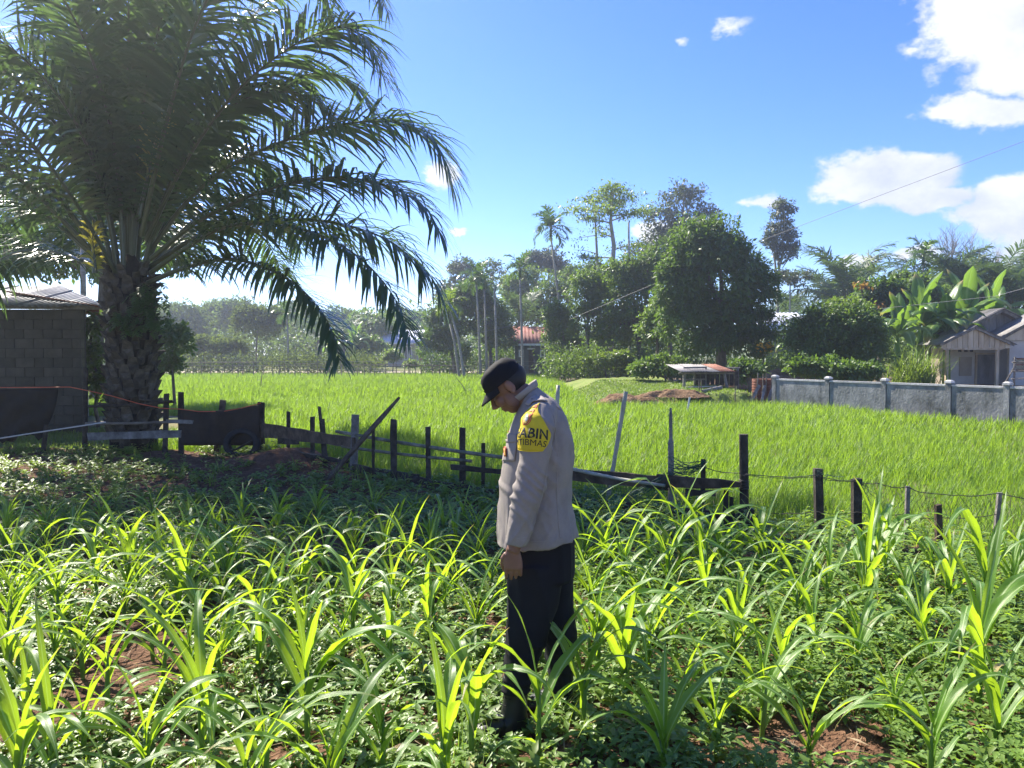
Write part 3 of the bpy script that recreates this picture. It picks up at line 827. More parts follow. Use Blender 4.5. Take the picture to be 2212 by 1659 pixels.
# ---- open tin-roofed shed
def tin_shed():
    D = 29.0
    P = lambda u, v, dy=0.0: W(u, v, D + dy)
    zb = bank_z(np.array([P(1530, 830).x]), np.array([D]))[0] - .02
    s = empty('tin_shed', (P(1530, 830).x, D, zb), 'open shed with a low sloping patched tin roof under the big dark tree', 'shed')
    fl, fr = P(1478, 803), P(1575, 803); bl, br = P(1500, 788, 2.4), P(1592, 788, 2.4)
    zf = P(1478, 806).z; zk = zf + .14
    for nm, x, y, z, lean in (('post', fl.x, D, zf, 0), ('post', P(1564, 803).x, D, zf, .14), ('post', bl.x, D + 2.3, zk, 0), ('post', br.x, D + 2.3, zk, 0)):
        MB().tube([(x + lean, y, zb - .1), (x, y, z)], [.06, .055], 8).build(nm, M['wood_grey'], s)
    MB().tube([(fl.x - .2, D - .02, zf), (fr.x + .15, D - .02, zf)], .04, 7).build('beam', M['wood_grey'], s)
    MB().tube([(bl.x - .2, D + 2.3, zk), (br.x + .1, D + 2.3, zk)], .04, 7).build('beam', M['wood_grey'], s)
    roof = empty('roof', (0, 0, 0)); roof.parent = s; roof.location = -Vector(s.location)
    x0, x1 = fl.x - .12, fr.x + .15; n = 4; w = (x1 - x0) / n
    for i in range(n):
        a = Vector((x0 + i * w - .04, D - .3, zf + .055 + .014 * (i % 2))); b = a + Vector((w + .07, 0, 0))
        corrugated(a, b, (0, 2.9, zk - zf + .08), 3.0, .1, .013, mat=M['tin_rust'] if i == n - 1 else M['tin_old'], parent=roof, name='roof_sheet', sub=4)
    for j, zz in enumerate((.30, .55, .75)):
        MB().board((fl.x + .1, D + .6, zb + zz), (fl.x + .95, D + .62, zb + zz + .02), .06, .03).build('side_rail', M['wood_grey'], s)
    MB().tube([(fl.x + .95, D + .6, zb - .05), (fl.x + .95, D + .6, zb + .8)], .03, 6).build('rail_post', M['wood_grey'], s)
    # dark board back
    for i in range(9):
        xa = bl.x + (br.x - bl.x) * i / 9
        MB().box((xa + .11, D + 2.2, (zk + zb) / 2 - .04), ((br.x - bl.x) / 9 - .02, .03, zk - zb - .1)).build('back_board', M['wood_dark'], s)
tin_shed()

def tin_ring():
    D = 27.0; c = W(1648, 830, D); zb = .18
    r = empty('tin_ring', (c.x, D, zb), 'round rusty corrugated tin pen propped by weathered stakes beside the wall end', 'pen')
    rad = .36; H = .62; n = 40; V = []; F = []; kz = 26
    for j in range(kz + 1):
        z = zb - .1 + (H + .1) * j / kz; rr = rad + .012 * math.sin(j * 2 * math.pi / 3.2)
        for i in range(n):
            a = 2 * math.pi * i / n; V.append((c.x + math.cos(a) * rr, D + math.sin(a) * rr, z))
    for j in range(kz):
        for i in range(n): F.append((j * n + i, j * n + (i + 1) % n, (j + 1) * n + (i + 1) % n, (j + 1) * n + i))
    o = link(np_mesh('tin_sheet', V, F, True), 'tin_sheet', M['tin_rust'], r); o.modifiers.new('t', 'SOLIDIFY').thickness = .006
    for u, dx, dz in ((1634, .05, .85), (1646, .04, .8), (1654, .02, .84), (1668, -.03, .88)):
        p = W(u, 830, D - .40); MB().tube([(p.x, D - .42, zb - .12), (p.x + dx, D - .40, zb + dz)], .022, 6).build('stake', M['stick'], r)
    for ua, ub in ((1622, 1640), (1645, 1652), (1658, 1672)):
        a = W(ua, 845, D - .75); b = W(ub, 812, D - .43)
        MB().board((a.x, D - .78, zb - .12), (b.x, D - .45, zb + .42), .10, .04, up=(1, 0, 0), rough=.01).build('prop_board', M['wood_grey'], r)
tin_ring()

def log(name, a, b, ra, rb, label, mat, cat='log'):
    mb = MB(); pts = [Vector(a).lerp(Vector(b), t) for t in (0, .25, .5, .75, 1)]
    mb.tube(pts, [ra + (rb - ra) * t for t in (0, .25, .5, .75, 1)], 9, rough=.06)
    return tag(mb.build(name, mat, None, False), label, cat)
def on_bank(u, v, D, up=.0):
    p = W(u, v, D); z = float(bank_z(np.array([p.x]), np.array([D]))[0]); return Vector((p.x, D, z + up))
log('cut_log', on_bank(1518, 850, 26.9, .05), on_bank(1558, 850, 27.6, .12), .055, .075, 'short cut log lying on the grass bank at the rice edge', M['wood_grey'])
log('bamboo_pole', on_bank(1480, 838, 28.4, .06), on_bank(1548, 836, 28.5, .10), .03, .025, 'thin pole lying flat on the bank in front of the tin shed', M['bamboo'], 'pole')
for i, (u, v0, v1, D, lb) in enumerate(((1508, 856, 822, 26.6, 'thin upright stick left of the cut log on the bank'), (1513, 848, 820, 27.2, 'slightly shorter stick just behind the upright bank stick'), (1586, 866, 838, 25.2, 'lone pale stick standing at the rice edge near the wall end'), (1624, 862, 848, 25.4, 'short stub stake in the rice just before the wall end'))):
    a = W(u, v0, D); b = W(u + 2, v1, D); a.z = -.1 if D < 26.5 else .1
    tag(MB().tube([a, a.lerp(b, .5) + Vector((.02, 0, 0)), b], [.022, .02, .016], 6).build('stick', M['stick']), lb, 'stick')

# ---- far houses
def gable_house(name, label, D, uL, uR, v_eave, v_ridge, zb, wall_mat, roof_mat, windows, door=None, ridge_along_x=True, depth=5.0, roof_over=.45, u_ridge=None):
    a, b = W(uL, v_eave, D), W(uR, v_eave, D)
    h = empty(name, ((a.x + b.x) / 2, D + depth / 2, zb), label, 'house')
    zt = a.z
    MB().box(((a.x + b.x) / 2, D + .08, (zt + zb) / 2 - .1), (b.x - a.x, .16, zt - zb + .2)).build('front_wall', wall_mat, h)
    for x, s in ((a.x + .08, 1), (b.x - .08, -1)):
        MB().box((x, D + depth / 2 + .08, (zt + zb) / 2 - .1), (.16, depth - .04, zt - zb + .2)).build('side_wall', wall_mat, h)
    zr = W(uL, v_ridge, D + (depth / 2 if ridge_along_x else 0)).z
    roof = empty('roof', (0, 0, 0)); roof.parent = h; roof.location = -Vector(h.location)
    if ridge_along_x:
        up = Vector((0, depth / 2 + roof_over, zr - zt))
        corrugated((a.x - roof_over, D - roof_over, zt + .03), (b.x + roof_over, D - roof_over, zt + .03), up, up.length, .3, .025, mat=roof_mat, parent=roof, name='roof_slope', sub=4)
        up2 = Vector((0, -depth / 2 - roof_over, zr - zt))
        corrugated((a.x - roof_over, D + depth + roof_over, zt + .03), (b.x + roof_over, D + depth + roof_over, zt + .03), up2, up2.length, .3, .025, mat=roof_mat, parent=roof, name='roof_slope', sub=4)
        for x in (a.x + .02, b.x - .02):
            vs = [Vector((x, D, zt)), Vector((x, D + depth, zt)), Vector((x, D + depth / 2, zr - .12))]
            vs += [v + Vector((.1 if x < 0 else -.1, 0, 0)) for v in vs]
            MB().add(vs, [(0, 1, 2), (5, 4, 3), (0, 3, 4, 1), (1, 4, 5, 2), (2, 5, 3, 0)]).build('gable_wall', wall_mat, h)
        MB().board((a.x - roof_over, D - roof_over - .03, zt - .02), (b.x + roof_over, D - roof_over - .03, zt - .02), .16, .04).build('fascia', M['white'], h)
    else:
        xm = (a.x + b.x) / 2 if u_ridge is None else W(u_ridge, v_ridge, D).x
        for x0, s in ((a.x - roof_over, 1), (b.x + roof_over, -1)):
            up = Vector((xm - x0, 0, zr - zt))
            corrugated((x0, D - roof_over, zt + .03), (x0, D + depth, zt + .03), up, up.length, .3, .025, mat=roof_mat, parent=roof, name='roof_slope', sub=4)
            MB().board(Vector((x0, D - roof_over - .03, zt)), Vector((xm, D - roof_over - .03, zr)), .2, .04).build('barge_board', roof_mat, h)
        vs = [Vector((a.x, D, zt)), Vector((b.x, D, zt)), Vector((xm, D, zr - .15))]; vs += [v + Vector((0, .12, 0)) for v in vs]
        MB().add(vs, [(0, 1, 2), (5, 4, 3), (0, 3, 4, 1), (1, 4, 5, 2), (2, 5, 3, 0)]).build('gable_wall', wall_mat, h)
    for (u0, u1, v0, v1) in windows:
        p, q = W(u0, v0, D), W(u1, v1, D)
        w = MB().box(((p.x + q.x) / 2, D - .01, (p.z + q.z) / 2), (q.x - p.x, .06, p.z - q.z)).build('window', M['pane'], h)
        for x in (p.x, q.x): MB().box((x, D - .045, (p.z + q.z) / 2), (.1, .05, p.z - q.z)).build('window_frame', M['white'], w)
        for z in (p.z, q.z): MB().box(((p.x + q.x) / 2, D - .045, z), (q.x - p.x + .12, .052, .1)).build('window_frame', M['white'], w)
    if door:
        u0, u1, v0, mat = door; p, q = W(u0, v0, D), W(u1, v0, D)
        d = MB().box(((p.x + q.x) / 2, D - .02, (p.z + zb) / 2), (q.x - p.x, .07, p.z - zb)).build('door', mat, h)
        MB().box(((p.x + q.x) / 2, D - .04, p.z + .06), (q.x - p.x + .2, .1, .12)).build('door_head', M['white'], d)
    return h
hz = terrain_z(np.array([0.]), np.array([96.]))[0]
h = gable_house('village_house', 'grey plastered house with pale tin roof and a red door across the rice', 92.0, 838, 930, 742, 713, float(hz), M['plaster'], M['tin_pale'],
            [(861, 867, 751, 775), (874, 880, 749, 776), (884, 889, 749, 776)], (905, 915, 752, M['door_red']), True, 8.0, .9)
# porch columns of that house
for u in (897, 921):
    p = W(u, 745, 90.6); MB().box((p.x, 90.6, (p.z + hz) / 2), (.3, .3, p.z - hz)).build('porch_column', M['plaster_tan'], h)
p, q = W(893, 744, 90.6), W(932, 744, 90.6)
MB().box(((p.x + q.x) / 2, 90.6, p.z), (q.x - p.x, .34, .3)).build('porch_beam', M['plaster_tan'], h)
p, q = W(826, 744, 90.2), W(852, 733, 90.2)
MB().box(((p.x + q.x) / 2, 89.6, p.z + .25), (q.x - p.x, 1.4, .12)).build('awning', M['white'], h)
gable_house('village_house', 'dark teal house with a rusty red gabled roof behind the areca trunks', 62.0, 1112, 1192, 744, 706, .0, M['wall_teal'], M['red_roof'],
            [(1122, 1130, 757, 770), (1168, 1176, 757, 770)], (1142, 1153, 755, M['wood_dark']), True, 7.0, .5)
gable_house('village_house', 'small house under a smooth pale blue-white roof, half hidden by bushes', 56.0, 1655, 1740, 712, 676, .2, M['wall_green'], M['tin_pale'],
            [(1690, 1704, 725, 748)], None, True, 6.0, .5)

# ---- rusty tin wall panel stack beyond the rice (behind the man)
def tin_barrier():
    D = 57.5
    a, b = W(1205, 812, D), W(1300, 812, D); a.z = b.z = -.1
    t = empty('tin_barrier', (a + b) / 2, 'low patched barrier of rusty tin and stakes at the far rice edge', 'barrier')
    for i in range(4):
        p = a.lerp(b, i / 4); q = a.lerp(b, (i + 1) / 4 - .02)
        corrugated(p, q, (0, .05, 1), random.uniform(.85, 1.25), .2, .03, mat=random.choice((M['tin_rust'], M['wood_grey'])), parent=t, name='tin_sheet', sub=4)
    for i in range(6):
        p = a.lerp(b, i / 5); MB().tube([p, p + Vector((.05, -.05, 1.4))], .04, 5).build('stake', M['stick'], t)
tin_barrier()

# ================================================================ fences
def FP(u, v, D): return W(u, v, D)
def fy(u, v=1000):
    """fence depth for a picture column"""
    lo, hi = 4.0, 16.0
    a = (u - 1106) / FPX
    for _ in range(40):
        m_ = (lo + hi) / 2
        if m_ < float(fence_y(a * m_)): lo = m_
        else: hi = m_
    return lo

def wooden_fence():
    f = empty('wooden_fence', (W(760, 900, 11).x, 11.0, 0), 'ramshackle dark wooden fence of posts, planks and poles crossing behind the man', 'fence')
    def post(u, v0, w, u2=None, dy=0.0, mat='wood_dark', round_=False, name='post', zb=-.12):
        D = fy(u) + dy; top = W(u, v0, D); wm = w / FPX * D
        bot = Vector((W(u2 if u2 is not None else u, 1000, D).x, D, zb))
        mb = MB()
        if round_: mb.tube([bot, bot.lerp(top, .5) + Vector((random.uniform(-.01, .01), 0, 0)), top], [wm * .55, wm * .52, wm * .48], 9, rough=.05)
        else: mb.board(bot, top, wm, min(wm * .7, .07), up=(1, 0, 0), rough=.005)
        mb.build(name, M[mat], f)
    for a in ((564, 869, 14), (623, 889, 8), (675, 900, 9), (690, 878, 6, 702), (697, 905, 8, 706), (768, 896, 15, 762, 0, 'wood_grey'), (806, 926, 6), (850, 906, 13),
              (925, 922, 11), (999, 924, 13), (1044, 957, 8), (1140, 990, 10)): post(*a)
    for a in ((1519, 992, 10), (1568, 1054, 9), (1580, 1073, 8)): post(*a)
    for a in ((360, 850, 10, 356), (391, 847, 10, 392)): post(*a)
    post(185, 795, 10, 183, round_=True)
    def rail(u0, v0, u1, v1, w0, w1=None, t=.03, dy=-.06, mat='wood_dark', rough=.006, name='plank', pole=False):
        D0, D1 = fy(u0) + dy, fy(u1) + dy
        a, b = W(u0, v0, D0), W(u1, v1, D1)
        w0m = w0 / FPX * D0; w1m = (w1 or w0) / FPX * D1
        mb = MB()
        if pole:
            n = max(4, int((b - a).length / .28)); pts = [a.lerp(b, i / n) + Vector((0, 0, -.015 * math.sin(math.pi * i / n))) for i in range(n + 1)]
            mb.tube(pts, [(w0m + (w1m - w0m) * i / n) / 2 * (1.08 if i % 2 else .97) for i in range(n + 1)], 9)
            mb.build(name, M[mat], f, True)
        else:
            mb.board(a, b, w0m, t, rough=rough, wb=w1m); mb.build(name, M[mat], f)
    rail(561, 928, 766, 956, 32, 20, .03, -.08, 'wood_brown', .008)
    rail(600, 952, 645, 956, 14, 9, .02, -.11)
    rail(726, 932, 1092, 989, 7, 8, dy=-.10, mat='bamboo_dark', name='pole', pole=True)
    rail(738, 964, 1018, 996, 6, 7, dy=-.10, mat='bamboo_dark', name='pole', pole=True)
    rail(755, 1010, 905, 1032, 16, 14, .035, -.07, 'wood_dark', .012)
    rail(880, 1034, 1100, 1072, 13, 18, .035, -.11, 'wood_dark', .010)
    rail(975, 1008, 1100, 1021, 12, 11, .03, -.13, 'wood_dark', .006)
    rail(1060, 1066, 1245, 1082, 18, 18, .03, -.07, 'wood_dark', .008)
    rail(630, 979, 752, 998, 7, 8, .03, -.07, 'wood_dark', .008)
    rail(612, 968, 690, 983, 3, 3, dy=-.1, mat='stick', name='pole', pole=True)
    # right of the man
    rail(1100, 1000, 1240, 1022, 22, 24, .03, -.07, 'wood_brown', .006)
    rail(1228, 1024, 1440, 1044, 26, 30, .035, -.07, 'wood_brown', .008)
    rail(1420, 1040, 1598, 1046, 30, 12, .035, -.11, 'wood_brown', .010)
    rail(1481, 1064, 1545, 1066, 14, 12, .02, -.14, 'wood_dark', .01)
    rail(1236, 1084, 1608, 1122, 20, 22, .035, -.08, 'wood_dark', .008)
    rail(1236, 1013, 1436, 1049, 8, 7, dy=-.18, mat='bamboo', name='pole', pole=True)
    # left part, in front of the palm
    rail(190, 943, 430, 936, 16, 16, .03, -.07, 'wood_grey', .005)
    rail(185, 915, 400, 910, 6, 6, dy=-.10, mat='stick', name='pole', pole=True)
    rail(190, 878, 375, 868, 6, 5, dy=-.10, mat='wood_dark', name='pole', pole=True)
    rail(300, 862, 372, 866, 4, 4, dy=-.16, mat='wood_dark', name='pole', pole=True)
    rail(360, 910, 420, 912, 8, 8, .025, -.12, 'wood_grey', .004)
    # weathered tall pole and thick post
    D = fy(1450); a = Vector((W(1450, 1090, D).x, D, -.12)); b = W(1449, 881, D)
    pts = [a, a.lerp(b, .4), a.lerp(b, .55), a.lerp(b, .72), a.lerp(b, .75), a.lerp(b, .93), b]
    MB().tube(pts, [.032, .031, .031, .029, .020, .017, .010], 9, rough=.10).build('post', M['wood_grey'], f)
    D = fy(1606); a = Vector((W(1609, 1150, D).x, D, -.12)); b = W(1606, 938, D)
    th = MB().tube([a, a.lerp(b, .35), a.lerp(b, .7), b], [.044, .043, .042, .041], 14, rough=.02).build('post', M['wood_dark'], f)
    for k in range(7):
        z = .42 + k * .014; c = a.lerp(b, (z + .12) / (b.z + .12)); n = 14
        MB().tube([c + Vector((math.cos(2 * math.pi * i / n) * .046, math.sin(2 * math.pi * i / n) * .046, random.uniform(-.004, .004))) for i in range(n + 1)], .003, 4, False).build('wire_wrap', M['wire'], th)
    D = fy(1609) - .05; p = W(1612, 1150, D)
    MB().box((p.x, D, .06), (.12, .10, .36)).build('post_stub', M['wood_dark'], f)
wooden_fence()

# leaning things
def leaning(name, a, b, label, cat, mat, w=None, r=None, taper=.25, t=.03):
    a, b = Vector(a), Vector(b)
    if r: mb = MB().tube([a.lerp(b, i / 8) for i in range(9)], [r * (1.07 if i % 2 else .96) for i in range(9)], 9)
    else:
        mb = MB(); mb.board(a, a.lerp(b, .72), w, t, up=(1, 0, .8), rough=.004); n0 = len(mb.v)
        mb.board(a.lerp(b, .72), b, w, t, up=(1, 0, .8), wb=w * taper)
    return tag(mb.build(name, mat, None, bool(r)), label, cat)
D = fy(770); a = W(701, 1026, D - .55); a.z = -.02; b = W(863, 858, D - .16)
leaning('leaning_plank', a, b, 'long pointed plank leaning diagonally against the wooden fence', 'plank', M['wood_brown'], w=.085)
D = fy(1320); a = W(1306, 1100, D + .12); a.z = -.12; b = W(1352, 846, D + .12)
leaning('bamboo_stake', a, b, 'tall slanted bamboo stake rising behind the fence right of the man', 'stake', M['bamboo'], r=.024)
D = fy(1205); a = W(1188, 1100, D + .15); a.z = -.12; b = W(1206, 832, D + .15)
leaning('bamboo_stake', a, b, 'split-topped bamboo stake showing just behind the man\'s shoulder', 'stake', M['bamboo'], r=.022)
D = fy(480); a = W(466, 905, D + .25); a.z = -.06; b = W(482, 864, D + .25)
leaning('wood_stub', a, b, 'short thick wooden stub sticking up behind the brown sheet', 'stub', M['wood_brown'], w=.10, taper=.9, t=.05)

def brown_sheet():
    D0, D1 = fy(392) - .12, fy(562) - .12
    n, k = 24, 8; V = []; F = []
    for j in range(k + 1):
        for i in range(n + 1):
            t = i / n
            vt = 884 + (874 - 884) * t + 9 * math.sin(math.pi * t) * (1 - .4 * t); vb = 962
            p = W(392 + 170 * t, vt + (vb - vt) * j / k, D0 + (D1 - D0) * t)
            p.y += .018 * math.sin(9 * t + j * .5) + .012 * math.sin(23 * t)
            V.append(p)
    for j in range(k):
        for i in range(n):
            q = j * (n + 1) + i; F.append((q, q + 1, q + n + 2, q + n + 1))
    o = link(np_mesh('hanging_sheet', [tuple(v) for v in V], F, True), 'hanging_sheet', M['sheet_brown'])
    o.modifiers.new('t', 'SOLIDIFY').thickness = .006
    tag(o, 'stiff dark brown sheet tied along the fence above the tyre', 'sheet')
    n, k = 30, 10; V = []; F = []
    for j in range(k + 1):
        for i in range(n + 1):
            t = i / n; u = -170 + (296 - 34 * (j / k) ** 2) * t
            vt = np.interp(u, [-170, 0, 150, 230, 330], [836, 841, 838, 858, 884]); vb = np.interp(u, [-170, 0, 100, 230, 330], [960, 952, 938, 928, 925])
            D = fy(max(u, 30)) - .1 + .04 * math.sin(7 * t) + .03 * math.sin(19 * t + j)
            p = W(u, vt + (vb - vt) * j / k + (7 * math.sin(u * .09) + 5 * math.sin(u * .23 + 1)) * (j / k) ** 2, D + .05 * mnoise.noise(Vector((u * .03, j * .4, 2)))); V.append(tuple(p))
    for j in range(k):
        for i in range(n):
            q = j * (n + 1) + i; F.append((q, q + 1, q + n + 2, q + n + 1))
    o = link(np_mesh('black_tarpaulin', V, F, True), 'black_tarpaulin', M['tarp']); o.modifiers.new('t', 'SOLIDIFY').thickness = .004
    tag(o, 'black tarpaulin hung from the red cord before the block house', 'tarpaulin')
brown_sheet()
def cord(name, pts, r, mat, label, cat, n=5):
    return tag(MB().tube(pts, r, n).build(name, mat, None, True), label, cat)
pts = []
for u, v in ((-160, 834), (0, 837), (60, 837), (150, 836), (190, 844), (240, 855), (300, 872), (350, 882), (392, 884), (430, 889), (480, 889), (520, 882), (563, 871)):
    pts.append(W(u, v, fy(max(u, 30)) - .17))
cord('red_cord', pts, .007, M['string_red'], 'long red cord strung along the top of the tarpaulin and brown sheet', 'cord')
pts = [W(u, v, fy(max(u, 30)) - .45) for u, v in ((-160, 968), (0, 947), (70, 936), (150, 924), (228, 912))]
cord('pale_rope', pts, .012, M['rope_pale'], 'pale rope slanting up across the foot of the tarpaulin', 'rope')
for u, v0, v1, lb in ((100, 972, 938, 'short dark stake below the tarpaulin, left of the fence corner post'),):
    D = fy(100) - .3; a = W(u - 8, v0, D); a.z = -.08; b = W(u, v1 - 20, D)
    tag(MB().tube([a, a.lerp(b, .6), b], [.045, .04, .035], 7, rough=.1).build('short_stake', M['wood_dark']), lb, 'stake')

def tyre():
    D = fy(525) - .22; c = W(523, 966, D); R0 = .245; r = .062
    t = empty('tyre', (c.x, D, .0), 'worn black tyre propped upright under the brown sheet', 'tyre')
    V = []; F = []; n, m_ = 48, 14
    cz = R0 + r * .75
    for i in range(n):
        a = 2 * math.pi * i / n
        for j in range(m_):
            b = 2 * math.pi * j / m_
            rr = R0 + r * (max(-.75, min(.85, math.cos(b) * 1.15))) * 1.0 + (.006 if (i % 2 and abs(b - 0) < .9) else 0)
            yy = r * 1.15 * max(-.85, min(.85, math.sin(b) * 1.1))
            V.append((c.x + rr * math.cos(a), D + yy + .12 * math.sin(a) * rr, cz * .86 + rr * math.sin(a) * .82 - .03))
    for i in range(n):
        for j in range(m_):
            F.append((i * m_ + j, ((i + 1) % n) * m_ + j, ((i + 1) % n) * m_ + (j + 1) % m_, i * m_ + (j + 1) % m_))
    link(np_mesh('tread', V, F, True), 'tread', M['rubber'], t)
    a = Vector((c.x - .22, D - .05, .06)); b = Vector((c.x + .24, D - .02, .30))
    tag(MB().tube([a, b], .018, 6).build('stick', M['wood_dark']), 'stick lying slanted across the opening of the tyre', 'stick')
tyre()

def wire_fence():
    f = empty('wire_fence', (W(1850, 1100, 6.8).x, 6.8, 0), 'wire fence with uneven short posts at the right edge of the maize', 'fence')
    specs = [(1767, 1012, 1771, 17, 'wood_dark', 0), (1850, 1034, 1851, 19, 'wood_dark', .05), (1961, 1050, 1957, 8, 'wood_grey', .05), (2026, 1090, 2032, 13, 'wood_brown', -.1), (2159, 1064, 2147, 9, 'wood_grey', .25), (2300, 1075, 2296, 12, 'wood_dark', 0)]
    tops = {}
    for u, v, ub, w, mat, dy in specs:
        D = fy(u) + dy; t = W(u, v, D); b = Vector((W(ub, 1150, D).x, D, -.12)); wm = w / FPX * D
        MB().board(b, t, wm, wm * .8, up=(1, 0, 0), rough=.003).build('post', M[mat], f)
        tops[u] = (D, t)
    def wire(pts, r=.0035, sag=.02, jit=.004, name='wire'):
        out = []
        for i in range(len(pts) - 1):
            a, b = pts[i], pts[i + 1]; n = 8
            for k in range(n):
                s = k / n; out.append(a.lerp(b, s) + Vector((0, random.uniform(-jit, jit), -sag * 4 * s * (1 - s) + random.uniform(-jit, jit))))
        out.append(pts[-1])
        MB().tube(out, r, 5, False).build(name, M['wire'], f, True)
    def at(u, v, dy=-.06): return W(u, v, fy(u) + dy)
    wire([at(1524, 1010), at(1600, 1022), at(1612, 1024), at(1767, 1027), at(1850, 1037), at(1895, 1043), at(1961, 1052), at(2026, 1066), at(2159, 1066), at(2300, 1080)], .004)
    wire([at(1612, 1027), at(1767, 1030), at(1850, 1040)], .003)
    wire([at(1612, 1104), at(1767, 1106), at(1850, 1106), at(1961, 1110), at(2028, 1118), at(2155, 1110)], .003)
    wire([at(1680, 1168), at(1767, 1160), at(1850, 1158), at(1961, 1172)], .006)
    # chicken-wire mesh, slack and irregular
    mb = MB(); nu, nv = 34, 11
    def npt(i, j):
        t = i / nu; u = 1895 + 420 * t
        vt = np.interp(u, [1895, 1961, 2026, 2090, 2159, 2310], [1043, 1050, 1086, 1072, 1064, 1078]); vb = np.interp(u, [1895, 2030, 2310], [1185, 1212, 1240])
        off = .5 if j % 2 else 0
        s = j / nv
        D = fy(u) - .05 + .05 * math.sin(u * .05 + s * 3)
        return W(u + off * 420 / nu + 3 * math.sin(j * 1.7 + i), vt + (vb - vt) * s + 3 * math.sin(i * 2.1 + j * .7), D)
    for j in range(nv):
        for i in range(nu):
            a = npt(i, j)
            for b in ((npt(i, j + 1), npt(i - 1, j + 1)) if j % 2 == 0 else (npt(i, j + 1), npt(i + 1, j + 1))):
                if random.random() < .93: mb.tube([a, b], .0016, 3, False)
    tag(mb.build('chicken_wire', M['wire'], f), kind='stuff')
    # torn green net bundled on the short posts
    mb = MB()
    def npath(a, b, sag, r, jit=.012):
        n = 9; mb.tube([a.lerp(b, k / n) + Vector((random.uniform(-jit, jit), random.uniform(-jit, jit), -sag * 4 * (k / n) * (1 - k / n) + random.uniform(-jit, jit))) for k in range(n + 1)], r, 4, False)
    for k in range(26):
        a = at(1455 + random.uniform(-14, 10), 1020 + random.uniform(-35, 14), -.09); b = at(1522 + random.uniform(-12, 6), 998 + random.uniform(-6, 14), -.05)
        npath(a, b, random.uniform(.0, .07), .0028)
    for k in range(22):
        a = at(1450 + random.uniform(-12, 12), 1022 + random.uniform(-8, 10), -.13); b = at(random.uniform(1255, 1420), 1070 + random.uniform(-8, 42), -.16)
        npath(a, b, random.uniform(-.01, .04), .0022, .008)
    for i in range(30):
        u = 1250 + i * 6.4
        npath(at(u, 1036 + (i % 3) * 4, .03), at(u + random.uniform(-14, 14), 1105, .03), 0, .0018, .006)
    for j in range(10):
        npath(at(1248, 1046 + j * 6, .03), at(1445, 1058 + j * 6, .03), .02, .0018, .006)
    for i in range(8):
        npath(at(1768 + 2 * i, 1014 + i * 2), at(1740 + 12 * i, 1030), .0, .0018)
        npath(at(1852, 1034), at(1885 + random.uniform(-10, 10), 1048 + i * 7), .0, .0018)
    net = mb.build('green_net', M['net'], f); tag(net, kind='stuff')
wire_fence()
D = fy(2010) - .35
a, b = W(1952, 1216, D), W(2075, 1226, D); a.z = b.z = .07
log('squared_log', a, b, .055, .05, 'dark squared log lying in front of the chicken wire', M['wood_dark'])
a, b = W(1640, 1180, 6.75), W(1842, 1200, 6.55); a.z = .06; b.z = .05
tag(MB().board(a, b, .09, .035, up=(0, .7, .7), rough=.004).build('fallen_plank', M['wood_brown']), 'fallen brown plank on the ground between thick post and wire fence', 'plank')

# far stake fence along the end of the rice
def stake_fence():
    D = 55.0
    f = empty('stake_fence', (W(800, 800, D).x, D, -.1), 'long thin fence of bare stakes and wires at the far end of the rice', 'fence')
    us = []
    u = 352.0
    while u < 1720:
        us.append(u); u += random.uniform(9, 27)
    mes = []
    for k in range(6):
        mb = MB(); h = 1.0 + .09 * k; lean = random.uniform(-.12, .12)
        mb.tube([(0, 0, -.15), (lean * .4 + random.uniform(-.03, .03), 0, h * .5), (lean, .02, h)], [.032, .028, .02], 6); me = mb.mesh('stake'); me.materials.append(M['stick']); mes.append(me)
    for u in us:
        p = W(u, 800, D + random.uniform(-.1, .1) + (5 if 1200 < u else 0))
        if 1490 < u < 1600 or u > 1460 and random.random() < .6: continue
        link(random.choice(mes), 'stake', None, f, Vector((p.x, p.y, -.1)) - Vector(f.location))
    for v in (781, 790, 797):
        pts = [W(u, v + random.uniform(-1.2, 1.2), D - .05 + (5 if 1200 < u else 0)) for u in range(345, 1480, 22)]
        MB().tube(pts, .012, 4, False).build('wire', M['wood_grey'], f)
    for u0, v0, u1, v1 in ((640, 786, 1010, 790), (350, 784, 560, 783), (1210, 786, 1460, 792)):
        MB().tube([W(u0, v0, D - .07 + (5 if u0 > 1200 else 0)), W(u1, v1, D - .07 + (5 if u0 > 1200 else 0))], .025, 5).build('rail', M['stick'], f)
stake_fence()
# loose sticks standing in the rice
for u0, v0, u1, v1, D, lb in ((562, 838, 566, 775, 36, 'tall thin stick standing in the rice left of the grey house'), (1010, 845, 985, 815, 33, 'bent dry stick in the rice left of the man\'s cap'), (705, 800, 690, 786, 48, 'short slanted stick at the far rice edge below the palm tips'), (1068, 842, 1050, 800, 40, 'thin leaning stick in the rice just left of the cap brim')):
    a, b = W(u0, v0, D), W(u1, v1, D); a.z = -.1
    tag(MB().tube([a, a.lerp(b, .5) + Vector((.04, 0, .03)), b], [.02, .017, .012], 5).build('stick', M['stick']), lb, 'stick')
a, b = W(1484, 875, 22), W(1490, 858, 22); a.z = .0
tag(MB().board(a, b, .05, .015, up=(1, 0, 0)).build('white_marker', M['white']), 'small white marker stick standing in the rice before the bank', 'marker')

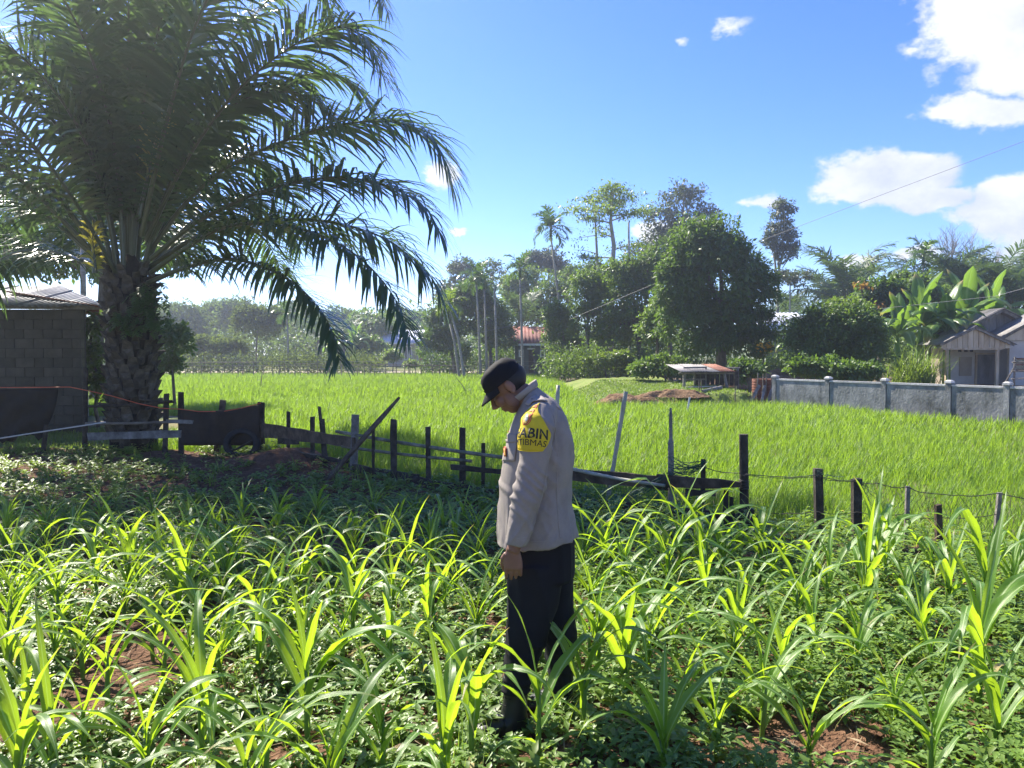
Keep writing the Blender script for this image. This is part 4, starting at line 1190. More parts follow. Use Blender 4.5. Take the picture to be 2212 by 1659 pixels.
# overhead wires
def power_wire(pts, label):
    P = [W(u, v, D) for u, v, D in pts]; out = []
    for i in range(len(P) - 1):
        for k in range(10): out.append(P[i].lerp(P[i + 1], k / 10))
    out.append(P[-1])
    tag(MB().tube(out, .010, 4, False).build('power_wire', M['cable'], None), label, 'wire')
power_wire([(2420, 215, 26), (2212, 305, 29), (1880, 430, 34), (1560, 552, 40), (1230, 690, 48)], 'long overhead wire falling from the top right past the slim tall tree')
power_wire([(2330, 590, 33), (2150, 640, 36), (1890, 668, 40), (1660, 690, 44), (1480, 702, 47)], 'lower overhead wire crossing in front of the banana plants')
power_wire([(975, 712, 52), (1020, 722, 53), (1120, 700, 55), (1230, 690, 57)], 'short sagging wire between the areca trunks')

# ================================================================ trees
def rand_unit(n):
    v = rng.normal(size=(n, 3)); return unit(v)
def leaf_quads(P, A, Nn, ln, wd, droop=.15):
    """folded rhombic leaves: P base, A axis, Nn rough normal"""
    S = unit(np.cross(A, Nn)); U = np.cross(S, A)
    L_, W_ = ln[:, None], wd[:, None]
    a = P; c = P + A * L_ - U * L_ * droop
    b = P + A * L_ * .45 + S * W_ * .5; d = P + A * L_ * .45 - S * W_ * .5 + U * W_ * .12
    V = np.stack([a, b, c, d], 1).reshape(-1, 3); n = len(P)
    return V, np.arange(4 * n).reshape(n, 4)

def crown_leaves(lobes, n_clump, per, clump_r, lsize, aspect=.5, shell=.55, hang=.25, tips=None):
    """leaves in clumps over several ellipsoid lobes: (centre, radii, weight)"""
    P_, A_, N_, C_ = [], [], [], []
    tot = sum(l[2] for l in lobes)
    cl_all = []
    for c, r, w in lobes:
        k = max(3, int(n_clump * w / tot)); c = np.array(c); r = np.array(r)
        d = rand_unit(k); d[:, 2] = np.where(d[:, 2] < -.55, -d[:, 2] * .5, d[:, 2])
        rad = shell + (1 - shell) * rng.random(k) ** .6
        rad *= rng.uniform(.78, 1.10, k); rad = np.where(rng.random(k) < .10, rad * rng.uniform(1.05, 1.28, k), rad)
        cc = c + d * r * rad[:, None]
        cl_all.append(cc)
        out = unit(d * (1 / r))
        rr = np.repeat(np.arange(k), per); m_ = len(rr)
        cr = clump_r * rng.uniform(.55, 1.25, k)
        off = rand_unit(m_) * (rng.random(m_) ** .45)[:, None] * cr[rr][:, None]
        off[:, 2] *= .62
        P = cc[rr] + off
        ax = unit(rand_unit(m_) * .9 + out[rr] * .45 + unit(off + 1e-6) * .5 + np.array([0, 0, -hang]))
        nn = unit(rand_unit(m_) * .65 + out[rr] * .35 + np.array([0, 0, .8]))
        P_.append(P); A_.append(ax); N_.append(nn)
    P = np.concatenate(P_); A = np.concatenate(A_); Nn = np.concatenate(N_)
    n = len(P); ln = lsize * rng.uniform(.6, 1.3, n)
    V, F = leaf_quads(P, A, Nn, ln, ln * aspect * rng.uniform(.8, 1.2, n), .12)
    return V, F, np.concatenate(cl_all)

def limb(mb, a, b, r0, r1, bend=.12, n=5, sides=6):
    a, b = Vector(a), Vector(b); L_ = (b - a).length
    o = Vector((random.uniform(-1, 1), random.uniform(-1, 1), random.uniform(-.2, .8))) * bend * L_
    pts = [a.lerp(b, i / n) + o * math.sin(math.pi * i / n) for i in range(n + 1)]
    mb.tube(pts, [r0 + (r1 - r0) * i / n for i in range(n + 1)], sides, False)
    return pts

def tree(label, u, D, lobes_px, mat, name='tree', base_z=None, trunk_r=.16, bark='bark', n_clump=110, per=26, clump_r=.55, lsize=.24, aspect=.5, shell=.55, stems=1, u_base=None, group=None, hang=.25, limbs_to_clumps=18, trunk_split=.45, yflat=.8, dens=2.0):
    """lobes_px: (u, v, half width px, half height px) of the crown masses at distance D"""
    bz = float(terrain_z(np.array([0.]), np.array([D]))[0]) if base_z is None else base_z
    bx = W(u_base if u_base is not None else u, 780, D).x
    root = empty(name, (bx, D, bz), label, 'tree', group)
    lobes = []
    for i, l in enumerate(lobes_px):
        uu, vv, hw, hh = l[:4]; dy = l[4] if len(l) > 4 else random.uniform(-.3, .3) * hw / FPX * D
        c = W(uu, vv, D + dy); rx = hw / FPX * D; rz = hh / FPX * D
        lobes.append(((c.x, c.y, c.z), (rx, rx * yflat, rz), rx * rz + .4))
    V, F, cl = crown_leaves(lobes, int(n_clump * dens), per, clump_r, lsize * 1.12, aspect, shell, hang)
    link(np_mesh('crown', V, F), 'crown', mat, root)
    mb = MB()
    zc = min(l[0][2] - l[1][2] * .6 for l in lobes)
    for s in range(stems):
        o = Vector((random.uniform(-.5, .5), random.uniform(-.4, .4), 0)) * (0 if stems == 1 else 1.2)
        b0 = Vector((bx, D, bz - .2)) + o
        big = max(lobes, key=lambda l: l[2]); top = Vector(big[0]) + Vector((0, 0, big[1][2] * .4)) + o * .4
        fork = b0.lerp(top, trunk_split)
        fork.z = max(fork.z, zc)
        wob = [b0.lerp(fork, t) + Vector((random.uniform(-.06, .06), random.uniform(-.06, .06), 0)) for t in (.33, .66)]
        mb.tube([b0 - Vector((0, 0, .02)), b0 + Vector((0, 0, .25))] + wob + [fork], [trunk_r * 1.5, trunk_r * 1.05, trunk_r * .95, trunk_r * .85, trunk_r * .75], 9, rough=.05)
        limb(mb, fork, top, trunk_r * .75, trunk_r * .12)
        for l in lobes:
            e = limb(mb, fork.lerp(top, random.uniform(0, .4)), Vector(l[0]), trunk_r * .5, trunk_r * .15)
        idx = rng.choice(len(cl), min(limbs_to_clumps, len(cl)), replace=False)
        for i in idx:
            c = Vector(cl[i]); l = min(lobes, key=lambda q: (Vector(q[0]) - c).length)
            limb(mb, fork.lerp(Vector(l[0]), random.uniform(.4, 1)), c, trunk_r * .22, trunk_r * .05, n=3, sides=4)
    mb.build('trunk', M[bark], root, True)
    return root

# --- the big masses, from left to right
tree('dark broad tree behind the block house and the oil palm', 250, 27, [(250, 510, 130, 110), (130, 560, 120, 80), (385, 550, 55, 65), (40, 560, 100, 70), (60, 450, 100, 70), (-60, 520, 90, 90)], M['mango'], trunk_r=.16, u_base=200, n_clump=230, per=30, clump_r=.5, lsize=.20, base_z=-.1)
tree('leafy shrub tree between the block house and the palm trunk', 208, 18.6, [(208, 770, 24, 44), (204, 705, 18, 24), (212, 830, 22, 40)], M['mid'], trunk_r=.05, n_clump=40, per=26, clump_r=.28, lsize=.13, base_z=-.1)
tree('dense green shrub hugging the right side of the palm trunk', 372, 24, [(372, 735, 34, 45), (365, 790, 22, 20)], M['mid'], trunk_r=.05, n_clump=46, per=26, clump_r=.3, lsize=.15, base_z=-.1)
# hazy row beyond the far fence at the left
g = 'hazy trees beyond the rice at the left'
row = [(395, 100, [(395, 700, 60, 50), (370, 680, 30, 22)], 'pale', 'hazy tree first right of the palm trunk beyond the rice'),
       (455, 108, [(455, 690, 50, 40), (480, 670, 30, 25)], 'pale', 'rounded hazy tree second right of the palm trunk beyond the rice'),
       (530, 104, [(525, 685, 55, 40), (500, 668, 28, 22)], 'pale', 'hazy tree just behind the olive bushy tree'),
       (635, 112, [(640, 690, 60, 36), (620, 676, 30, 20)], 'pale', 'hazy tree behind the low palm frond tip'),
       (720, 104, [(720, 705, 55, 40), (745, 690, 30, 20)], 'pale', 'hazy tree behind the yellow-green bush of the far bank'),
       (800, 96, [(800, 712, 55, 38), (780, 700, 35, 22)], 'mid', 'mid green tree left of the grey tin-roofed house'),
       (870, 112, [(860, 700, 50, 36), (900, 694, 40, 26)], 'pale', 'hazy tree directly behind the grey tin-roofed house'),
       (300, 104, [(300, 690, 70, 45)], 'pale', 'hazy tree hidden behind the palm trunk')]
for u, D, lb, mt, lab in row:
    tree(lab, u, D, lb, M[mt], n_clump=90, per=24, clump_r=.9, lsize=.42, trunk_r=.16, group=g)
tree('olive bushy tree with loose twigs standing before the hazy row', 555, 72, [(555, 705, 55, 45), (530, 680, 25, 22), (590, 690, 28, 28)], M['olive'], n_clump=110, per=26, clump_r=.6, lsize=.28, trunk_r=.10)
tree('low olive bush tree right of the palm trunk by the far fence', 440, 68, [(440, 750, 48, 26), (500, 752, 36, 24)], M['olive'], n_clump=90, per=24, clump_r=.5, lsize=.26, trunk_r=.08)
tree('dark round bush tree between the banana clump and the grey house', 800, 78, [(800, 748, 40, 24), (775, 740, 25, 26)], M['mango'], n_clump=80, per=24, clump_r=.5, lsize=.28, trunk_r=.10)
# dark clump behind the cap
tree('dark glossy tree left of the areca trunks', 970, 60, [(965, 700, 48, 60), (945, 740, 35, 40), (1000, 650, 40, 40)], M['mango'], n_clump=190, per=28, clump_r=.55, lsize=.24, trunk_r=.16, u_base=985)
tree('dark glossy tree behind the three slim areca trunks', 1060, 61, [(1055, 690, 50, 60), (1080, 730, 36, 48), (1030, 640, 40, 40)], M['mango'], n_clump=190, per=28, clump_r=.55, lsize=.24, trunk_r=.17)
tree('greyish tree rising above the dark clump left of the man', 990, 84, [(1000, 590, 34, 40), (975, 640, 36, 40)], M['greyleaf'], n_clump=80, per=24, clump_r=.6, lsize=.30, trunk_r=.15)
tree('thin open tree with sparse top right of the greyish tree', 1060, 88, [(1065, 580, 26, 24), (1085, 610, 24, 20), (1045, 615, 22, 22)], M['olive'], n_clump=34, per=18, clump_r=.6, lsize=.30, trunk_r=.13, limbs_to_clumps=30)
tree('lime green tree behind the single areca palm', 1120, 82, [(1120, 660, 40, 60), (1110, 620, 28, 30), (1145, 610, 30, 34)], M['lime'], n_clump=140, per=25, clump_r=.65, lsize=.30, trunk_r=.15)
tree('brown-grey tree with rounded head behind the tall areca', 1180, 90, [(1190, 570, 36, 34), (1150, 565, 26, 26), (1215, 590, 22, 24)], M['greyleaf'], n_clump=100, per=24, clump_r=.65, lsize=.33, trunk_r=.16)
tree('mid green tree behind the red-roofed house', 1200, 72, [(1195, 650, 50, 55), (1240, 610, 44, 44), (1160, 680, 40, 40), (1290, 600, 40, 40)], M['mid'], n_clump=170, per=26, clump_r=.6, lsize=.28, trunk_r=.16)
tree('bushy tree with pale leaves beside the red-roofed house', 1215, 52, [(1215, 715, 36, 50), (1200, 680, 26, 30), (1235, 760, 28, 26)], M['mid'], n_clump=130, per=28, clump_r=.42, lsize=.20, trunk_r=.11, base_z=0.0)
tree('green tree with trailing vines left of the tall thin tree', 1270, 50, [(1270, 690, 42, 80), (1265, 620, 36, 44), (1295, 650, 34, 55), (1320, 720, 34, 55)], M['mid'], n_clump=170, per=28, clump_r=.45, lsize=.20, trunk_r=.13, base_z=0.0)
tree('broad mid green tree between tall thin tree and dark mango tree', 1380, 49, [(1370, 640, 56, 66), (1345, 590, 42, 40), (1400, 585, 42, 50), (1390, 720, 50, 60), (1340, 700, 44, 70)], M['mid'], n_clump=260, per=30, clump_r=.48, lsize=.20, trunk_r=.16, base_z=0.0, stems=2)
tree('slanting-crowned leafy tree filling behind the mango tree', 1450, 56, [(1440, 560, 50, 48), (1390, 600, 46, 46), (1480, 520, 36, 36), (1330, 610, 40, 36)], M['mid'], n_clump=170, per=28, clump_r=.55, lsize=.24, trunk_r=.17, base_z=0.0)
tree('huge dense dark mango tree above the tin shed', 1560, 40, [(1555, 600, 100, 90), (1530, 540, 78, 68), (1600, 700, 80, 66), (1500, 690, 78, 84), (1470, 620, 50, 70), (1635, 620, 42, 60), (1560, 740, 90, 36)], M['mango'], n_clump=620, per=34, clump_r=.46, lsize=.24, aspect=.36, trunk_r=.30, base_z=.1, shell=.72, hang=.5, limbs_to_clumps=12)
tree('leafy understorey tree left of the mango trunk', 1420, 43, [(1420, 710, 36, 52), (1440, 660, 30, 40)], M['mid'], n_clump=120, per=28, clump_r=.4, lsize=.18, trunk_r=.10, base_z=.1)

# --- tall thin tree with tiers, feathery tall tree, slim tree, small open tree
def tier_tree():
    D = 56; b = W(1322, 780, D); b.z = -.1
    root = empty('tree', b, 'tall thin pale-trunked tree with flat tiered branches above the canopy', 'tree')
    mb = MB()
    tr = [b + Vector((0, 0, -.15)), W(1320, 700, D), W(1322, 600, D), W(1326, 530, D), W(1319, 480, D), W(1322, 440, D), W(1328, 405, D)]
    mb.tube(tr, [.24, .2, .17, .15, .12, .08, .03], 8)
    P = []; cl = []
    for v0, ue, ve, dy in ((450, 1240, 452, 0), (448, 1275, 430, 1.5), (455, 1380, 462, 0), (440, 1360, 425, -1.2), (430, 1290, 420, 1), (470, 1262, 470, -1), (465, 1400, 450, 1.4), (425, 1345, 410, .4), (545, 1255, 560, 0), (530, 1380, 528, .5), (500, 1290, 500, 1.2), (415, 1325, 400, -.6), (455, 1310, 452, -1.5), (445, 1340, 440, 1.5), (560, 1290, 600, 1), (580, 1360, 560, -1)):
        a = W(1321, v0 + 12, D); e = W(ue, ve, D + dy); e.z += .1
        pts = limb(mb, a, e, .06, .012, .05, 6, 5)
        for k in range(3, 7):
            for _ in range(3 if v0 < 500 else 2):
                cl.append(np.array(pts[min(k, 6)]) + rng.normal(0, .35, 3) * np.array([1, 1, .3]))
    cl = np.array(cl); per = 26; r = np.repeat(np.arange(len(cl)), per); n = len(r)
    P = cl[r] + rng.normal(0, .34, (n, 3)) * np.array([1, 1, .36])
    A = unit(rand_unit(n) + np.array([0, 0, -.3])); Nn = unit(rand_unit(n) * .6 + np.array([0, 0, 1]))
    ln = .24 * rng.uniform(.6, 1.3, n)
    V, F = leaf_quads(P, A, Nn, ln, ln * .45)
    link(np_mesh('crown', V, F), 'crown', M['lime'], root)
    mb.build('trunk', M['bark_pale'], root, True)
    # second bare stem beside
    b2 = W(1292, 780, D + 1.5); b2.z = -.1
    r2 = empty('tree', b2, 'slimmer half-bare stem standing just left of the tiered tree', 'tree')
    mb = MB(); mb.tube([b2 - Vector((0, 0, .1)), W(1296, 650, D + 1.5), W(1290, 560, D + 1.5), W(1286, 480, D + 1.5), W(1285, 435, D + 1.5)], [.16, .12, .1, .07, .03], 7)
    cl = []
    for v0, ue, ve in ((470, 1250, 440), (500, 1245, 515), (480, 1315, 470), (540, 1240, 540), (560, 1320, 545), (450, 1270, 432), (600, 1250, 590)):
        pts = limb(mb, W(1288, v0 + 8, D + 1.5), W(ue, ve, D + 1.5 + random.uniform(-1, 1)), .035, .008, .1, 5, 4)
        for k in (3, 4, 5): cl.append(np.array(pts[k]))
    cl = np.array(cl); r = np.repeat(np.arange(len(cl)), 10); n = len(r)
    P = cl[r] + rng.normal(0, .3, (n, 3)); V, F = leaf_quads(P, unit(rand_unit(n) + np.array([0, 0, -.4])), rand_unit(n), np.full(n, .2), np.full(n, .09))
    link(np_mesh('crown', V, F), 'crown', M['olive'], r2); mb.build('trunk', M['bark_pale'], r2, True)
tier_tree()
tree('tall feathery grey-green tree behind the mango crown', 1475, 72, [(1475, 430, 56, 34), (1440, 470, 44, 30), (1520, 470, 36, 34), (1420, 510, 36, 26), (1480, 500, 50, 34), (1385, 545, 30, 26)], M['greyleaf'], n_clump=150, per=24, clump_r=.75, lsize=.26, trunk_r=.26, bark='bark_pale', shell=.35, limbs_to_clumps=50, base_z=0.0)
tree('slim tall tree with narrow crown right of the mango', 1685, 70, [(1692, 455, 26, 28), (1686, 500, 34, 34), (1700, 545, 28, 40), (1665, 520, 16, 26), (1690, 600, 30, 18)], M['greyleaf'], n_clump=120, per=26, clump_r=.55, lsize=.24, trunk_r=.17, bark='bark_pale', u_base=1676, shell=.4, limbs_to_clumps=30, base_z=0.0)
tree('small open tree with three thin limbs above the white-roofed house', 1708, 64, [(1708, 600, 20, 16), (1738, 598, 14, 8), (1720, 612, 22, 10)], M['greyleaf'], n_clump=26, per=14, clump_r=.4, lsize=.22, trunk_r=.07, bark='bark_pale', u_base=1704, limbs_to_clumps=22, shell=.3, base_z=0.0)
# --- right side
tree('light green bushy tree in front of the white-roofed house', 1810, 36, [(1810, 700, 80, 50), (1770, 730, 70, 60), (1860, 740, 56, 66), (1800, 780, 95, 40)], M['mid'], n_clump=420, per=32, clump_r=.36, lsize=.155, trunk_r=.12, base_z=.1, stems=3, shell=.68, limbs_to_clumps=10)
tree('yellow-green crown top of the bush left of the bananas', 1830, 37.5, [(1835, 668, 50, 26), (1800, 690, 40, 24)], M['lime'], n_clump=120, per=28, clump_r=.34, lsize=.15, trunk_r=.08, base_z=.1)
tree('dark large-leaved cocoa tree behind the banana plants', 1900, 48, [(1900, 640, 44, 44), (1880, 680, 36, 40), (1935, 650, 30, 40)], M['mango'], n_clump=150, per=22, clump_r=.45, lsize=.34, aspect=.4, trunk_r=.12, base_z=.1, hang=.6)
tree('cocoa tree with a few orange young leaves left of the bananas', 1870, 47, [(1862, 618, 18, 10), (1902, 660, 18, 8)], M['orange_leaf'], n_clump=4, per=12, clump_r=.3, lsize=.24, trunk_r=.06, base_z=.1, hang=.6)
tree('mid green tree behind the bananas below the areca crown', 1990, 52, [(1975, 630, 44, 36), (2010, 650, 50, 36), (1950, 606, 18, 18)], M['mid'], n_clump=150, per=26, clump_r=.5, lsize=.25, trunk_r=.13, base_z=.1)
tree('dark hedge-like bush at the far end of the concrete wall', 1790, 31, [(1790, 800, 60, 26), (1850, 805, 50, 22), (1735, 795, 26, 22)], M['mango'], n_clump=170, per=28, clump_r=.3, lsize=.15, trunk_r=.05, base_z=.05)
tree('shadowy bush under the mango beside the shed', 1620, 33, [(1610, 800, 36, 22), (1580, 815, 22, 16)], M['mango'], n_clump=70, per=26, clump_r=.3, lsize=.16, trunk_r=.05, base_z=.2)
tree('leafy bush behind the tin shed at the left', 1440, 36, [(1430, 790, 46, 24), (1390, 800, 30, 18)], M['mid'], n_clump=70, per=26, clump_r=.32, lsize=.15, trunk_r=.05, base_z=.0)
tree('sunlit low bush in the gap below the tiered tree', 1310, 46, [(1300, 780, 36, 16), (1340, 775, 30, 18)], M['lime'], n_clump=60, per=24, clump_r=.34, lsize=.17, trunk_r=.05, base_z=.0)
tree('yellow-green shrub in front of the grey tin-roofed house', 850, 66, [(848, 770, 20, 14)], M['lime'], n_clump=36, per=22, clump_r=.34, lsize=.2, trunk_r=.05)
tree('small bright garden shrub by the far fence under the grey house', 885, 60, [(887, 787, 13, 8)], M['lime'], n_clump=20, per=20, clump_r=.25, lsize=.17, trunk_r=.04)
tree('yellow-green low shrub beside the leaning areca trunks', 1005, 57, [(1003, 757, 12, 14), (1000, 772, 12, 10)], M['lime'], n_clump=24, per=22, clump_r=.3, lsize=.19, trunk_r=.04)
# flowering bush
fb = tree('bush topped with orange-yellow flowers behind the tin ring', 1650, 39, [(1650, 752, 18, 14), (1638, 765, 14, 10)], M['mid'], n_clump=34, per=20, clump_r=.22, lsize=.13, trunk_r=.04, base_z=.6)
mb = MB()
for k in range(70):
    c = W(1652 + random.gauss(0, 8), 747 + random.gauss(0, 4.5), 38.6 + random.uniform(-.3, .2)); s = random.uniform(.05, .09)
    q = Matrix.Rotation(random.uniform(0, 3), 3, 'X') @ Matrix.Rotation(random.uniform(0, 3), 3, 'Z')
    vs = [q @ Vector(x) * s + c for x in ((1, 0, 0), (.3, .8, .2), (-.8, .6, 0), (-.8, -.6, .2), (.3, -.8, 0), (0, 0, .45))]
    mb.add(vs, [(0, 1, 5), (1, 2, 5), (2, 3, 5), (3, 4, 5), (4, 0, 5)])
tag(mb.build('blossom', M['flower'], fb), kind='stuff')

# bare trees
def bare_tree(label, u, D, v0, v1, spread, n1, u_top):
    b = W(u, v0, D); root = empty('bare_tree', Vector((b.x, D, 0)), label, 'tree'); mb = MB()
    base = Vector((b.x, D, -.1)); fork = W(u, v0, D); top = W(u_top, v1, D)
    mb.tube([base, base.lerp(fork, .6), fork], [.2, .15, .11], 7)
    for k in range(n1):
        a = (k + .5) / n1 * 2 - 1
        e = W(u_top + a * spread + random.uniform(-6, 6), v1 + abs(a) * 34 + random.uniform(-8, 14), D + random.uniform(-1.5, 1.5))
        pts = limb(mb, fork, e, .055, .010, .12, 7, 4)
        for j in range(2, 7):
            for s in range(3):
                e2 = pts[j] + Vector((a * .5 + random.uniform(-.8, .8), random.uniform(-.6, .6), random.uniform(.4, 1.5)))
                p2 = limb(mb, pts[j], e2, .018, .006, .12, 3, 3)
                limb(mb, p2[2], p2[2] + Vector((random.uniform(-.4, .4), random.uniform(-.3, .3), random.uniform(.2, .7))), .008, .004, .1, 2, 3)
    mb.build('branches', M['bark_pale'], root)
bare_tree('leafless fan-shaped tree right of the areca crown', 2052, 76, 575, 495, 44, 11, 2055)
bare_tree('leafless tree with few spreading limbs at the far right', 2112, 78, 585, 510, 26, 5, 2100)
bare_tree('small leafless tree at the right edge beyond the oil palms', 2140, 80, 590, 535, 22, 5, 2150)

# ================================================================ palms
def frond_mesh(pts, n_leaf=90, leaf_len=.9, leaf_w=.045, start=.18, plumose=.5, droop=1.0, seg=4, r0=.05, r1=.006, tipspread=.55, seed=0):
    """returns (rachis MB, leaflet V, F). pts = rachis polyline control points (smoothed)"""
    P = [Vector(p) for p in pts]
    # Catmull-Rom resample
    out = []
    ext = [P[0] * 2 - P[1]] + P + [P[-1] * 2 - P[-2]]
    for i in range(1, len(ext) - 2):
        p0, p1, p2, p3 = ext[i - 1:i + 3]
        for k in range(8):
            t = k / 8
            out.append(.5 * ((2 * p1) + (p2 - p0) * t + (2 * p0 - 5 * p1 + 4 * p2 - p3) * t * t + (3 * p1 - p0 - 3 * p2 + p3) * t ** 3))
    out.append(P[-1])
    arr = np.array([tuple(p) for p in out]); seglen = np.linalg.norm(np.diff(arr, axis=0), axis=1); cum = np.concatenate([[0], np.cumsum(seglen)]); total = cum[-1]
    mb = MB(); mb.tube(out, [r0 + (r1 - r0) * (c / total) ** .8 for c in cum], 6, False, squash=.75)
    lr = np.random.default_rng(seed)
    t = start + (1 - start) * (np.arange(n_leaf) + .5) / n_leaf
    t = np.concatenate([t, t]); side = np.concatenate([np.ones(n_leaf), -np.ones(n_leaf)]); t = np.clip(t + lr.normal(0, .3 / n_leaf, len(t)), 0, 1)
    s = t * total
    pos = np.stack([np.interp(s, cum, arr[:, i]) for i in range(3)], -1)
    pos2 = np.stack([np.interp(np.minimum(s + .05, total), cum, arr[:, i]) for i in range(3)], -1); pos1 = np.stack([np.interp(np.maximum(s - .05, 0), cum, arr[:, i]) for i in range(3)], -1)
    tan = unit(pos2 - pos1); n = len(t)
    hz_ = unit(np.cross(tan, np.array([0, 0, 1.0])) + 1e-5); up = np.cross(hz_, tan)
    prof = np.clip(np.sin(np.pi * (.12 + .80 * (t - start) / (1 - start))), 0, 1) ** .8
    ln = leaf_len * (.25 + .75 * prof) * lr.uniform(.85, 1.12, n)
    fw = .35 + (tipspread + .35) * (t - start) / (1 - start)
    d = unit(hz_ * side[:, None] + tan * fw[:, None] + up * (lr.normal(.12, plumose, n))[:, None])
    wd = leaf_w * (.55 + .45 * prof) * lr.uniform(.8, 1.15, n)
    V = np.zeros((n, seg + 1, 2, 3)); p = pos.copy(); dd = d.copy()
    kd = droop * lr.uniform(.5, 1.3, n)
    for i in range(seg + 1):
        k = i / seg
        w = wd * (1.0 if 0 < k < .6 else (.5 if k == 0 else max(.04, (1 - k) / .4)))
        wv = unit(np.cross(dd, up + hz_ * side[:, None] * .35))
        V[:, i, 0] = p - wv * (w / 2)[:, None]; V[:, i, 1] = p + wv * (w / 2)[:, None]
        if i < seg:
            p = p + dd * (ln / seg)[:, None]
            dd = unit(dd + np.array([0, 0, -1.0]) * (kd * 1.1 / seg * (.5 + i * .5))[:, None])
    b = np.arange(n) * (seg + 1) * 2
    F = np.concatenate([np.stack([b + 2 * i, b + 2 * i + 1, b + 2 * i + 3, b + 2 * i + 2], -1) for i in range(seg)])
    return mb, V.reshape(-1, 3), F

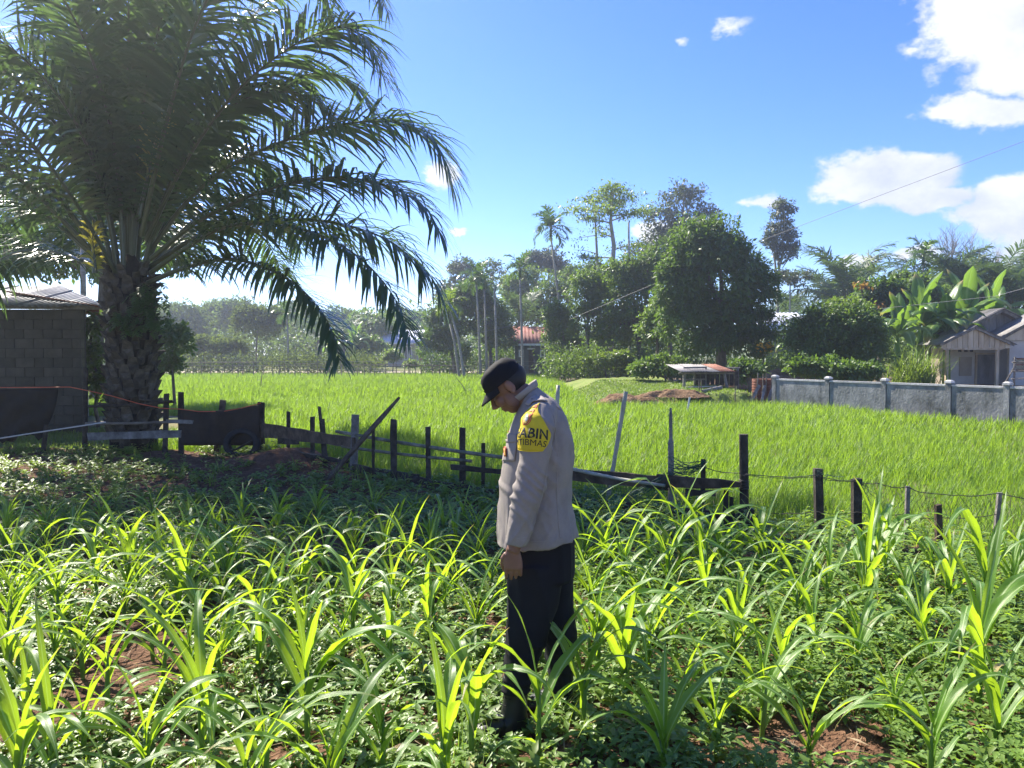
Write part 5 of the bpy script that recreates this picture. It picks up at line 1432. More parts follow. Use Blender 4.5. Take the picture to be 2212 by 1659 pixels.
def hero_palm():
    D = 13.9; bx = W(288, 950, D).x
    root = empty('oil_palm', (bx, D, -.05), 'large oil palm with a stout scaly trunk and long arching fronds at the left', 'palm')
    zt = W(288, 600, D).z        # foot of the crown
    core = MB(); core.tube([(bx, D, -.2), (bx, D, .15), (bx + .02, D, 1.2), (bx, D, 2.1), (bx, D, zt - .15), (bx, D, zt + .12), (bx, D, zt + .4)], [.42, .38, .37, .37, .38, .24, .08], 16, rough=.03)
    trunk = core.build('trunk', M['palm_fibre'], root, True)
    # old leaf bases spiralling up the trunk
    n = 150; mes = []
    for k in range(5):
        mb = MB(); w = random.uniform(.15, .19); h = random.uniform(.19, .30); o = random.uniform(.10, .17)
        vs = [(-w / 2, 0, 0), (w / 2, 0, 0), (w * .42, .05, h * .55), (-w * .42, .05, h * .55), (-w * .26, o, h), (w * .26, o, h + random.uniform(-.03, .03)), (-w * .3, -.03, h * .9), (w * .3, -.03, h * .9), (0, .075, h * .3), (0, .05, 0)]
        fs = [(0, 9, 8, 3), (9, 1, 2, 8), (3, 8, 2), (3, 2, 5, 4), (4, 5, 7, 6), (0, 3, 6), (3, 4, 6), (1, 7, 2), (2, 7, 5)]
        mb.add(vs, fs); me = mb.mesh('leaf_base'); me.materials.append(M['palm_boot']); mes.append(me)
    for i in range(n):
        z = .02 + (zt + .02) * i / n; a = i * 2.39996
        r = .345 + random.uniform(-.01, .02)
        o = link(mes[i % 5], 'leaf_base', None, trunk, Vector((bx + math.cos(a) * r, D + math.sin(a) * r, z)))
        o.rotation_euler = (random.uniform(-.12, .05), random.uniform(-.08, .08), a - math.pi / 2)
        s = random.uniform(.85, 1.25); o.scale = (s, s, s)
    heart = Vector((bx, D, zt - .05))
    def frond(pts, seed, n_leaf=95, ll=.95, mat='palm', **kw):
        mb, V, F = frond_mesh(pts, n_leaf, ll, .053, seed=seed, **kw)
        f = mb.build('frond', M['palm_rachis'], root, True)
        link(np_mesh('leaflets', V, F), 'leaflets', M[mat], f)
        return f
    def px(seq, dys):
        return [W(u, v, D + dy) for (u, v), dy in zip(seq, dys)]
    # fronds on the right, traced
    tr = [
        ([(318, 612), (400, 578), (488, 560), (560, 574), (635, 612), (690, 668), (720, 722), (733, 778)], (-.2, -.6, -1.1, -1.5, -1.9, -2.2, -2.4, -2.5), .66, .5),
        ([(325, 590), (410, 530), (488, 490), (590, 484), (690, 508), (780, 560), (850, 640), (884, 725)], (-.2, -.6, -1.0, -1.5, -2.0, -2.4, -2.7, -2.9), .80, .35),
        ([(325, 575), (430, 510), (560, 478), (700, 478), (820, 510), (892, 560), (935, 605), (958, 655)], (0, -.2, -.4, -.6, -.8, -.9, -1.0, -1.0), .95, .45),
        ([(325, 560), (410, 490), (500, 440), (610, 400), (720, 384), (830, 400), (915, 447), (958, 515)], (-.2, -.5, -.9, -1.4, -1.8, -2.2, -2.5, -2.6), .88, .35),
        ([(322, 545), (400, 440), (488, 363), (610, 306), (720, 272), (831, 262), (908, 284), (955, 335), (976, 400)], (0, -.1, -.3, -.5, -.7, -.9, -1.1, -1.2, -1.2), 1.1, .35),
        ([(318, 530), (400, 380), (500, 260), (600, 190), (680, 158), (740, 168), (790, 215), (812, 270)], (.2, .4, .6, .8, .9, 1.0, 1.0, 1.0), .9, .25),
        ([(315, 520), (400, 350), (500, 210), (598, 122), (684, 73), (750, 60), (798, 96), (826, 165)], (-.2, -.6, -1.0, -1.4, -1.7, -1.9, -2.0, -2.0), 1.1, .4),
        ([(310, 510), (390, 300), (480, 120), (570, 10), (650, -60), (730, -80), (800, -40), (840, 30)], (.2, .4, .7, .9, 1.0, 1.0, 1.0, .9), 1.05, .4),
        ([(305, 510), (360, 260), (420, 60), (490, -70), (570, -140), (640, -130), (690, -60), (715, 30)], (-.4, -.9, -1.3, -1.5, -1.6, -1.6, -1.5, -1.4), 1.05, .45),
    ]
    for i, (seq, dys, ll, pl) in enumerate(tr):
        frond(px(seq, dys), 100 + i, 140, ll * 1.12, plumose=pl, droop=1.25)
    # the rest of the crown: spiral, avoiding the traced right-hand sector
    k = 0; a = .3
    while k < 38:
        a += 2.39996
        az = a % (2 * math.pi)
        el = R(14) + R(68) * ((k * 7 % 38) / 38)
        # skip to-the-right directions at low elevation (traced already)
        dx, dy = math.cos(az), math.sin(az)
        if dx > .62 and el < R(62): k += 1; continue
        if dy < -.55 and dx > .15 and el < R(58): k += 1; continue
        if dy < -.45 and el < R(34): k += 1; continue
        Ln = random.uniform(5.6, 6.8); pts = []; p = heart + Vector((dx, dy, 0)) * .22; th = el + R(8); n_ = 8
        for j in range(n_):
            pts.append(p.copy()); st = Ln / (n_ - 1)
            p = p + Vector((dx * math.cos(th), dy * math.cos(th), math.sin(th))) * st
            th -= R(5 + 5.2 * j) * (1.0 if el > R(50) else .85)
        frond(pts, 300 + k, 126, random.uniform(1.0, 1.2), plumose=.42, droop=1.1)
        k += 1
    # upright inner fronds and the yellowish spear
    for j in range(11):
        az = j * 2.39996 + .4; q_ = random.uniform(.25, .75); dx, dy = math.cos(az) * q_, math.sin(az) * q_; hh = random.uniform(6.2, 7.6)
        pts = [heart + Vector((dx * t * t * 3.6 + dx * t, dy * t * t * 3.6 + dy * t, t * hh - (1.0 + q_ * 2.4) * t ** 3)) for t in (0, .2, .4, .6, .8, 1)]
        frond(pts, 500 + j, 125, 1.05, plumose=.38, droop=.8)
    pts = [W(u, v, D - .5) for u, v in ((300, 470), (315, 400), (330, 330), (345, 285), (372, 262))]
    frond(pts, 600, 26, .5, 'palm_yellow', droop=.3, start=.35)
    # dead yellow frond piece hanging at the left of the crown
    pts = [W(u, v, D - .55) for u, v in ((205, 590), (203, 560), (200, 530), (199, 505), (204, 485))]
    frond(pts, 601, 22, .34, 'palm_yellow', droop=1.0, start=.05)
    # ferns growing on the trunk just under the crown
    fr = []
    for c_u, c_v, sp in ((318, 640, 26), (300, 668, 30), (330, 625, 18), (262, 690, 14), (335, 690, 16), (312, 700, 24)):
        for q in range(15):
            b = W(c_u + random.gauss(0, sp * .5), c_v + random.gauss(0, 10), D - .42)
            az = random.uniform(-2.9, -.2); L_ = random.uniform(.16, .34)
            pp = [b + Vector((math.cos(az) * L_ * t, math.sin(az) * L_ * t, L_ * (.35 * t - .95 * t * t))) for t in (0, .5, 1)]
            m2, V, F = frond_mesh(pp, 9, .11, .035, start=.08, plumose=.15, droop=.5, seg=2, r0=.005, r1=.002, seed=700 + q)
            fr.append((V, F))
    V, F = merge(fr)
    tag(link(np_mesh('ferns', V, F), 'ferns', M['fern'], root), kind='stuff')
hero_palm()

# far oil palms, areca palms, bananas: one of each kind, then copies
def copy_thing(src, loc, rz, scale, label):
    c = src.copy(); C.objects.link(c); c.location = loc; c.rotation_euler = (0, 0, rz); c.scale = (scale,) * 3; c['label'] = label
    for ch in src.children:
        k = ch.copy(); C.objects.link(k); k.parent = c
        for g2 in ch.children:
            q = g2.copy(); C.objects.link(q); q.parent = k
    return c
def far_palm():
    root = empty('oil_palm', (0, 0, 0), 'x', 'palm', 'oil palms of the far plantation')
    MB().tube([(0, 0, -.2), (0, 0, 3.2), (0, 0, 4.2)], [.4, .36, .3], 9, rough=.08).build('trunk', M['palm_boot'], root, loc=(0, 0, 0))
    for k in range(22):
        az = k * 2.39996; el = R(10 + 70 * ((k * 5 % 22) / 22)); dx, dy = math.cos(az), math.sin(az); p = Vector((dx * .2, dy * .2, 4.1)); th = el + R(8); pts = []
        for j in range(6):
            pts.append(p.copy()); p = p + Vector((dx * math.cos(th), dy * math.cos(th), math.sin(th))) * .95; th -= R(10 + 7 * j) * .8
        mb, V, F = frond_mesh(pts, 34, .95, .10, plumose=.4, droop=1.1, seg=3, seed=900 + k)
        f = mb.build('frond', M['palm_rachis'], root, True, loc=(0, 0, 0))
        link(np_mesh('leaflets', V, F), 'leaflets', M['palm_far'], f, (0, 0, 0))
    return root
fp = far_palm()
spots = [(1830, 66, .98, 585, 'far oil palm standing left of the cocoa trees, whole crown against the sky'), (1800, 74, .85, 620, 'smaller far oil palm left behind the light green bushy tree'), (2060, 62, .95, 600, 'far oil palm right below the leafless fan-shaped tree'),
         (2120, 60, 1.0, 600, 'far oil palm above the roof of the grey house, left of its ridge'), (2190, 58, 1.0, 600, 'far oil palm above the ridge of the grey house'), (2150, 74, 1.1, 585, 'far oil palm at the back of the plantation on the right'),
         (2240, 64, 1.0, 590, 'far oil palm at the right edge of the picture'), (2030, 76, 1.05, 590, 'far oil palm behind the areca crown on the right'), (1700, 82, .8, 660, 'far oil palm glimpsed above the white-roofed house'),
         (1125, 70, .6, 660, 'oil palm fronds hidden among the lime green trees'), (740, 84, .62, 700, 'oil palm beyond the far fence left of the grey house'), (690, 90, .6, 700, 'oil palm further back left of the grey house')]
for i, (u, D, s, v, lab) in enumerate(spots):
    p = W(u, 780, D); top = W(u, v, D).z
    loc = (p.x, D, top - 6.2 * s); 
    if loc[2] > 0.3: s = (top - .1) / 6.2; loc = (p.x, D, .1)
    if i == 0:
        fp.location = loc; fp.scale = (s,) * 3; fp['label'] = lab
    else: copy_thing(fp, loc, random.uniform(0, 6), s, lab)

def areca(label, pts, D, crown=1.0, mat='areca', fronds=9, bare=False):
    P = [W(u, v, D) for u, v in pts]; P[0].z = -.05
    root = empty('areca_palm', P[0], label, 'palm', 'slim areca palms')
    mb = MB(); n = len(P); mb.tube([P[0] - Vector((0, 0, .1))] + P, [.10] + [.095 - .035 * i / (n - 1) for i in range(n)], 8); mb.build('trunk', M['bark_areca'], root, True)
    if bare: return root
    top = P[-1]
    MB().tube([top, top + Vector((0, 0, .35 * crown)), top + Vector((0, 0, .7 * crown))], [.085, .10, .05], 8).build('crown_shaft', M['areca'], root, True)
    for k in range(fronds):
        az = k * 2.39996 + random.random(); el = R(-25 + 105 * (k / max(1, fronds - 1))); dx, dy = math.cos(az), math.sin(az); p = top + Vector((0, 0, .62 * crown)); th = el; q = []
        for j in range(5):
            q.append(p.copy()); p = p + Vector((dx * math.cos(th), dy * math.cos(th), math.sin(th))) * .40 * crown; th -= R(12 + 9 * j)
        m2, V, F = frond_mesh(q, 22, .55 * crown, .085 * crown, start=.06, plumose=.3, droop=.9, seg=3, r0=.025, r1=.006, seed=int(1000 + k + top.x * 10))
        f = m2.build('frond', M['palm_rachis'], root, True); link(np_mesh('leaflets', V, F), 'leaflets', M[mat], f)
    return root
areca('tallest areca palm with a dark tufted crown against the sky', [(1216, 785), (1212, 690), (1200, 590), (1190, 512)], 58, 1.15, fronds=13)
areca('areca palm with straight trunk in front of the lime green tree', [(1130, 785), (1126, 690), (1123, 600)], 54, .95, fronds=11)
areca('left of the pair of areca palms over the dark clump', [(1038, 785), (1034, 700), (1029, 615)], 55, .95, fronds=10)
areca('right of the pair of areca palms over the dark clump', [(1052, 785), (1049, 700), (1046, 625)], 56, .85, fronds=10)
areca('bare grey areca pole between the pair and the single areca', [(1074, 785), (1071, 700), (1068, 622)], 54.5, bare=True)
areca('short yellow-green areca palm at the tips of the oil palm fronds', [(1004, 788), (990, 730), (972, 672)], 50, .8, 'lime', 9)
areca('bare leaning areca trunk beside the short yellow-green areca', [(993, 788), (982, 740), (972, 700)], 51, bare=True)
areca('areca palm with spreading crown beside the leafless trees on the right', [(1998, 785), (1997, 680), (1994, 572)], 60, 1.15, fronds=10)
areca('small dark areca palm beyond the rice near the low frond tip', [(622, 785), (622, 730), (620, 690)], 66, .9, fronds=9)
areca('thin pale pole trunk in front of the mango understorey', [(1361, 785), (1360, 690), (1358, 480)], 53, bare=True)
# pale straight pole behind the oil palm
areca('pale straight trunk rising behind the left side of the oil palm', [(182, 800), (180, 640), (178, 470)], 22, bare=True)

def banana():
    root = empty('banana_plant', (0, 0, 0), 'x', 'banana plant', 'banana plants')
    MB().tube([(0, 0, -.1), (.03, 0, 1.0), (.05, 0, 2.1)], [.16, .13, .08], 10).build('stem', M['corn_stem'], root, True, (0, 0, 0))
    for k in range(12):
        az = k * 2.39996; el = R(18 + 68 * (k / 11)); dx, dy = math.cos(az), math.sin(az); p = Vector((.05, 0, 2.0)); th = el + R(10); Ln = random.uniform(1.7, 2.3); n = 12
        C_ = []; 
        for j in range(n + 1):
            C_.append((p.copy(), th)); p = p + Vector((dx * math.cos(th), dy * math.cos(th), math.sin(th))) * Ln / n; th -= R(4 + 1.1 * j) * (1.15 if el < R(70) else .45)
        V = []; UVs = []; F = []; side = Vector((-dy, dx, 0))
        for s in (-1, 1):
            b0 = len(V)
            for j, (c, t) in enumerate(C_):
                k_ = j / n; w = random.choice((.30, .28, .29, .22)) * (0 if k_ < .14 else math.sin(math.pi * min(1, (k_ - .14) / .86) ** .8) ** .55) + .012
                up = Vector((-dx * math.sin(t), -dy * math.sin(t), math.cos(t)))
                V.append(c); V.append(c + side * s * w * .6 + up * w * .16); V.append(c + side * s * w + up * w * (.05 - .5 * random.random()))
                UVs += [(.5, k_), (.5 + .3 * s, k_), (.5 + .5 * s, k_)]
            for j in range(n):
                for q in (0, 1):
                    a = b0 + j * 3 + q; F.append((a, a + 1, a + 4, a + 3) if s > 0 else (a, a + 3, a + 4, a + 1))
        link(np_mesh('leaf', [tuple(v) for v in V], F, False, UVs), 'leaf', M['banana'], root, (0, 0, 0))
    return root
bn = banana()
bs = [(1985, 41, 1.42, .3, 'tall banana plant with an upright young leaf above the others'), (2045, 40.5, 1.32, 1.4, 'banana plant with bright backlit leaves left of the grey house'), (1940, 39.5, 1.15, 2.2, 'banana plant nearest the light green bushy tree'),
      (2088, 43.5, 1.55, 3.3, 'banana plant directly behind the porch of the grey house'), (2140, 47, 1.6, 4.0, 'banana plant behind the roof ridge of the grey house'), (2005, 41.5, .95, 5.0, 'small banana plant at the foot of the tall one'),
      (1725, 52, 1.0, .9, 'banana plant behind the white-roofed house'), (765, 76, 1.15, 1.1, 'banana plant beyond the far fence left of the grey tin-roofed house'), (725, 79, 1.05, 2.9, 'yellowish banana plant beside the one left of the grey house')]
for i, (u, D, s, rz, lab) in enumerate(bs):
    loc = (W(u, 780, D).x, D, .05)
    if i == 0: bn.location = loc; bn.rotation_euler = (0, 0, rz); bn.scale = (s,) * 3; bn['label'] = lab
    else: copy_thing(bn, loc, rz, s, lab)
# tall reed-like grass clump by the bananas
P = []
x = rng.normal(W(1975, 780, 37).x, .5, 420); y = rng.normal(37, .4, 420)
V, F = blades(np.stack([x, y, np.zeros(420)], -1), rng.uniform(0, 6.28, 420), np.abs(rng.normal(.2, .2, 420)), rng.uniform(1.0, 2.6, 420), np.full(420, .05), rng.uniform(.4, 1.6, 420), 6)
tag(link(np_mesh('reed_clump', V, F), 'reed_clump', M['lime']), 'tall arching reed-like clump at the left of the grey house porch', 'reeds', kind='stuff')

# the wood that closes the view far behind
def far_wood():
    parts = []
    n = 1300
    az = rng.uniform(-1.1, 1.0, n); D = rng.uniform(112, 150, n); x = D * np.tan(az); h = 1.5 + 6.2 * vnoise(x, D, .05, 50) * rng.random(n) + 1.2
    c = np.stack([x, D, h], -1); per = 26; r = np.repeat(np.arange(n), per); m_ = len(r)
    P = c[r] + rng.normal(0, 1, (m_, 3)) * np.array([1.7, 1.7, 1.0]); ln = .8 * rng.uniform(.6, 1.3, m_)
    P[:, 2] = np.maximum(P[:, 2], .4)
    V, F = leaf_quads(P, unit(rand_unit(m_)), unit(rand_unit(m_) * .7 + np.array([0, 0, .8])), ln, ln * .55)
    tag(link(np_mesh('far_wood', V, F), 'far_wood', M['pale']), 'hazy belt of far woodland closing the view behind the village', 'woodland', kind='stuff')
far_wood()
# undergrowth that fills the gaps below the crowns beyond the rice
def undergrowth(label, u0, u1, D, v_top, mat, n, ls, zb=0.0, h0=.2):
    u = rng.uniform(u0, u1, n); dd = D + rng.uniform(-1.5, 1.5, n)
    x = (u - 1106) / FPX * dd; ztop = np.array([W(1106, v_top, D).z for _ in range(1)])[0]
    h = zb + h0 + (ztop - zb - h0) * rng.random(n) * (.45 + .75 * vnoise(x, dd, .45, 60))
    c = np.stack([x, dd, h], -1); per = 22; r = np.repeat(np.arange(n), per); m_ = len(r)
    P = c[r] + rng.normal(0, 1, (m_, 3)) * np.array([.42, .42, .26]) * (ls / .2); P[:, 2] = np.maximum(P[:, 2], zb)
    ln = ls * rng.uniform(.6, 1.3, m_)
    V, F = leaf_quads(P, unit(rand_unit(m_) + np.array([0, 0, -.1])), unit(rand_unit(m_) * .7 + np.array([0, 0, .8])), ln, ln * .5)
    tag(link(np_mesh('undergrowth', V, F), 'undergrowth', mat), label, 'undergrowth', kind='stuff')
undergrowth('pale green undergrowth beyond the far stake fence at the left', -900, 830, 96, 715, M['pale'], 900, .42)
undergrowth('olive scrub along the far stake fence at the left', 345, 820, 66, 766, M['olive'], 330, .24)
undergrowth('dark green undergrowth below the dark clump behind the man', 915, 1115, 66, 740, M['mango'], 260, .26)
undergrowth('leafy undergrowth behind the red-roofed house and tiered tree', 1190, 1480, 58, 690, M['mid'], 520, .24)
undergrowth('mid green thicket in front of the middle tree trunks', 1180, 1420, 47.5, 735, M['mid'], 300, .19)
undergrowth('shaded undergrowth under the mango tree', 1380, 1700, 47, 760, M['mango'], 320, .2)
undergrowth('mixed undergrowth behind the banana plants and grey house', 1690, 2290, 54, 690, M['mid'], 560, .24)
undergrowth('pale undergrowth behind the right-hand oil palms', 1760, 2330, 84, 640, M['pale'], 420, .38)
undergrowth('deep green wood edge far behind the rice', -400, 1300, 106, 684, M['mid'], 1100, .62)

# ================================================================ maize
def corn_leaf(length, width, a0, bend, twist, ripple, seed, crease=None):
    """blade growing from the origin along +X and up; returns mesh"""
    r = random.Random(seed); n = 15; cols = (-1, -.5, 0, .5, 1)
    V = []; UV = []; F = []; p = Vector((0, 0, 0)); th = a0; ph = r.uniform(0, 6)
    sway = r.uniform(-.25, .25)
    yaw = 0.0
    for i in range(n + 1):
        t = i / n
        w = width * (.55 + .45 * min(1, t / .22)) * (1 - max(0, (t - .30) / .70) ** 1.7) + .0015
        d = Vector((math.sin(th) * math.cos(yaw), math.sin(th) * math.sin(yaw), math.cos(th)))
        up0 = Vector((-math.cos(th) * math.cos(yaw), -math.cos(th) * math.sin(yaw), math.sin(th)))
        s0 = d.cross(up0).normalized()
        tw = twist * t * t
        s = s0 * math.cos(tw) + up0 * math.sin(tw); up = d.cross(s) * -1
        up = up if up.dot(up0) > 0 else -up
        fold = .55 * max(0, 1 - t * 1.25) + .10
        for c in cols:
            rp = ripple * width * math.sin(t * 21 + ph + (1.3 if c > 0 else 0)) * abs(c) ** 2 * (.3 + t) * (1 - t)
            V.append(p + s * (c * w / 2 * math.cos(fold * .8)) + up * (abs(c) * w / 2 * math.sin(fold) + rp)); UV.append((.5 + c / 2, t))
        p = p + d * (length / n)
        k = 1.0 if crease is None else (4.2 if abs(t - crease) < .045 else .55)
        th += bend / n * (.35 + 1.3 * t) * k; yaw += sway / n
    m_ = len(cols)
    for i in range(n):
        for j in range(m_ - 1):
            a = i * m_ + j; F.append((a, a + 1, a + m_ + 1, a + m_))
    me = np_mesh('leaf', [tuple(v) for v in V], F, True, UV); me.materials.append(M['corn'])
    return me
rl = random.Random(5)
LOW = [corn_leaf(rl.uniform(.34, .46), rl.uniform(.028, .038), R(rl.uniform(30, 50)), R(rl.uniform(75, 125)), rl.uniform(-.8, .8), .30, k) for k in range(6)]
MID = [corn_leaf(rl.uniform(.54, .74), rl.uniform(.040, .054), R(rl.uniform(14, 30)), R(rl.uniform(105, 165)), rl.uniform(-.7, .7), .34, 20 + k, None if k % 4 else .55) for k in range(12)]
TOP = [corn_leaf(rl.uniform(.38, .54), rl.uniform(.026, .036), R(rl.uniform(6, 20)), R(rl.uniform(25, 100)), rl.uniform(-.6, .6), .20, 50 + k) for k in range(8)]
DRY = []
for k in range(3):
    me = corn_leaf(rl.uniform(.30, .40), .024, R(rl.uniform(45, 70)), R(rl.uniform(90, 140)), rl.uniform(-1.5, 1.5), .5, 80 + k); me.materials[0] = M['corn_dry']; DRY.append(me)
STEMS = []
for k in range(4):
    mb = MB(); b = rl.uniform(-.015, .015)
    mb.tube([(0, 0, -.04), (0, 0, .03), (b * .4, 0, .10), (b * .4, 0, .105), (b, 0, .19), (b, 0, .195), (b * 1.4, 0, .30), (b * 1.5, 0, .42)], [.014, .0155, .0145, .0165, .015, .0155, .012, .004], 8)
    me = mb.mesh('stem', True); me.materials.append(M['corn_stem']); STEMS.append((me, b))

corn_pos = []          # (x, y, height)
def cp(u, v, vt):
    g_ = G(u, v); h = (v - vt) / FPX * g_.y; corn_pos.append((g_.x, g_.y, max(.36, min(.88, h * (1.0 if g_.y > 5.9 else 1.32 if g_.x > .3 else 1.16)))))
# traced from the photograph: column, foot, top
for a in ((18, 1500, 1300), (124, 1310, 1164), (232, 1548, 1300), (274, 1312, 1130), (406, 1345, 1130), (412, 1500, 1258), (441, 1640, 1380), (182, 1640, 1450), (512, 1245, 1150),
          (545, 1330, 1230), (603, 1352, 1200), (641, 1265, 1165), (665, 1620, 1318), (560, 1470, 1370), (740, 1440, 1280), (842, 1462, 1285), (850, 1335, 1200), (700, 1250, 1140),
          (765, 1225, 1115), (830, 1230, 1120), (935, 1365, 1230), (1030, 1405, 1255), (1020, 1660, 1375), (1162, 1655, 1372), (985, 1300, 1185), (1060, 1290, 1190), (925, 1260, 1160),
          (1258, 1590, 1385), (1350, 1500, 1295), (1290, 1470, 1250), (1402, 1460, 1280), (1420, 1390, 1240), (1305, 1262, 1110), (1345, 1300, 1140), (1262, 1240, 1095), (1470, 1255, 1095), (1400, 1240, 1100), (1440, 1310, 1140),
          (1520, 1280, 1110), (1560, 1250, 1120), (1600, 1235, 1100), (1640, 1260, 1125), (1700, 1245, 1130), (1590, 1420, 1270), (1545, 1650, 1470), (1645, 1610, 1400), (1720, 1370, 1225), (1790, 1330, 1165),
          (1755, 1450, 1300), (1690, 1520, 1360), (1885, 1290, 1105), (1910, 1270, 1115), (1870, 1340, 1170), (1955, 1360, 1250), (2115, 1560, 1165), (2150, 1655, 1430), (2125, 1335, 1150), (2185, 1310, 1165), (2050, 1300, 1195), (2010, 1480, 1370),
          (1850, 1480, 1350), (1480, 1540, 1420), (1930, 1600, 1500), (80, 1290, 1180), (20, 1370, 1230), (330, 1420, 1290), (120, 1440, 1330), (60, 1600, 1490), (300, 1290, 1180), (350, 1260, 1150), (460, 1270, 1160)): cp(*a)
# rows in the palm's shade and by the fence
rp = random.Random(3)
for v0, step, top in ((1170, 78, 70), (1132, 92, 48), (1205, 74, 84)):
    u = 8 + rp.uniform(0, 30)
    while u < 1100:
        v = v0 + rp.uniform(-9, 9) + (12 if u < 300 else 0)
        cp(u, v, v - top * rp.uniform(.75, 1.2)); u += step * rp.uniform(.75, 1.3)
for v0, step, top in ((1240, 84, 118), (1290, 92, 130), (1345, 112, 138), (1400, 130, 140), (1470, 150, 150)):
    u = 10 + rp.uniform(0, 50)
    while u < 1090:
        v = v0 + rp.uniform(-16, 16); cp(u, v, v - top * rp.uniform(.75, 1.15)); u += step * rp.uniform(.75, 1.3)
for v0, step, top in ((1232, 56, 92),):
    u = 1255
    while u < 1700:
        cp(u, v0 + rp.uniform(-8, 10), v0 - top * rp.uniform(.8, 1.15)); u += step * rp.uniform(.75, 1.3)
for v0, step, top in ((1275, 92, 105), (1340, 108, 118), (1440, 140, 130)):
    u = 1262 + rp.uniform(0, 40)
    while u < 2212:
        v = v0 + rp.uniform(-14, 14); cp(u, v, v - top * rp.uniform(.75, 1.1)); u += step * rp.uniform(.75, 1.3)
# plants nearer than the lower edge of the picture, only their tops are seen
for u, Y, h in ((20, 2.75, .60), (90, 3.0, .55), (300, 2.9, .50), (560, 3.0, .48), (820, 3.05, .50), (960, 2.9, .52), (1440, 3.0, .50), (1760, 3.05, .48), (2030, 2.95, .56), (2200, 3.1, .62), (520, 2.7, .50), (700, 2.75, .52)):
    corn_pos.append(((u - 1106) / FPX * Y, Y, h))
# drop those on the man's feet, past the fence, or on top of each other
man_xy = (W(1160, 1500, 3.58).x, 3.58)
kept = []
for x, y, h in corn_pos:
    if y > float(fence_y(x)) - .25: continue
    if abs(x - (man_xy[0] - .07)) < .22 and abs(y - man_xy[1]) < .20: continue
    if any((x - a) ** 2 + (y - b) ** 2 < (.022 if x > .3 else .022) for a, b, _ in kept): continue
    if abs(x + 3.35) / 1.0 + abs(y - 11.9) / .5 < 1.0: continue
    kept.append((x, y, h))
def make_corn(x, y, h, label, seed):
    r = random.Random(seed); s = h / .80
    root = empty('maize_plant', (x, y, bed_h(x, y) - .01), label, 'maize plant', 'young maize plants of the bed')
    me, b = r.choice(STEMS); st = link(me, 'stem', None, root, (0, 0, 0)); st.scale = (max(.75, s), max(.75, s), s); st.rotation_euler = (r.uniform(-.06, .06), r.uniform(-.06, .06), r.uniform(0, 6))
    phi = r.uniform(0, 6.28) if r.random() < .45 else r.uniform(-.6, .6)
    n = r.choice((7, 8, 8, 9))
    for i in range(n):
        t = i / (n - 1)
        me = r.choice(DRY) if (i == 0 and r.random() < .4) else r.choice(LOW) if t < .2 else (r.choice(TOP) if t > .84 else r.choice(MID))
        o = link(me, 'leaf', None, root, (0, 0, (.05 + .34 * t ** .9) * s))
        o.rotation_euler = (r.uniform(-.10, .10), r.uniform(-.10, .12), phi + math.pi * (i % 2) + r.uniform(-.55, .55))
        k = s ** .72 * r.uniform(1.05, 1.42); o.scale = (k, k * r.uniform(.82, 1.12), k)
    return root
# rows by distance; names count from the left inside a row
ONES = ['', 'first', 'second', 'third', 'fourth', 'fifth', 'sixth', 'seventh', 'eighth', 'ninth', 'tenth', 'eleventh', 'twelfth', 'thirteenth', 'fourteenth', 'fifteenth', 'sixteenth', 'seventeenth', 'eighteenth', 'nineteenth']
ORD = ONES[1:] + ['twentieth'] + ['twenty-' + o for o in ONES[1:10]] + ['thirtieth'] + ['thirty-' + o for o in ONES[1:10]] + ['fortieth'] + ['forty-' + o for o in ONES[1:10]]
edges = [0, 3.15, 3.45, 3.8, 4.2, 4.65, 5.15, 5.6, 6.05, 6.6, 7.1, 7.6, 8.3, 20]
rown = ['row cut by the lower picture edge', 'nearest full row', 'second nearest row', 'third nearest row', 'fourth nearest row', 'fifth nearest row', 'sixth nearest row', 'seventh nearest row', 'eighth nearest row', 'ninth nearest row', 'tenth nearest row, in shade', 'eleventh nearest row, in shade', 'farthest shaded row']
for ri in range(len(edges) - 1):
    rowp = sorted([q for q in kept if edges[ri] <= q[1] < edges[ri + 1]], key=lambda q: q[0] / q[1])
    for i, (x, y, h) in enumerate(rowp):
        size = 'tall' if h > .72 else ('small' if h < .42 else 'young')
        make_corn(x, y, h, '%s %s maize plant from the left in the %s' % (ORD[i].capitalize(), size, rown[ri]), int(x * 1000) + int(y * 777))

# ================================================================ the man
def remesh(mb, voxel, smooth_it=4, smooth_f=.5):
    """weld overlapping closed shapes into one continuous skin"""
    me = mb.mesh('tmp'); o = bpy.data.objects.new('tmp', me); C.objects.link(o)
    m1 = o.modifiers.new('r', 'REMESH'); m1.mode = 'VOXEL'; m1.voxel_size = voxel
    m2 = o.modifiers.new('s', 'SMOOTH'); m2.factor = smooth_f; m2.iterations = smooth_it
    dg = bpy.context.evaluated_depsgraph_get(); ev = o.evaluated_get(dg)
    out = bpy.data.meshes.new_from_object(ev); bpy.data.objects.remove(o); bpy.data.meshes.remove(me)
    out.shade_smooth(); return out
def rings(mb, R_, n=28, close=True):
    """loft: each ring = (centre, half x, half y, power) lying in the plane given by axes"""
    base = len(mb.v)
    for c, ax, ay, hx, hy, pw in R_:
        for k in range(n):
            a = 2 * math.pi * k / n; ca, sa = math.cos(a), math.sin(a)
            x = math.copysign(abs(ca) ** (2 / pw), ca) * hx; y = math.copysign(abs(sa) ** (2 / pw), sa) * hy
            mb.v.append(tuple(Vector(c) + Vector(ax) * x + Vector(ay) * y))
    m_ = len(R_)
    for i in range(m_ - 1):
        for k in range(n):
            a = base + i * n + k; b = base + i * n + (k + 1) % n; mb.f.append((a, b, b + n, a + n))
    if close:
        mb.f.append(tuple(base + k for k in reversed(range(n)))); mb.f.append(tuple(base + (m_ - 1) * n + k for k in range(n)))
    return mb
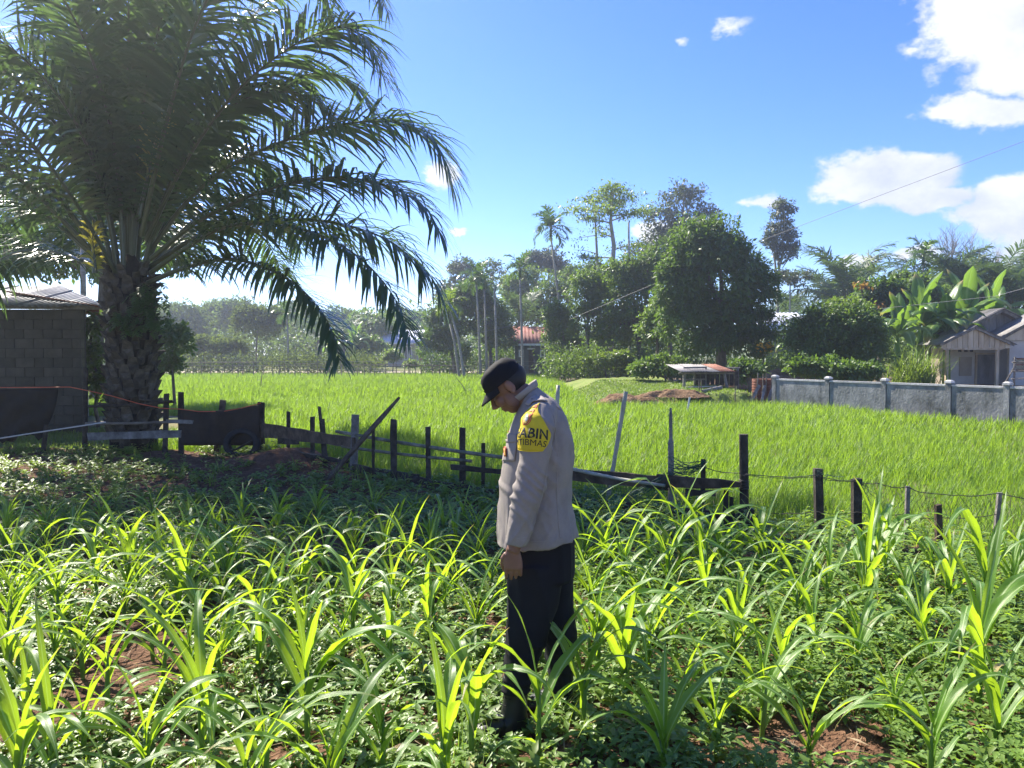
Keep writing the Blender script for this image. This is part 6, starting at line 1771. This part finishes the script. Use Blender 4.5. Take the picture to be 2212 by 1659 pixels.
def ball(mb, c, r, M3=None, n=14):
    vs = []; fs = []
    for i in range(n + 1):
        t = math.pi * i / n
        for k in range(2 * n):
            a = math.pi * k / n; p = Vector((math.sin(t) * math.cos(a) * r[0], math.sin(t) * math.sin(a) * r[1], math.cos(t) * r[2]))
            vs.append((M3 @ p if M3 is not None else p) + Vector(c))
    for i in range(n):
        for k in range(2 * n):
            a = i * 2 * n + k; b = i * 2 * n + (k + 1) % (2 * n); fs.append((a, a + 2 * n, b + 2 * n, b))
    return mb.add(vs, fs)

def man():
    Y0 = 3.60
    def mp(u, v, dy=0.0): return W(u, v, Y0 + dy)
    eye_p = Vector((0, 0, CAM_Z))
    foot = Vector((mp(1165, 1560).x, Y0, .0))
    root_loc = foot
    m_skin = surf('skin', [(.16, .082, .052), (.21, .11, .07)], 8, .55, .08, 60, .35)
    m_hair = plain('hair', (.012, .011, .010), .6)
    def cloth(name, col, rough=.85, weave=420):
        m = surf(name, [tuple(c * .85 for c in col), col, tuple(min(1, c * 1.12) for c in col)], 9, rough, .22, 14, .2, bdist=.012)
        return m
    m_shirt = cloth('shirt_cloth', (.285, .25, .222)); m_black = cloth('black_cloth', (.012, .012, .014)); m_cap = cloth('cap_cloth', (.010, .010, .012), .8)
    m_boot = plain('boot_leather', (.010, .010, .010), .45); m_yel = cloth('armband_cloth', (.64, .49, .03), .8)
    m_ink = plain('black_print', (.02, .016, .012), .7); m_red = plain('red_patch', (.50, .07, .03), .7); m_gold = plain('gold_thread', (.70, .45, .10), .55)
    m_button = plain('button', (.09, .075, .065), .5)

    # head frame: bowed about 50 degrees, facing left
    th = R(48); fw = Vector((-math.cos(th), 0, -math.sin(th))); up = Vector((-math.sin(th), 0, math.cos(th))); lf = Vector((0, -1, 0))
    hc = mp(1096, 836); H3 = Matrix((fw, lf, up)).transposed()
    def hp(x, y, z): return hc + fw * x + lf * y + up * z
    mb = MB()
    # skull, jaw and neck as one loft in the head frame plus face features
    ball(mb, hp(-.012, 0, .030), (.098, .076, .088), H3)
    ball(mb, hp(.022, 0, -.035), (.068, .060, .078), H3)
    ball(mb, hp(.040, 0, -.080), (.040, .036, .032), H3)           # chin
    ball(mb, hp(.070, 0, .028), (.028, .052, .020), H3)            # brow
    for s in (-1, 1):
        ball(mb, hp(.066, .034 * s, -.018), (.026, .024, .026), H3)   # cheeks
        ball(mb, hp(.030, .052 * s, -.055), (.03, .016, .035), H3)    # jaw corner
        # ear: rim and lobe
        ball(mb, hp(-.012, .078 * s, -.004), (.020, .010, .032), H3); ball(mb, hp(-.006, .080 * s, -.030), (.011, .008, .012), H3)
    rings(mb, [(hp(.082, 0, .022), lf, fw, .009, .010, 2), (hp(.098, 0, -.002), lf, fw, .012, .014, 2), (hp(.108, 0, -.020), lf, fw, .017, .016, 2), (hp(.096, 0, -.032), lf, fw, .017, .014, 2), (hp(.084, 0, -.036), lf, fw, .010, .010, 2)], 12)
    ball(mb, hp(.083, 0, -.053), (.013, .024, .007), H3); ball(mb, hp(.080, 0, -.066), (.013, .021, .008), H3)   # lips
    # neck and body core down to the feet: one continuous figure
    ax, ay = Vector((1, 0, 0)), Vector((0, 1, 0))
    tl = Vector((.8, 0, -.6))
    nk = [(mp(1112, 846), .062, .058), (mp(1126, 852), .060, .058), (mp(1142, 862), .062, .062), (mp(1155, 885), .08, .10)]
    rings(mb, [(c, Vector((.75, 0, .66)), ay, a, b, 2) for c, a, b in nk], 20)
    body = [(mp(1160, 885), .085, .14), (mp(1166, 920), .105, .165), (mp(1164, 980), .115, .165), (mp(1158, 1050), .115, .15), (mp(1158, 1120), .12, .155), (mp(1165, 1180), .11, .14), (mp(1166, 1205), .08, .11)]
    rings(mb, [(c, ax, ay, a, b, 2.2) for c, a, b in body], 24)
    def limbl(seq, n=14):
        R_ = []
        for i, (c, r) in enumerate(seq):
            t = (seq[min(i + 1, len(seq) - 1)][0] - seq[max(i - 1, 0)][0]).normalized()
            e1 = Vector((0, 1, 0)); e1 = (e1 - t * e1.dot(t)).normalized(); e2 = t.cross(e1)
            R_.append((c, e1, e2, r, r, 2))
        rings(mb, R_, n)
    NEAR, FAR = -.095, .095
    legL = [(mp(1158, 1200, NEAR + .02), .062), (mp(1150, 1270, NEAR), .070), (mp(1138, 1350, NEAR - .01), .058), (mp(1128, 1420, NEAR - .02), .054), (mp(1116, 1500, NEAR - .04), .040), (mp(1115, 1550, NEAR - .05), .036)]
    legR = [(mp(1180, 1200, FAR - .02), .062), (mp(1194, 1270, FAR), .070), (mp(1208, 1350, FAR), .058), (mp(1214, 1420, FAR), .054), (mp(1216, 1490, FAR), .040), (mp(1217, 1540, FAR), .036)]
    limbl(legL); limbl(legR)
    AN = -.245
    armL = [(mp(1168, 892, -.16), .055), (mp(1160, 925, -.215), .054), (mp(1154, 1000, AN), .048), (mp(1146, 1045, AN), .044), (mp(1134, 1090, AN), .042), (mp(1122, 1140, AN), .036), (mp(1112, 1178, AN), .029), (mp(1108, 1190, AN), .030)]
    limbl(armL)
    armR = [(mp(1172, 892, .16), .055), (mp(1172, 930, .215), .052), (mp(1168, 1010, .235), .046), (mp(1164, 1060, .24), .042), (mp(1160, 1130, .245), .034), (mp(1158, 1172, .245), .029), (mp(1157, 1188, .245), .030)]
    limbl(armR)
    def hand(wr, dirn, fwd, out):
        """palm below the wrist, four curled fingers, thumb to the front"""
        d, f, o = dirn.normalized(), fwd.normalized(), out.normalized()
        rings(mb, [(wr - d * .01, f, o, .027, .018, 2.2), (wr + d * .02, f, o, .033, .018, 2.4), (wr + d * .05, f, o, .040, .017, 2.6), (wr + d * .082, f, o, .041, .015, 2.6), (wr + d * .092, f, o, .036, .012, 2.4)], 16)
        for i, (off, L_) in enumerate(((.0325, .072), (.0110, .080), (-.0105, .075), (-.0315, .060))):
            b = wr + d * .078 + f * off
            q = [(b, .0088)]; ang = .10 + .05 * i; p = b
            for sgm, (l, cu) in enumerate(((.42, .35), (.33, .65), (.25, .55))):
                p = p + (d * math.cos(ang) - o * math.sin(ang) + f * (-off * .4)) * L_ * l
                q.append((p, .0082 - .0009 * sgm)); ang += cu
            limbl(q, 9)
        b = wr + d * .022 + f * .028
        q = [(b, .0135), (b + (d * .7 + f * .5 - o * .25) * .030, .0125), (b + (d * 1.0 + f * .33 - o * .4) * .058, .0105), (b + (d * 1.1 + f * .12 - o * .45) * .078, .0085)]
        limbl(q, 9)
    hand(mp(1108, 1186, AN), Vector((.02, .05, -1)), Vector((-1, .05, 0)), Vector((0, -1, 0)))
    hand(mp(1157, 1184, .245), Vector((.0, -.03, -1)), Vector((-1, 0, 0)), Vector((0, 1, 0)))
    person = bpy.data.objects.new('person', remesh(mb, .0036, 2, .4)); person.data.materials.append(m_skin); C.objects.link(person)
    tag(person, 'man in taupe uniform shirt, black trousers and cap looking down among the maize', 'person')
    # hair at the nape and temples under the cap
    hb = MB(); ball(hb, hp(-.024, 0, .018), (.092, .0785, .078), H3)
    hme = remesh(hb, .006, 2)
    bm = bmesh.new(); bm.from_mesh(hme)
    kill = [v for v in bm.verts if (H3.transposed() @ (v.co - hc)).x > .012 or (H3.transposed() @ (v.co - hc)).z < -.052]
    bmesh.ops.delete(bm, geom=kill, context='VERTS'); bm.to_mesh(hme); bm.free()
    link(hme, 'hair', m_hair, person)
    for s in (1, -1):   # eyebrow, closed lowered eye
        e = MB(); e.tube([hp(.083, .014 * s, .022), hp(.084, .030 * s, .026), hp(.070, .046 * s, .020)], [.003, .004, .002], 6); e.build('eyebrow', m_hair, person, True)
        e = MB(); ball(e, hp(.072, .030 * s, .002), (.012, .013, .010), H3, 8); e.build('eye', plain('eye', (.3, .26, .22), .3), person, True)
        e = MB(); e.tube([hp(.083, .018 * s, -.003), hp(.0865, .030 * s, -.005), hp(.078, .043 * s, -.002)], .0016, 5); e.build('eyelash', m_hair, person)

    # ---- cap: crown, band, brim
    cb = MB()
    prof = [((.087, .043), (-.104, .012), .0865), ((.087, .052), (-.110, .030), .0875), ((.078, .083), (-.115, .060), .0880), ((.064, .106), (-.101, .091), .080), ((.050, .116), (-.080, .108), .066), ((.018, .122), (-.046, .118), .034), ((-.008, .122), (-.018, .1215), .006)]
    def cring(F_, B_, hy):
        a = hp(F_[0], 0, F_[1]); b = hp(B_[0], 0, B_[1]); ax_ = (a - b); return ((a + b) / 2, ax_.normalized(), lf, ax_.length / 2, hy, 2.3)
    rings(cb, [cring(*q) for q in prof], 40)
    cme = cb.mesh('cap', True)
    for v in cme.vertices:
        v.co += (v.co - hc).normalized() * (.0022 * mnoise.noise(v.co * 38) + .0012 * mnoise.noise(v.co * 80))
    cap = link(cme, 'cap', m_cap, person)
    bd = MB(); rings(bd, [cring((.0895, .045), (-.1065, .013), .0885), cring((.0885, .068), (-.1145, .040), .0895)], 40, False); bd.build('band', m_cap, cap, True)
    br = MB(); n, k = 22, 6; V = []; F = []
    for j in range(k + 1):
        t = j / k
        for i in range(n + 1):
            a = R(-66 + 132 * i / n); r0x, r0y = .103, .086; e = math.cos(a * .95)
            xb = -.018 + r0x * math.cos(a); x = xb + (.060 * max(.12, e) ** .7) * t * math.cos(a); y = (r0y + .010 * t) * math.sin(a)
            z = .0135 + (xb + .105) * .162 + .006 - .024 * t * math.cos(a) - .020 * (y / .085) ** 2 * t
            V.append(hp(x, y, z))
    for j in range(k):
        for i in range(n): q = j * (n + 1) + i; F.append((q, q + 1, q + n + 2, q + n + 1))
    bo = link(np_mesh('brim', [tuple(v) for v in V], F, True), 'brim', m_cap, cap); bo.modifiers.new('t', 'SOLIDIFY').thickness = .004
    # ---- shirt
    sb = MB(); S = []
    def lvl(uL, uR, v, hy, dyc=0.0, pw=2.2, tilt=0.0):
        a, b = mp(uL, v), mp(uR, v); c = (a + b) / 2 + Vector((0, dyc, 0))
        S.append((c, Vector((math.cos(tilt), 0, math.sin(tilt))), ay, (b.x - a.x) / 2, hy, pw))
    lvl(1118, 1164, 845, .072, 0, 2.0, .55); lvl(1114, 1180, 860, .105, 0, 2.0, .45); lvl(1112, 1200, 872, .150, 0, 2.0, .30); lvl(1110, 1215, 886, .182, 0, 2.1, .15); lvl(1104, 1228, 906, .198, 0, 2.2, .05)
    lvl(1098, 1236, 930, .200); lvl(1091, 1241, 960, .200); lvl(1087, 1242, 985, .198); lvl(1082, 1240, 1012, .192); lvl(1078, 1235, 1045, .188); lvl(1077, 1236, 1085, .190); lvl(1076, 1243, 1125, .198); lvl(1075, 1248, 1152, .203, 0, 2.2, .10); lvl(1074, 1250, 1166, .204, 0, 2.2, .12)
    rings(sb, S, 40)
    def sleeve(seq):
        R_ = []
        for i, (c, r) in enumerate(seq):
            t = (seq[min(i + 1, len(seq) - 1)][0] - seq[max(i - 1, 0)][0]).normalized()
            e1 = Vector((0, 1, 0)); e1 = (e1 - t * e1.dot(t)).normalized(); e2 = t.cross(e1); R_.append((c, e1, e2, r * .97, r, 2))
        rings(sb, R_, 22)
    slL = [(mp(1176, 880, -.10), .060), (mp(1170, 896, -.165), .072), (mp(1162, 918, -.212), .079), (mp(1157, 950, -.238), .075), (mp(1154, 1000, -.250), .0655), (mp(1147, 1045, -.252), .063), (mp(1134, 1090, -.252), .0625), (mp(1124, 1134, -.250), .0565), (mp(1116, 1168, -.248), .0515), (mp(1114.5, 1177, -.248), .0505)]
    slR = [(mp(1178, 880, .10), .060), (mp(1176, 898, .165), .070), (mp(1172, 930, .215), .074), (mp(1168, 1010, .238), .064), (mp(1164, 1060, .243), .060), (mp(1160, 1130, .247), .054), (mp(1158, 1172, .247), .049)]
    sleeve(slL); sleeve(slR)
    sme = remesh(sb, .0065, 5, .5)
    # wrinkles pressed into the cloth
    bmx = bmesh.new(); bmx.from_mesh(sme); bmx.normal_update()
    sh0 = mp(1160, 900); el0 = mp(1147, 1040)
    def ridge(q): return 1 - 2 * abs(mnoise.noise(q))
    for v in bmx.verts:
        p = v.co; n_ = v.normal; sx = p.x - sh0.x; sz = p.z - sh0.z
        d = mnoise.noise(Vector((p.x * 8, p.y * 8, p.z * 3))) * .006 + mnoise.noise(p * 18) * .0015
        # long diagonal drag folds over the belly and back, sharp-crested
        a = sx * .80 + sz * .60; b = -sx * .60 + sz * .80
        d += .011 * max(0, ridge(Vector((a * 13, p.y * 5, b * 3.0))) - .40) * min(1, max(0, -sz - .02) / .12)
        # vertical hang folds towards the hem
        d += .009 * max(0, ridge(Vector((p.x * 11, p.y * 11, p.z * 1.4 + 7))) - .4) * min(1, max(0, -sz - .30) / .15)
        # creases round elbow and armpit, broken and slanted
        el = p.z - el0.z
        if p.y < Y0 - .185:
            w = math.exp(-((el - .01) / .11) ** 2); d += .017 * max(0, ridge(Vector((p.x * 7 + el * 5, p.y * 7, el * 19 + p.x * 16))) - .40) * w
            w2 = math.exp(-((el + .15) / .10) ** 2); d += .010 * max(0, ridge(Vector((p.x * 9, p.y * 6, el * 11 - p.x * 16))) - .4) * w2; w3 = math.exp(-((el - .26) / .07) ** 2); d += .010 * max(0, ridge(Vector((p.x * 8, p.y * 6, el * 14 + p.x * 12 + 3))) - .4) * w3
        v.co = p + n_ * (d - .005)
    bmx.to_mesh(sme); bmx.free()
    shirt = link(sme, 'shirt', m_shirt, person)
    bvh = BVHTree.FromPolygons([v.co.copy() for v in sme.vertices], [tuple(p.vertices) for p in sme.polygons])
    def press(p, dirn, off):
        h = bvh.ray_cast(p, dirn)
        if h[0] is None: return None
        return h[0] + h[1] * off
    # a patch laid on the cloth: grid over a pixel outline, seen from the camera side
    def patch(name, outline, mat, off, parent, nu=20, nv=20, thick=.0022, dirn=Vector((0, 1, 0))):
        """outline: function (s,t) in 0..1 -> (u, v) of the picture"""
        V = []; ok = []
        for j in range(nv + 1):
            for i in range(nu + 1):
                u, v = outline(i / nu, j / nv); h = press(eye_p, (W(u, v, Y0) - eye_p).normalized(), off); V.append(h)
        F = []
        for j in range(nv):
            for i in range(nu):
                q = (j * (nu + 1) + i, j * (nu + 1) + i + 1, (j + 1) * (nu + 1) + i + 1, (j + 1) * (nu + 1) + i)
                if all(V[x] is not None for x in q):
                    ys = [V[x].y for x in q]
                    if max(ys) - min(ys) < .05: F.append(q)
        used = sorted({i for f in F for i in f}); mpv = {o: n for n, o in enumerate(used)}
        if not F: return None
        o = link(np_mesh(name, [tuple(V[i]) for i in used], [[mpv[i] for i in f] for f in F], True), name, mat, parent)
        o.modifiers.new('t', 'SOLIDIFY').thickness = thick
        return o
    # armband wrapped round the upper arm (cylindrical coordinates about the sleeve)
    ax0, ax1 = mp(1166, 868, -.20), mp(1153, 990, -.245)
    axd = (ax1 - ax0).normalized(); outd = (Vector((0, -1, 0)) - axd * Vector((0, -1, 0)).dot(axd)).normalized(); frd = axd.cross(outd); frd = frd if frd.x < 0 else -frd
    axL = (ax1 - ax0).length
    def wrap(a, t, off):
        """a = angle from the outer side towards the front, t along the arm"""
        c = ax0 + axd * (t * axL); d = outd * math.cos(a) + frd * math.sin(a)
        h = bvh.ray_cast(c + d * .24, -d)
        q = h[0] if h[0] is not None else c + d * .075
        return q + d * off
    def wrap_grid(name, fa, mat, off, parent, nu=26, nv=22, thick=.002):
        V = [tuple(wrap(*fa(i / nu, j / nv), off)) for j in range(nv + 1) for i in range(nu + 1)]
        F = [(j * (nu + 1) + i, j * (nu + 1) + i + 1, (j + 1) * (nu + 1) + i + 1, (j + 1) * (nu + 1) + i) for j in range(nv) for i in range(nu)]
        o = link(np_mesh(name, V, F, True), name, mat, parent); o.modifiers.new('t', 'SOLIDIFY').thickness = thick; return o
    # shield-shaped band: narrow at the shoulder, widest low, lower edge bowed
    def band_fa(s, t):
        f = .70 + .88 * min(1, (t + .02) / .13); b = .58 - 1.48 * min(1, t / .64) if t < .64 else -.90 + .42 * ((t - .64) / .36) ** 1.5
        return f + (b - f) * s, .015 + t * (.89 - .035 * (1 - math.sin(math.pi * s)))
    arm = wrap_grid('armband', band_fa, m_yel, .0035, person)
    def edge_tube(fn, n, r, mat, parent, off, name):
        MB().tube([wrap(*fn(i / n), off) for i in range(n + 1)], r, 5, False).build(name, mat, parent, True)
    edge_tube(lambda t: band_fa(t, 1.0), 24, .0022, m_yel, arm, .004, 'hem'); edge_tube(lambda t: band_fa(1.0, t), 24, .0018, m_yel, arm, .004, 'hem'); edge_tube(lambda t: band_fa(0.0, t), 24, .0018, m_yel, arm, .004, 'hem')
    def lettering(text, a_left, a_right, t_mid, height_t, mat, parent, off, bold=.0, name='lettering', arc=0.0):
        cu = bpy.data.curves.new('txt', 'FONT'); cu.body = text; cu.size = 1.0; cu.offset = bold; cu.resolution_u = 3
        o = bpy.data.objects.new('txt', cu); C.objects.link(o)
        me = bpy.data.meshes.new_from_object(o.evaluated_get(bpy.context.evaluated_depsgraph_get())); bpy.data.objects.remove(o)
        bm = bmesh.new(); bm.from_mesh(me)
        bmesh.ops.subdivide_edges(bm, edges=[e for e in bm.edges if e.calc_length() > .2], cuts=2)
        xs = [v.co.x for v in bm.verts]; ys = [v.co.y for v in bm.verts]; x0, x1, y0, y1 = min(xs), max(xs), min(ys), max(ys)
        for v in bm.verts:
            s = (v.co.x - x0) / (x1 - x0); t = (v.co.y - y0) / (y1 - y0)
            v.co = wrap(a_left + (a_right - a_left) * s, t_mid - (t - .5) * height_t + arc * (2 * s - 1) ** 2, off)
        bm.to_mesh(me); bm.free(); me.materials.clear()
        lo = link(me, name, mat, parent); lo.modifiers.new('t', 'SOLIDIFY').thickness = .0012
    lettering('BHABIN', 2.02, -.66, .590, .180, m_ink, arm, .0062, .022)
    lettering('KAMTIBMAS', 2.15, -.60, .752, .105, m_ink, arm, .0062, .0)
    # red tabs with gold words and the shield emblem
    def tab(a0, a1, t0, t1, arc, mat, off, name='tab'):
        return wrap_grid(name, lambda s, t: (a0 + (a1 - a0) * s, t0 + (t1 - t0) * t + arc * (2 * s - 1) ** 2), mat, off, arm, 12, 5, .001)
    tab(1.16, .46, .050, .125, .02, m_gold, .0052, 'tab_edge'); tab(1.13, .49, .058, .117, .02, m_red, .0062)
    lettering('POLRES', 1.10, .52, .088, .042, m_gold, arm, .0076, .01, 'tab_lettering', .02)
    tab(1.12, .50, .142, .210, .02, m_gold, .0052, 'tab_edge'); tab(1.09, .53, .150, .202, .02, m_red, .0062)
    lettering('RIAU', 1.02, .60, .176, .038, m_gold, arm, .0076, .01, 'tab_lettering', .02)
    def shield(k, off, mat, name):
        def fa(s, t):
            w = (.34 * (1 - .25 * math.sin(math.pi * t) * (t < .35)) * (1 - max(0, t - .55) ** 1.6 * 2.4)) * k
            return .80 + (0.5 - s) * 2 * w, .235 + (.5 - .5 * k) * .23 + t * .225 * k + .012 * math.cos((s - .5) * 12) * (1 - t)
        return wrap_grid(name, fa, mat, off, arm, 14, 14, .001)
    sh = shield(1.0, .0050, m_red, 'emblem'); shield(.84, .0062, m_gold, 'emblem_edge'); shield(.76, .0072, m_red, 'emblem_field')
    dsk = lambda r, off, mat, nm, dx=0: wrap_grid(nm, lambda s, t: (.82 + dx + r * 1.25 * t * math.cos(s * 2 * math.pi), .345 + r * .62 * t * math.sin(s * 2 * math.pi)), mat, off, arm, 24, 4, .001)
    dsk(.145, .0084, m_gold, 'emblem_disc'); dsk(.075, .0096, plain('silver_thread', (.6, .58, .55), .5), 'emblem_centre', -.04)

    # collar, yoke, epaulette, pocket, placket, cuff, hem
    def strip(name, fn, n, k, mat, thick=.004, parent=shirt):
        V = [tuple(fn(i / n, j / k)) for j in range(k + 1) for i in range(n + 1)]; F = [(j * (n + 1) + i, j * (n + 1) + i + 1, (j + 1) * (n + 1) + i + 1, (j + 1) * (n + 1) + i) for j in range(k) for i in range(n)]
        o = link(np_mesh(name, V, F, True), name, mat, parent); o.modifiers.new('t', 'SOLIDIFY').thickness = thick; return o
    cc = mp(1137, 853); ct = Vector((-.62, 0, .78))      # collar axis leans forward with the neck
    e1 = Vector((.78, 0, .62)); 
    strip('collar', lambda s, t: cc + (e1 * math.cos(R(-158 + 316 * s)) * (.062 + .012 * math.sin(math.pi * t) + .006 * t) + Vector((0, 1, 0)) * math.sin(R(-158 + 316 * s)) * (.066 + .010 * math.sin(math.pi * t))) + ct * (.034 * math.sin(math.pi * min(1, t * .75 + .12)) - .012 * t) , 30, 6, m_shirt, .003)
    def on(u, v, off, dirn=Vector((0, 1, 0))):
        h = press(eye_p, (W(u, v, Y0) - eye_p).normalized(), off); return h if h is not None else mp(u, v, -.2)
    def seam(name, uv, r=.0016, off=.001, mat=None):
        MB().tube([on(u, v, off) for u, v in uv], r, 5, False).build(name, mat or m_shirt, shirt, True)
    seam('cuff_seam', [(1093, 1158), (1105, 1162), (1120, 1163), (1138, 1160)]); seam('hem_seam', [(1146, 1170), (1180, 1169), (1215, 1163), (1240, 1156)])
    seam('side_seam', [(1205, 980), (1204, 1030), (1203, 1080), (1206, 1130), (1210, 1160)], .0016); seam('sleeve_seam', [(1184, 1000), (1176, 1050), (1164, 1095), (1152, 1135), (1140, 1168)], .0013)
    seam('yoke_seam', [(1190, 871), (1202, 878), (1214, 888)]); seam('armhole_seam', [(1186, 882), (1196, 900), (1200, 925), (1198, 950), (1192, 972)], .002)
    patch('pocket', lambda s, t: (1088 + 2 * t * 0 + (1117 - 1088) * s - 4 * t + 3 * (1 - t), 952 + (996 - 952) * t), m_shirt, .004, shirt, 10, 10, .002)
    patch('pocket_flap', lambda s, t: (1090 + (1119 - 1090) * s, 938 + (954 - 938) * t + 3 * math.sin(math.pi * s) * t), m_shirt, .007, shirt, 10, 6, .002)
    patch('name_badge', lambda s, t: (1094 + 8 * s, 926 + 8 * t), m_red, .006, shirt, 4, 4, .002)
    patch('chest_badge', lambda s, t: (1092 + (6 - 2 * t) * s + 2 * t, 966 + 20 * t), m_red, .010, shirt, 4, 6, .002)
    patch('badge_edge', lambda s, t: (1094 + 2.2 * s + 2 * t, 970 + 14 * t), m_gold, .013, shirt, 3, 6, .001)
    # epaulette lying over the near shoulder
    def epf(s, t):
        u = 1147 + (1170 - 1147) * t; v = 0
        c = mp(u, 830, -.09 - .095 * t + (s - .5) * .05 * 0); c.x += (s - .5) * .052
        h = bvh.ray_cast(c + Vector((0, 0, .3)), Vector((0, 0, -1))); q = h[0] if h[0] is not None else c
        return q + Vector((0, 0, .006))
    ep = strip('epaulette', epf, 6, 10, m_shirt, .004)
    q = epf(.5, .12); b_ = MB(); ball(b_, q + Vector((0, 0, .003)), (.006, .006, .003), None, 6); b_.build('button', m_button, ep, True)
    # ---- trousers
    tb = MB(); T = []
    for v, a, b, hy in ((1140, 1092, 1238, .165), (1170, 1094, 1242, .170), (1205, 1095, 1241, .176), (1240, 1096, 1240, .178)):
        p, q = mp(a, v), mp(b, v); T.append(((p + q) / 2, ax, ay, (q.x - p.x) / 2, hy, 2.3))
    rings(tb, T, 32)
    def leg(seq):
        R_ = []
        for (uL, uR, v, dy, ry) in seq:
            p, q = mp(uL, v, dy), mp(uR, v, dy); R_.append(((p + q) / 2, ax, ay, (q.x - p.x) / 2, ry, 2.1))
        rings(tb, R_, 26)
    leg([(1097, 1216, 1215, NEAR, .095), (1096, 1212, 1250, NEAR, .098), (1095, 1204, 1300, NEAR, .095), (1094, 1190, 1345, NEAR - .01, .088), (1092, 1176, 1390, NEAR - .015, .080), (1091, 1158, 1430, NEAR - .02, .074), (1088, 1146, 1465, NEAR - .03, .068), (1086, 1142, 1492, NEAR - .035, .064)])
    leg([(1140, 1239, 1215, FAR, .095), (1146, 1238, 1260, FAR, .098), (1156, 1239, 1310, FAR, .095), (1168, 1246, 1355, FAR, .086), (1176, 1245, 1395, FAR, .078), (1182, 1239, 1430, FAR, .072), (1186, 1236, 1465, FAR, .066), (1188, 1236, 1490, FAR, .062)])
    tme = remesh(tb, .0075, 4, .5)
    bmx = bmesh.new(); bmx.from_mesh(tme); bmx.normal_update()
    for v in bmx.verts:
        p = v.co; d = mnoise.noise(Vector((p.x * 10, p.y * 10, p.z * 4))) * .006 + .014 * max(0, 1 - 2 * abs(mnoise.noise(Vector((p.x * 9, p.y * 9, p.z * 2.2 + p.x * 6)))) - .4)
        if p.z < .42: d += .014 * max(0, 1 - 2 * abs(mnoise.noise(Vector((p.x * 8, p.y * 8, p.z * 22 + p.x * 10)))) - .3) * max(0, 1 - abs(p.z - .28) / .22)
        v.co = p + v.normal * d
    bmx.to_mesh(tme); bmx.free(); link(tme, 'trousers', m_black, person)
    # ---- boots
    def boot(ank, toe_dir, heel_u):
        bb = MB(); d = toe_dir.normalized(); s = Vector((-d.y, d.x, 0)); a = Vector((ank.x, ank.y, 0))
        rings(bb, [(a + Vector((0, 0, .26)), d, s, .058, .054, 2), (a + Vector((0, 0, .16)), d, s, .055, .050, 2), (a + Vector((0, 0, .09)) + d * .01, d, s, .062, .050, 2.2), (a + Vector((0, 0, .05)) + d * .03, d, s, .092, .050, 2.3), (a + Vector((0, 0, .012)) + d * .04, d, s, .105, .050, 2.4)], 22)
        rings(bb, [(a + d * .08 + Vector((0, 0, .062)), s, Vector((0, 0, 1)), .046, .045, 2.2), (a + d * .13 + Vector((0, 0, .05)), s, Vector((0, 0, 1)), .049, .040, 2.3), (a + d * .18 + Vector((0, 0, .042)), s, Vector((0, 0, 1)), .045, .034, 2.3), (a + d * .205 + Vector((0, 0, .036)), s, Vector((0, 0, 1)), .030, .024, 2.2)], 18)
        o = link(remesh(bb, .006, 3), 'boot', m_boot, person)
        so = MB(); rings(so, [(a + d * .055 + Vector((0, 0, -.012)), d, s, .150, .052, 2.6), (a + d * .055 + Vector((0, 0, .014)), d, s, .152, .053, 2.6)], 26); so.build('sole', m_black, o)
        for k in range(6):
            c = a + d * (.050 + .012 * (5 - k)) + Vector((0, 0, .095 + .026 * k)); c = c - d * (.01 * k)
            MB().tube([c - s * .030 + d * .0, c + d * .012, c + s * .030], .0028, 5).build('lace', m_black, o)
    boot(mp(1114, 1500, NEAR - .04), Vector((-.86, -.5, 0)), 0)
    boot(mp(1214, 1500, FAR), Vector((-.92, -.25, 0)), 0)
man()

# ================================================================ haze: one box of even, thin air round everything
def haze():
    mb = MB(); mb.box((0, 230, 10.2), (900, 640, 22.8))
    m, nt, N, L = new_mat('haze_air')
    out = N.new('ShaderNodeOutputMaterial'); v = N.new('ShaderNodeVolumePrincipled')
    v.inputs['Color'].default_value = (.86, .92, 1.0, 1); v.inputs['Density'].default_value = .0014; v.inputs['Anisotropy'].default_value = .75
    L.new(v.outputs[0], out.inputs['Volume'])
    o = mb.build('haze', m); tag(o, 'thin pale haze in the air over the field', 'haze', kind='stuff')
haze()
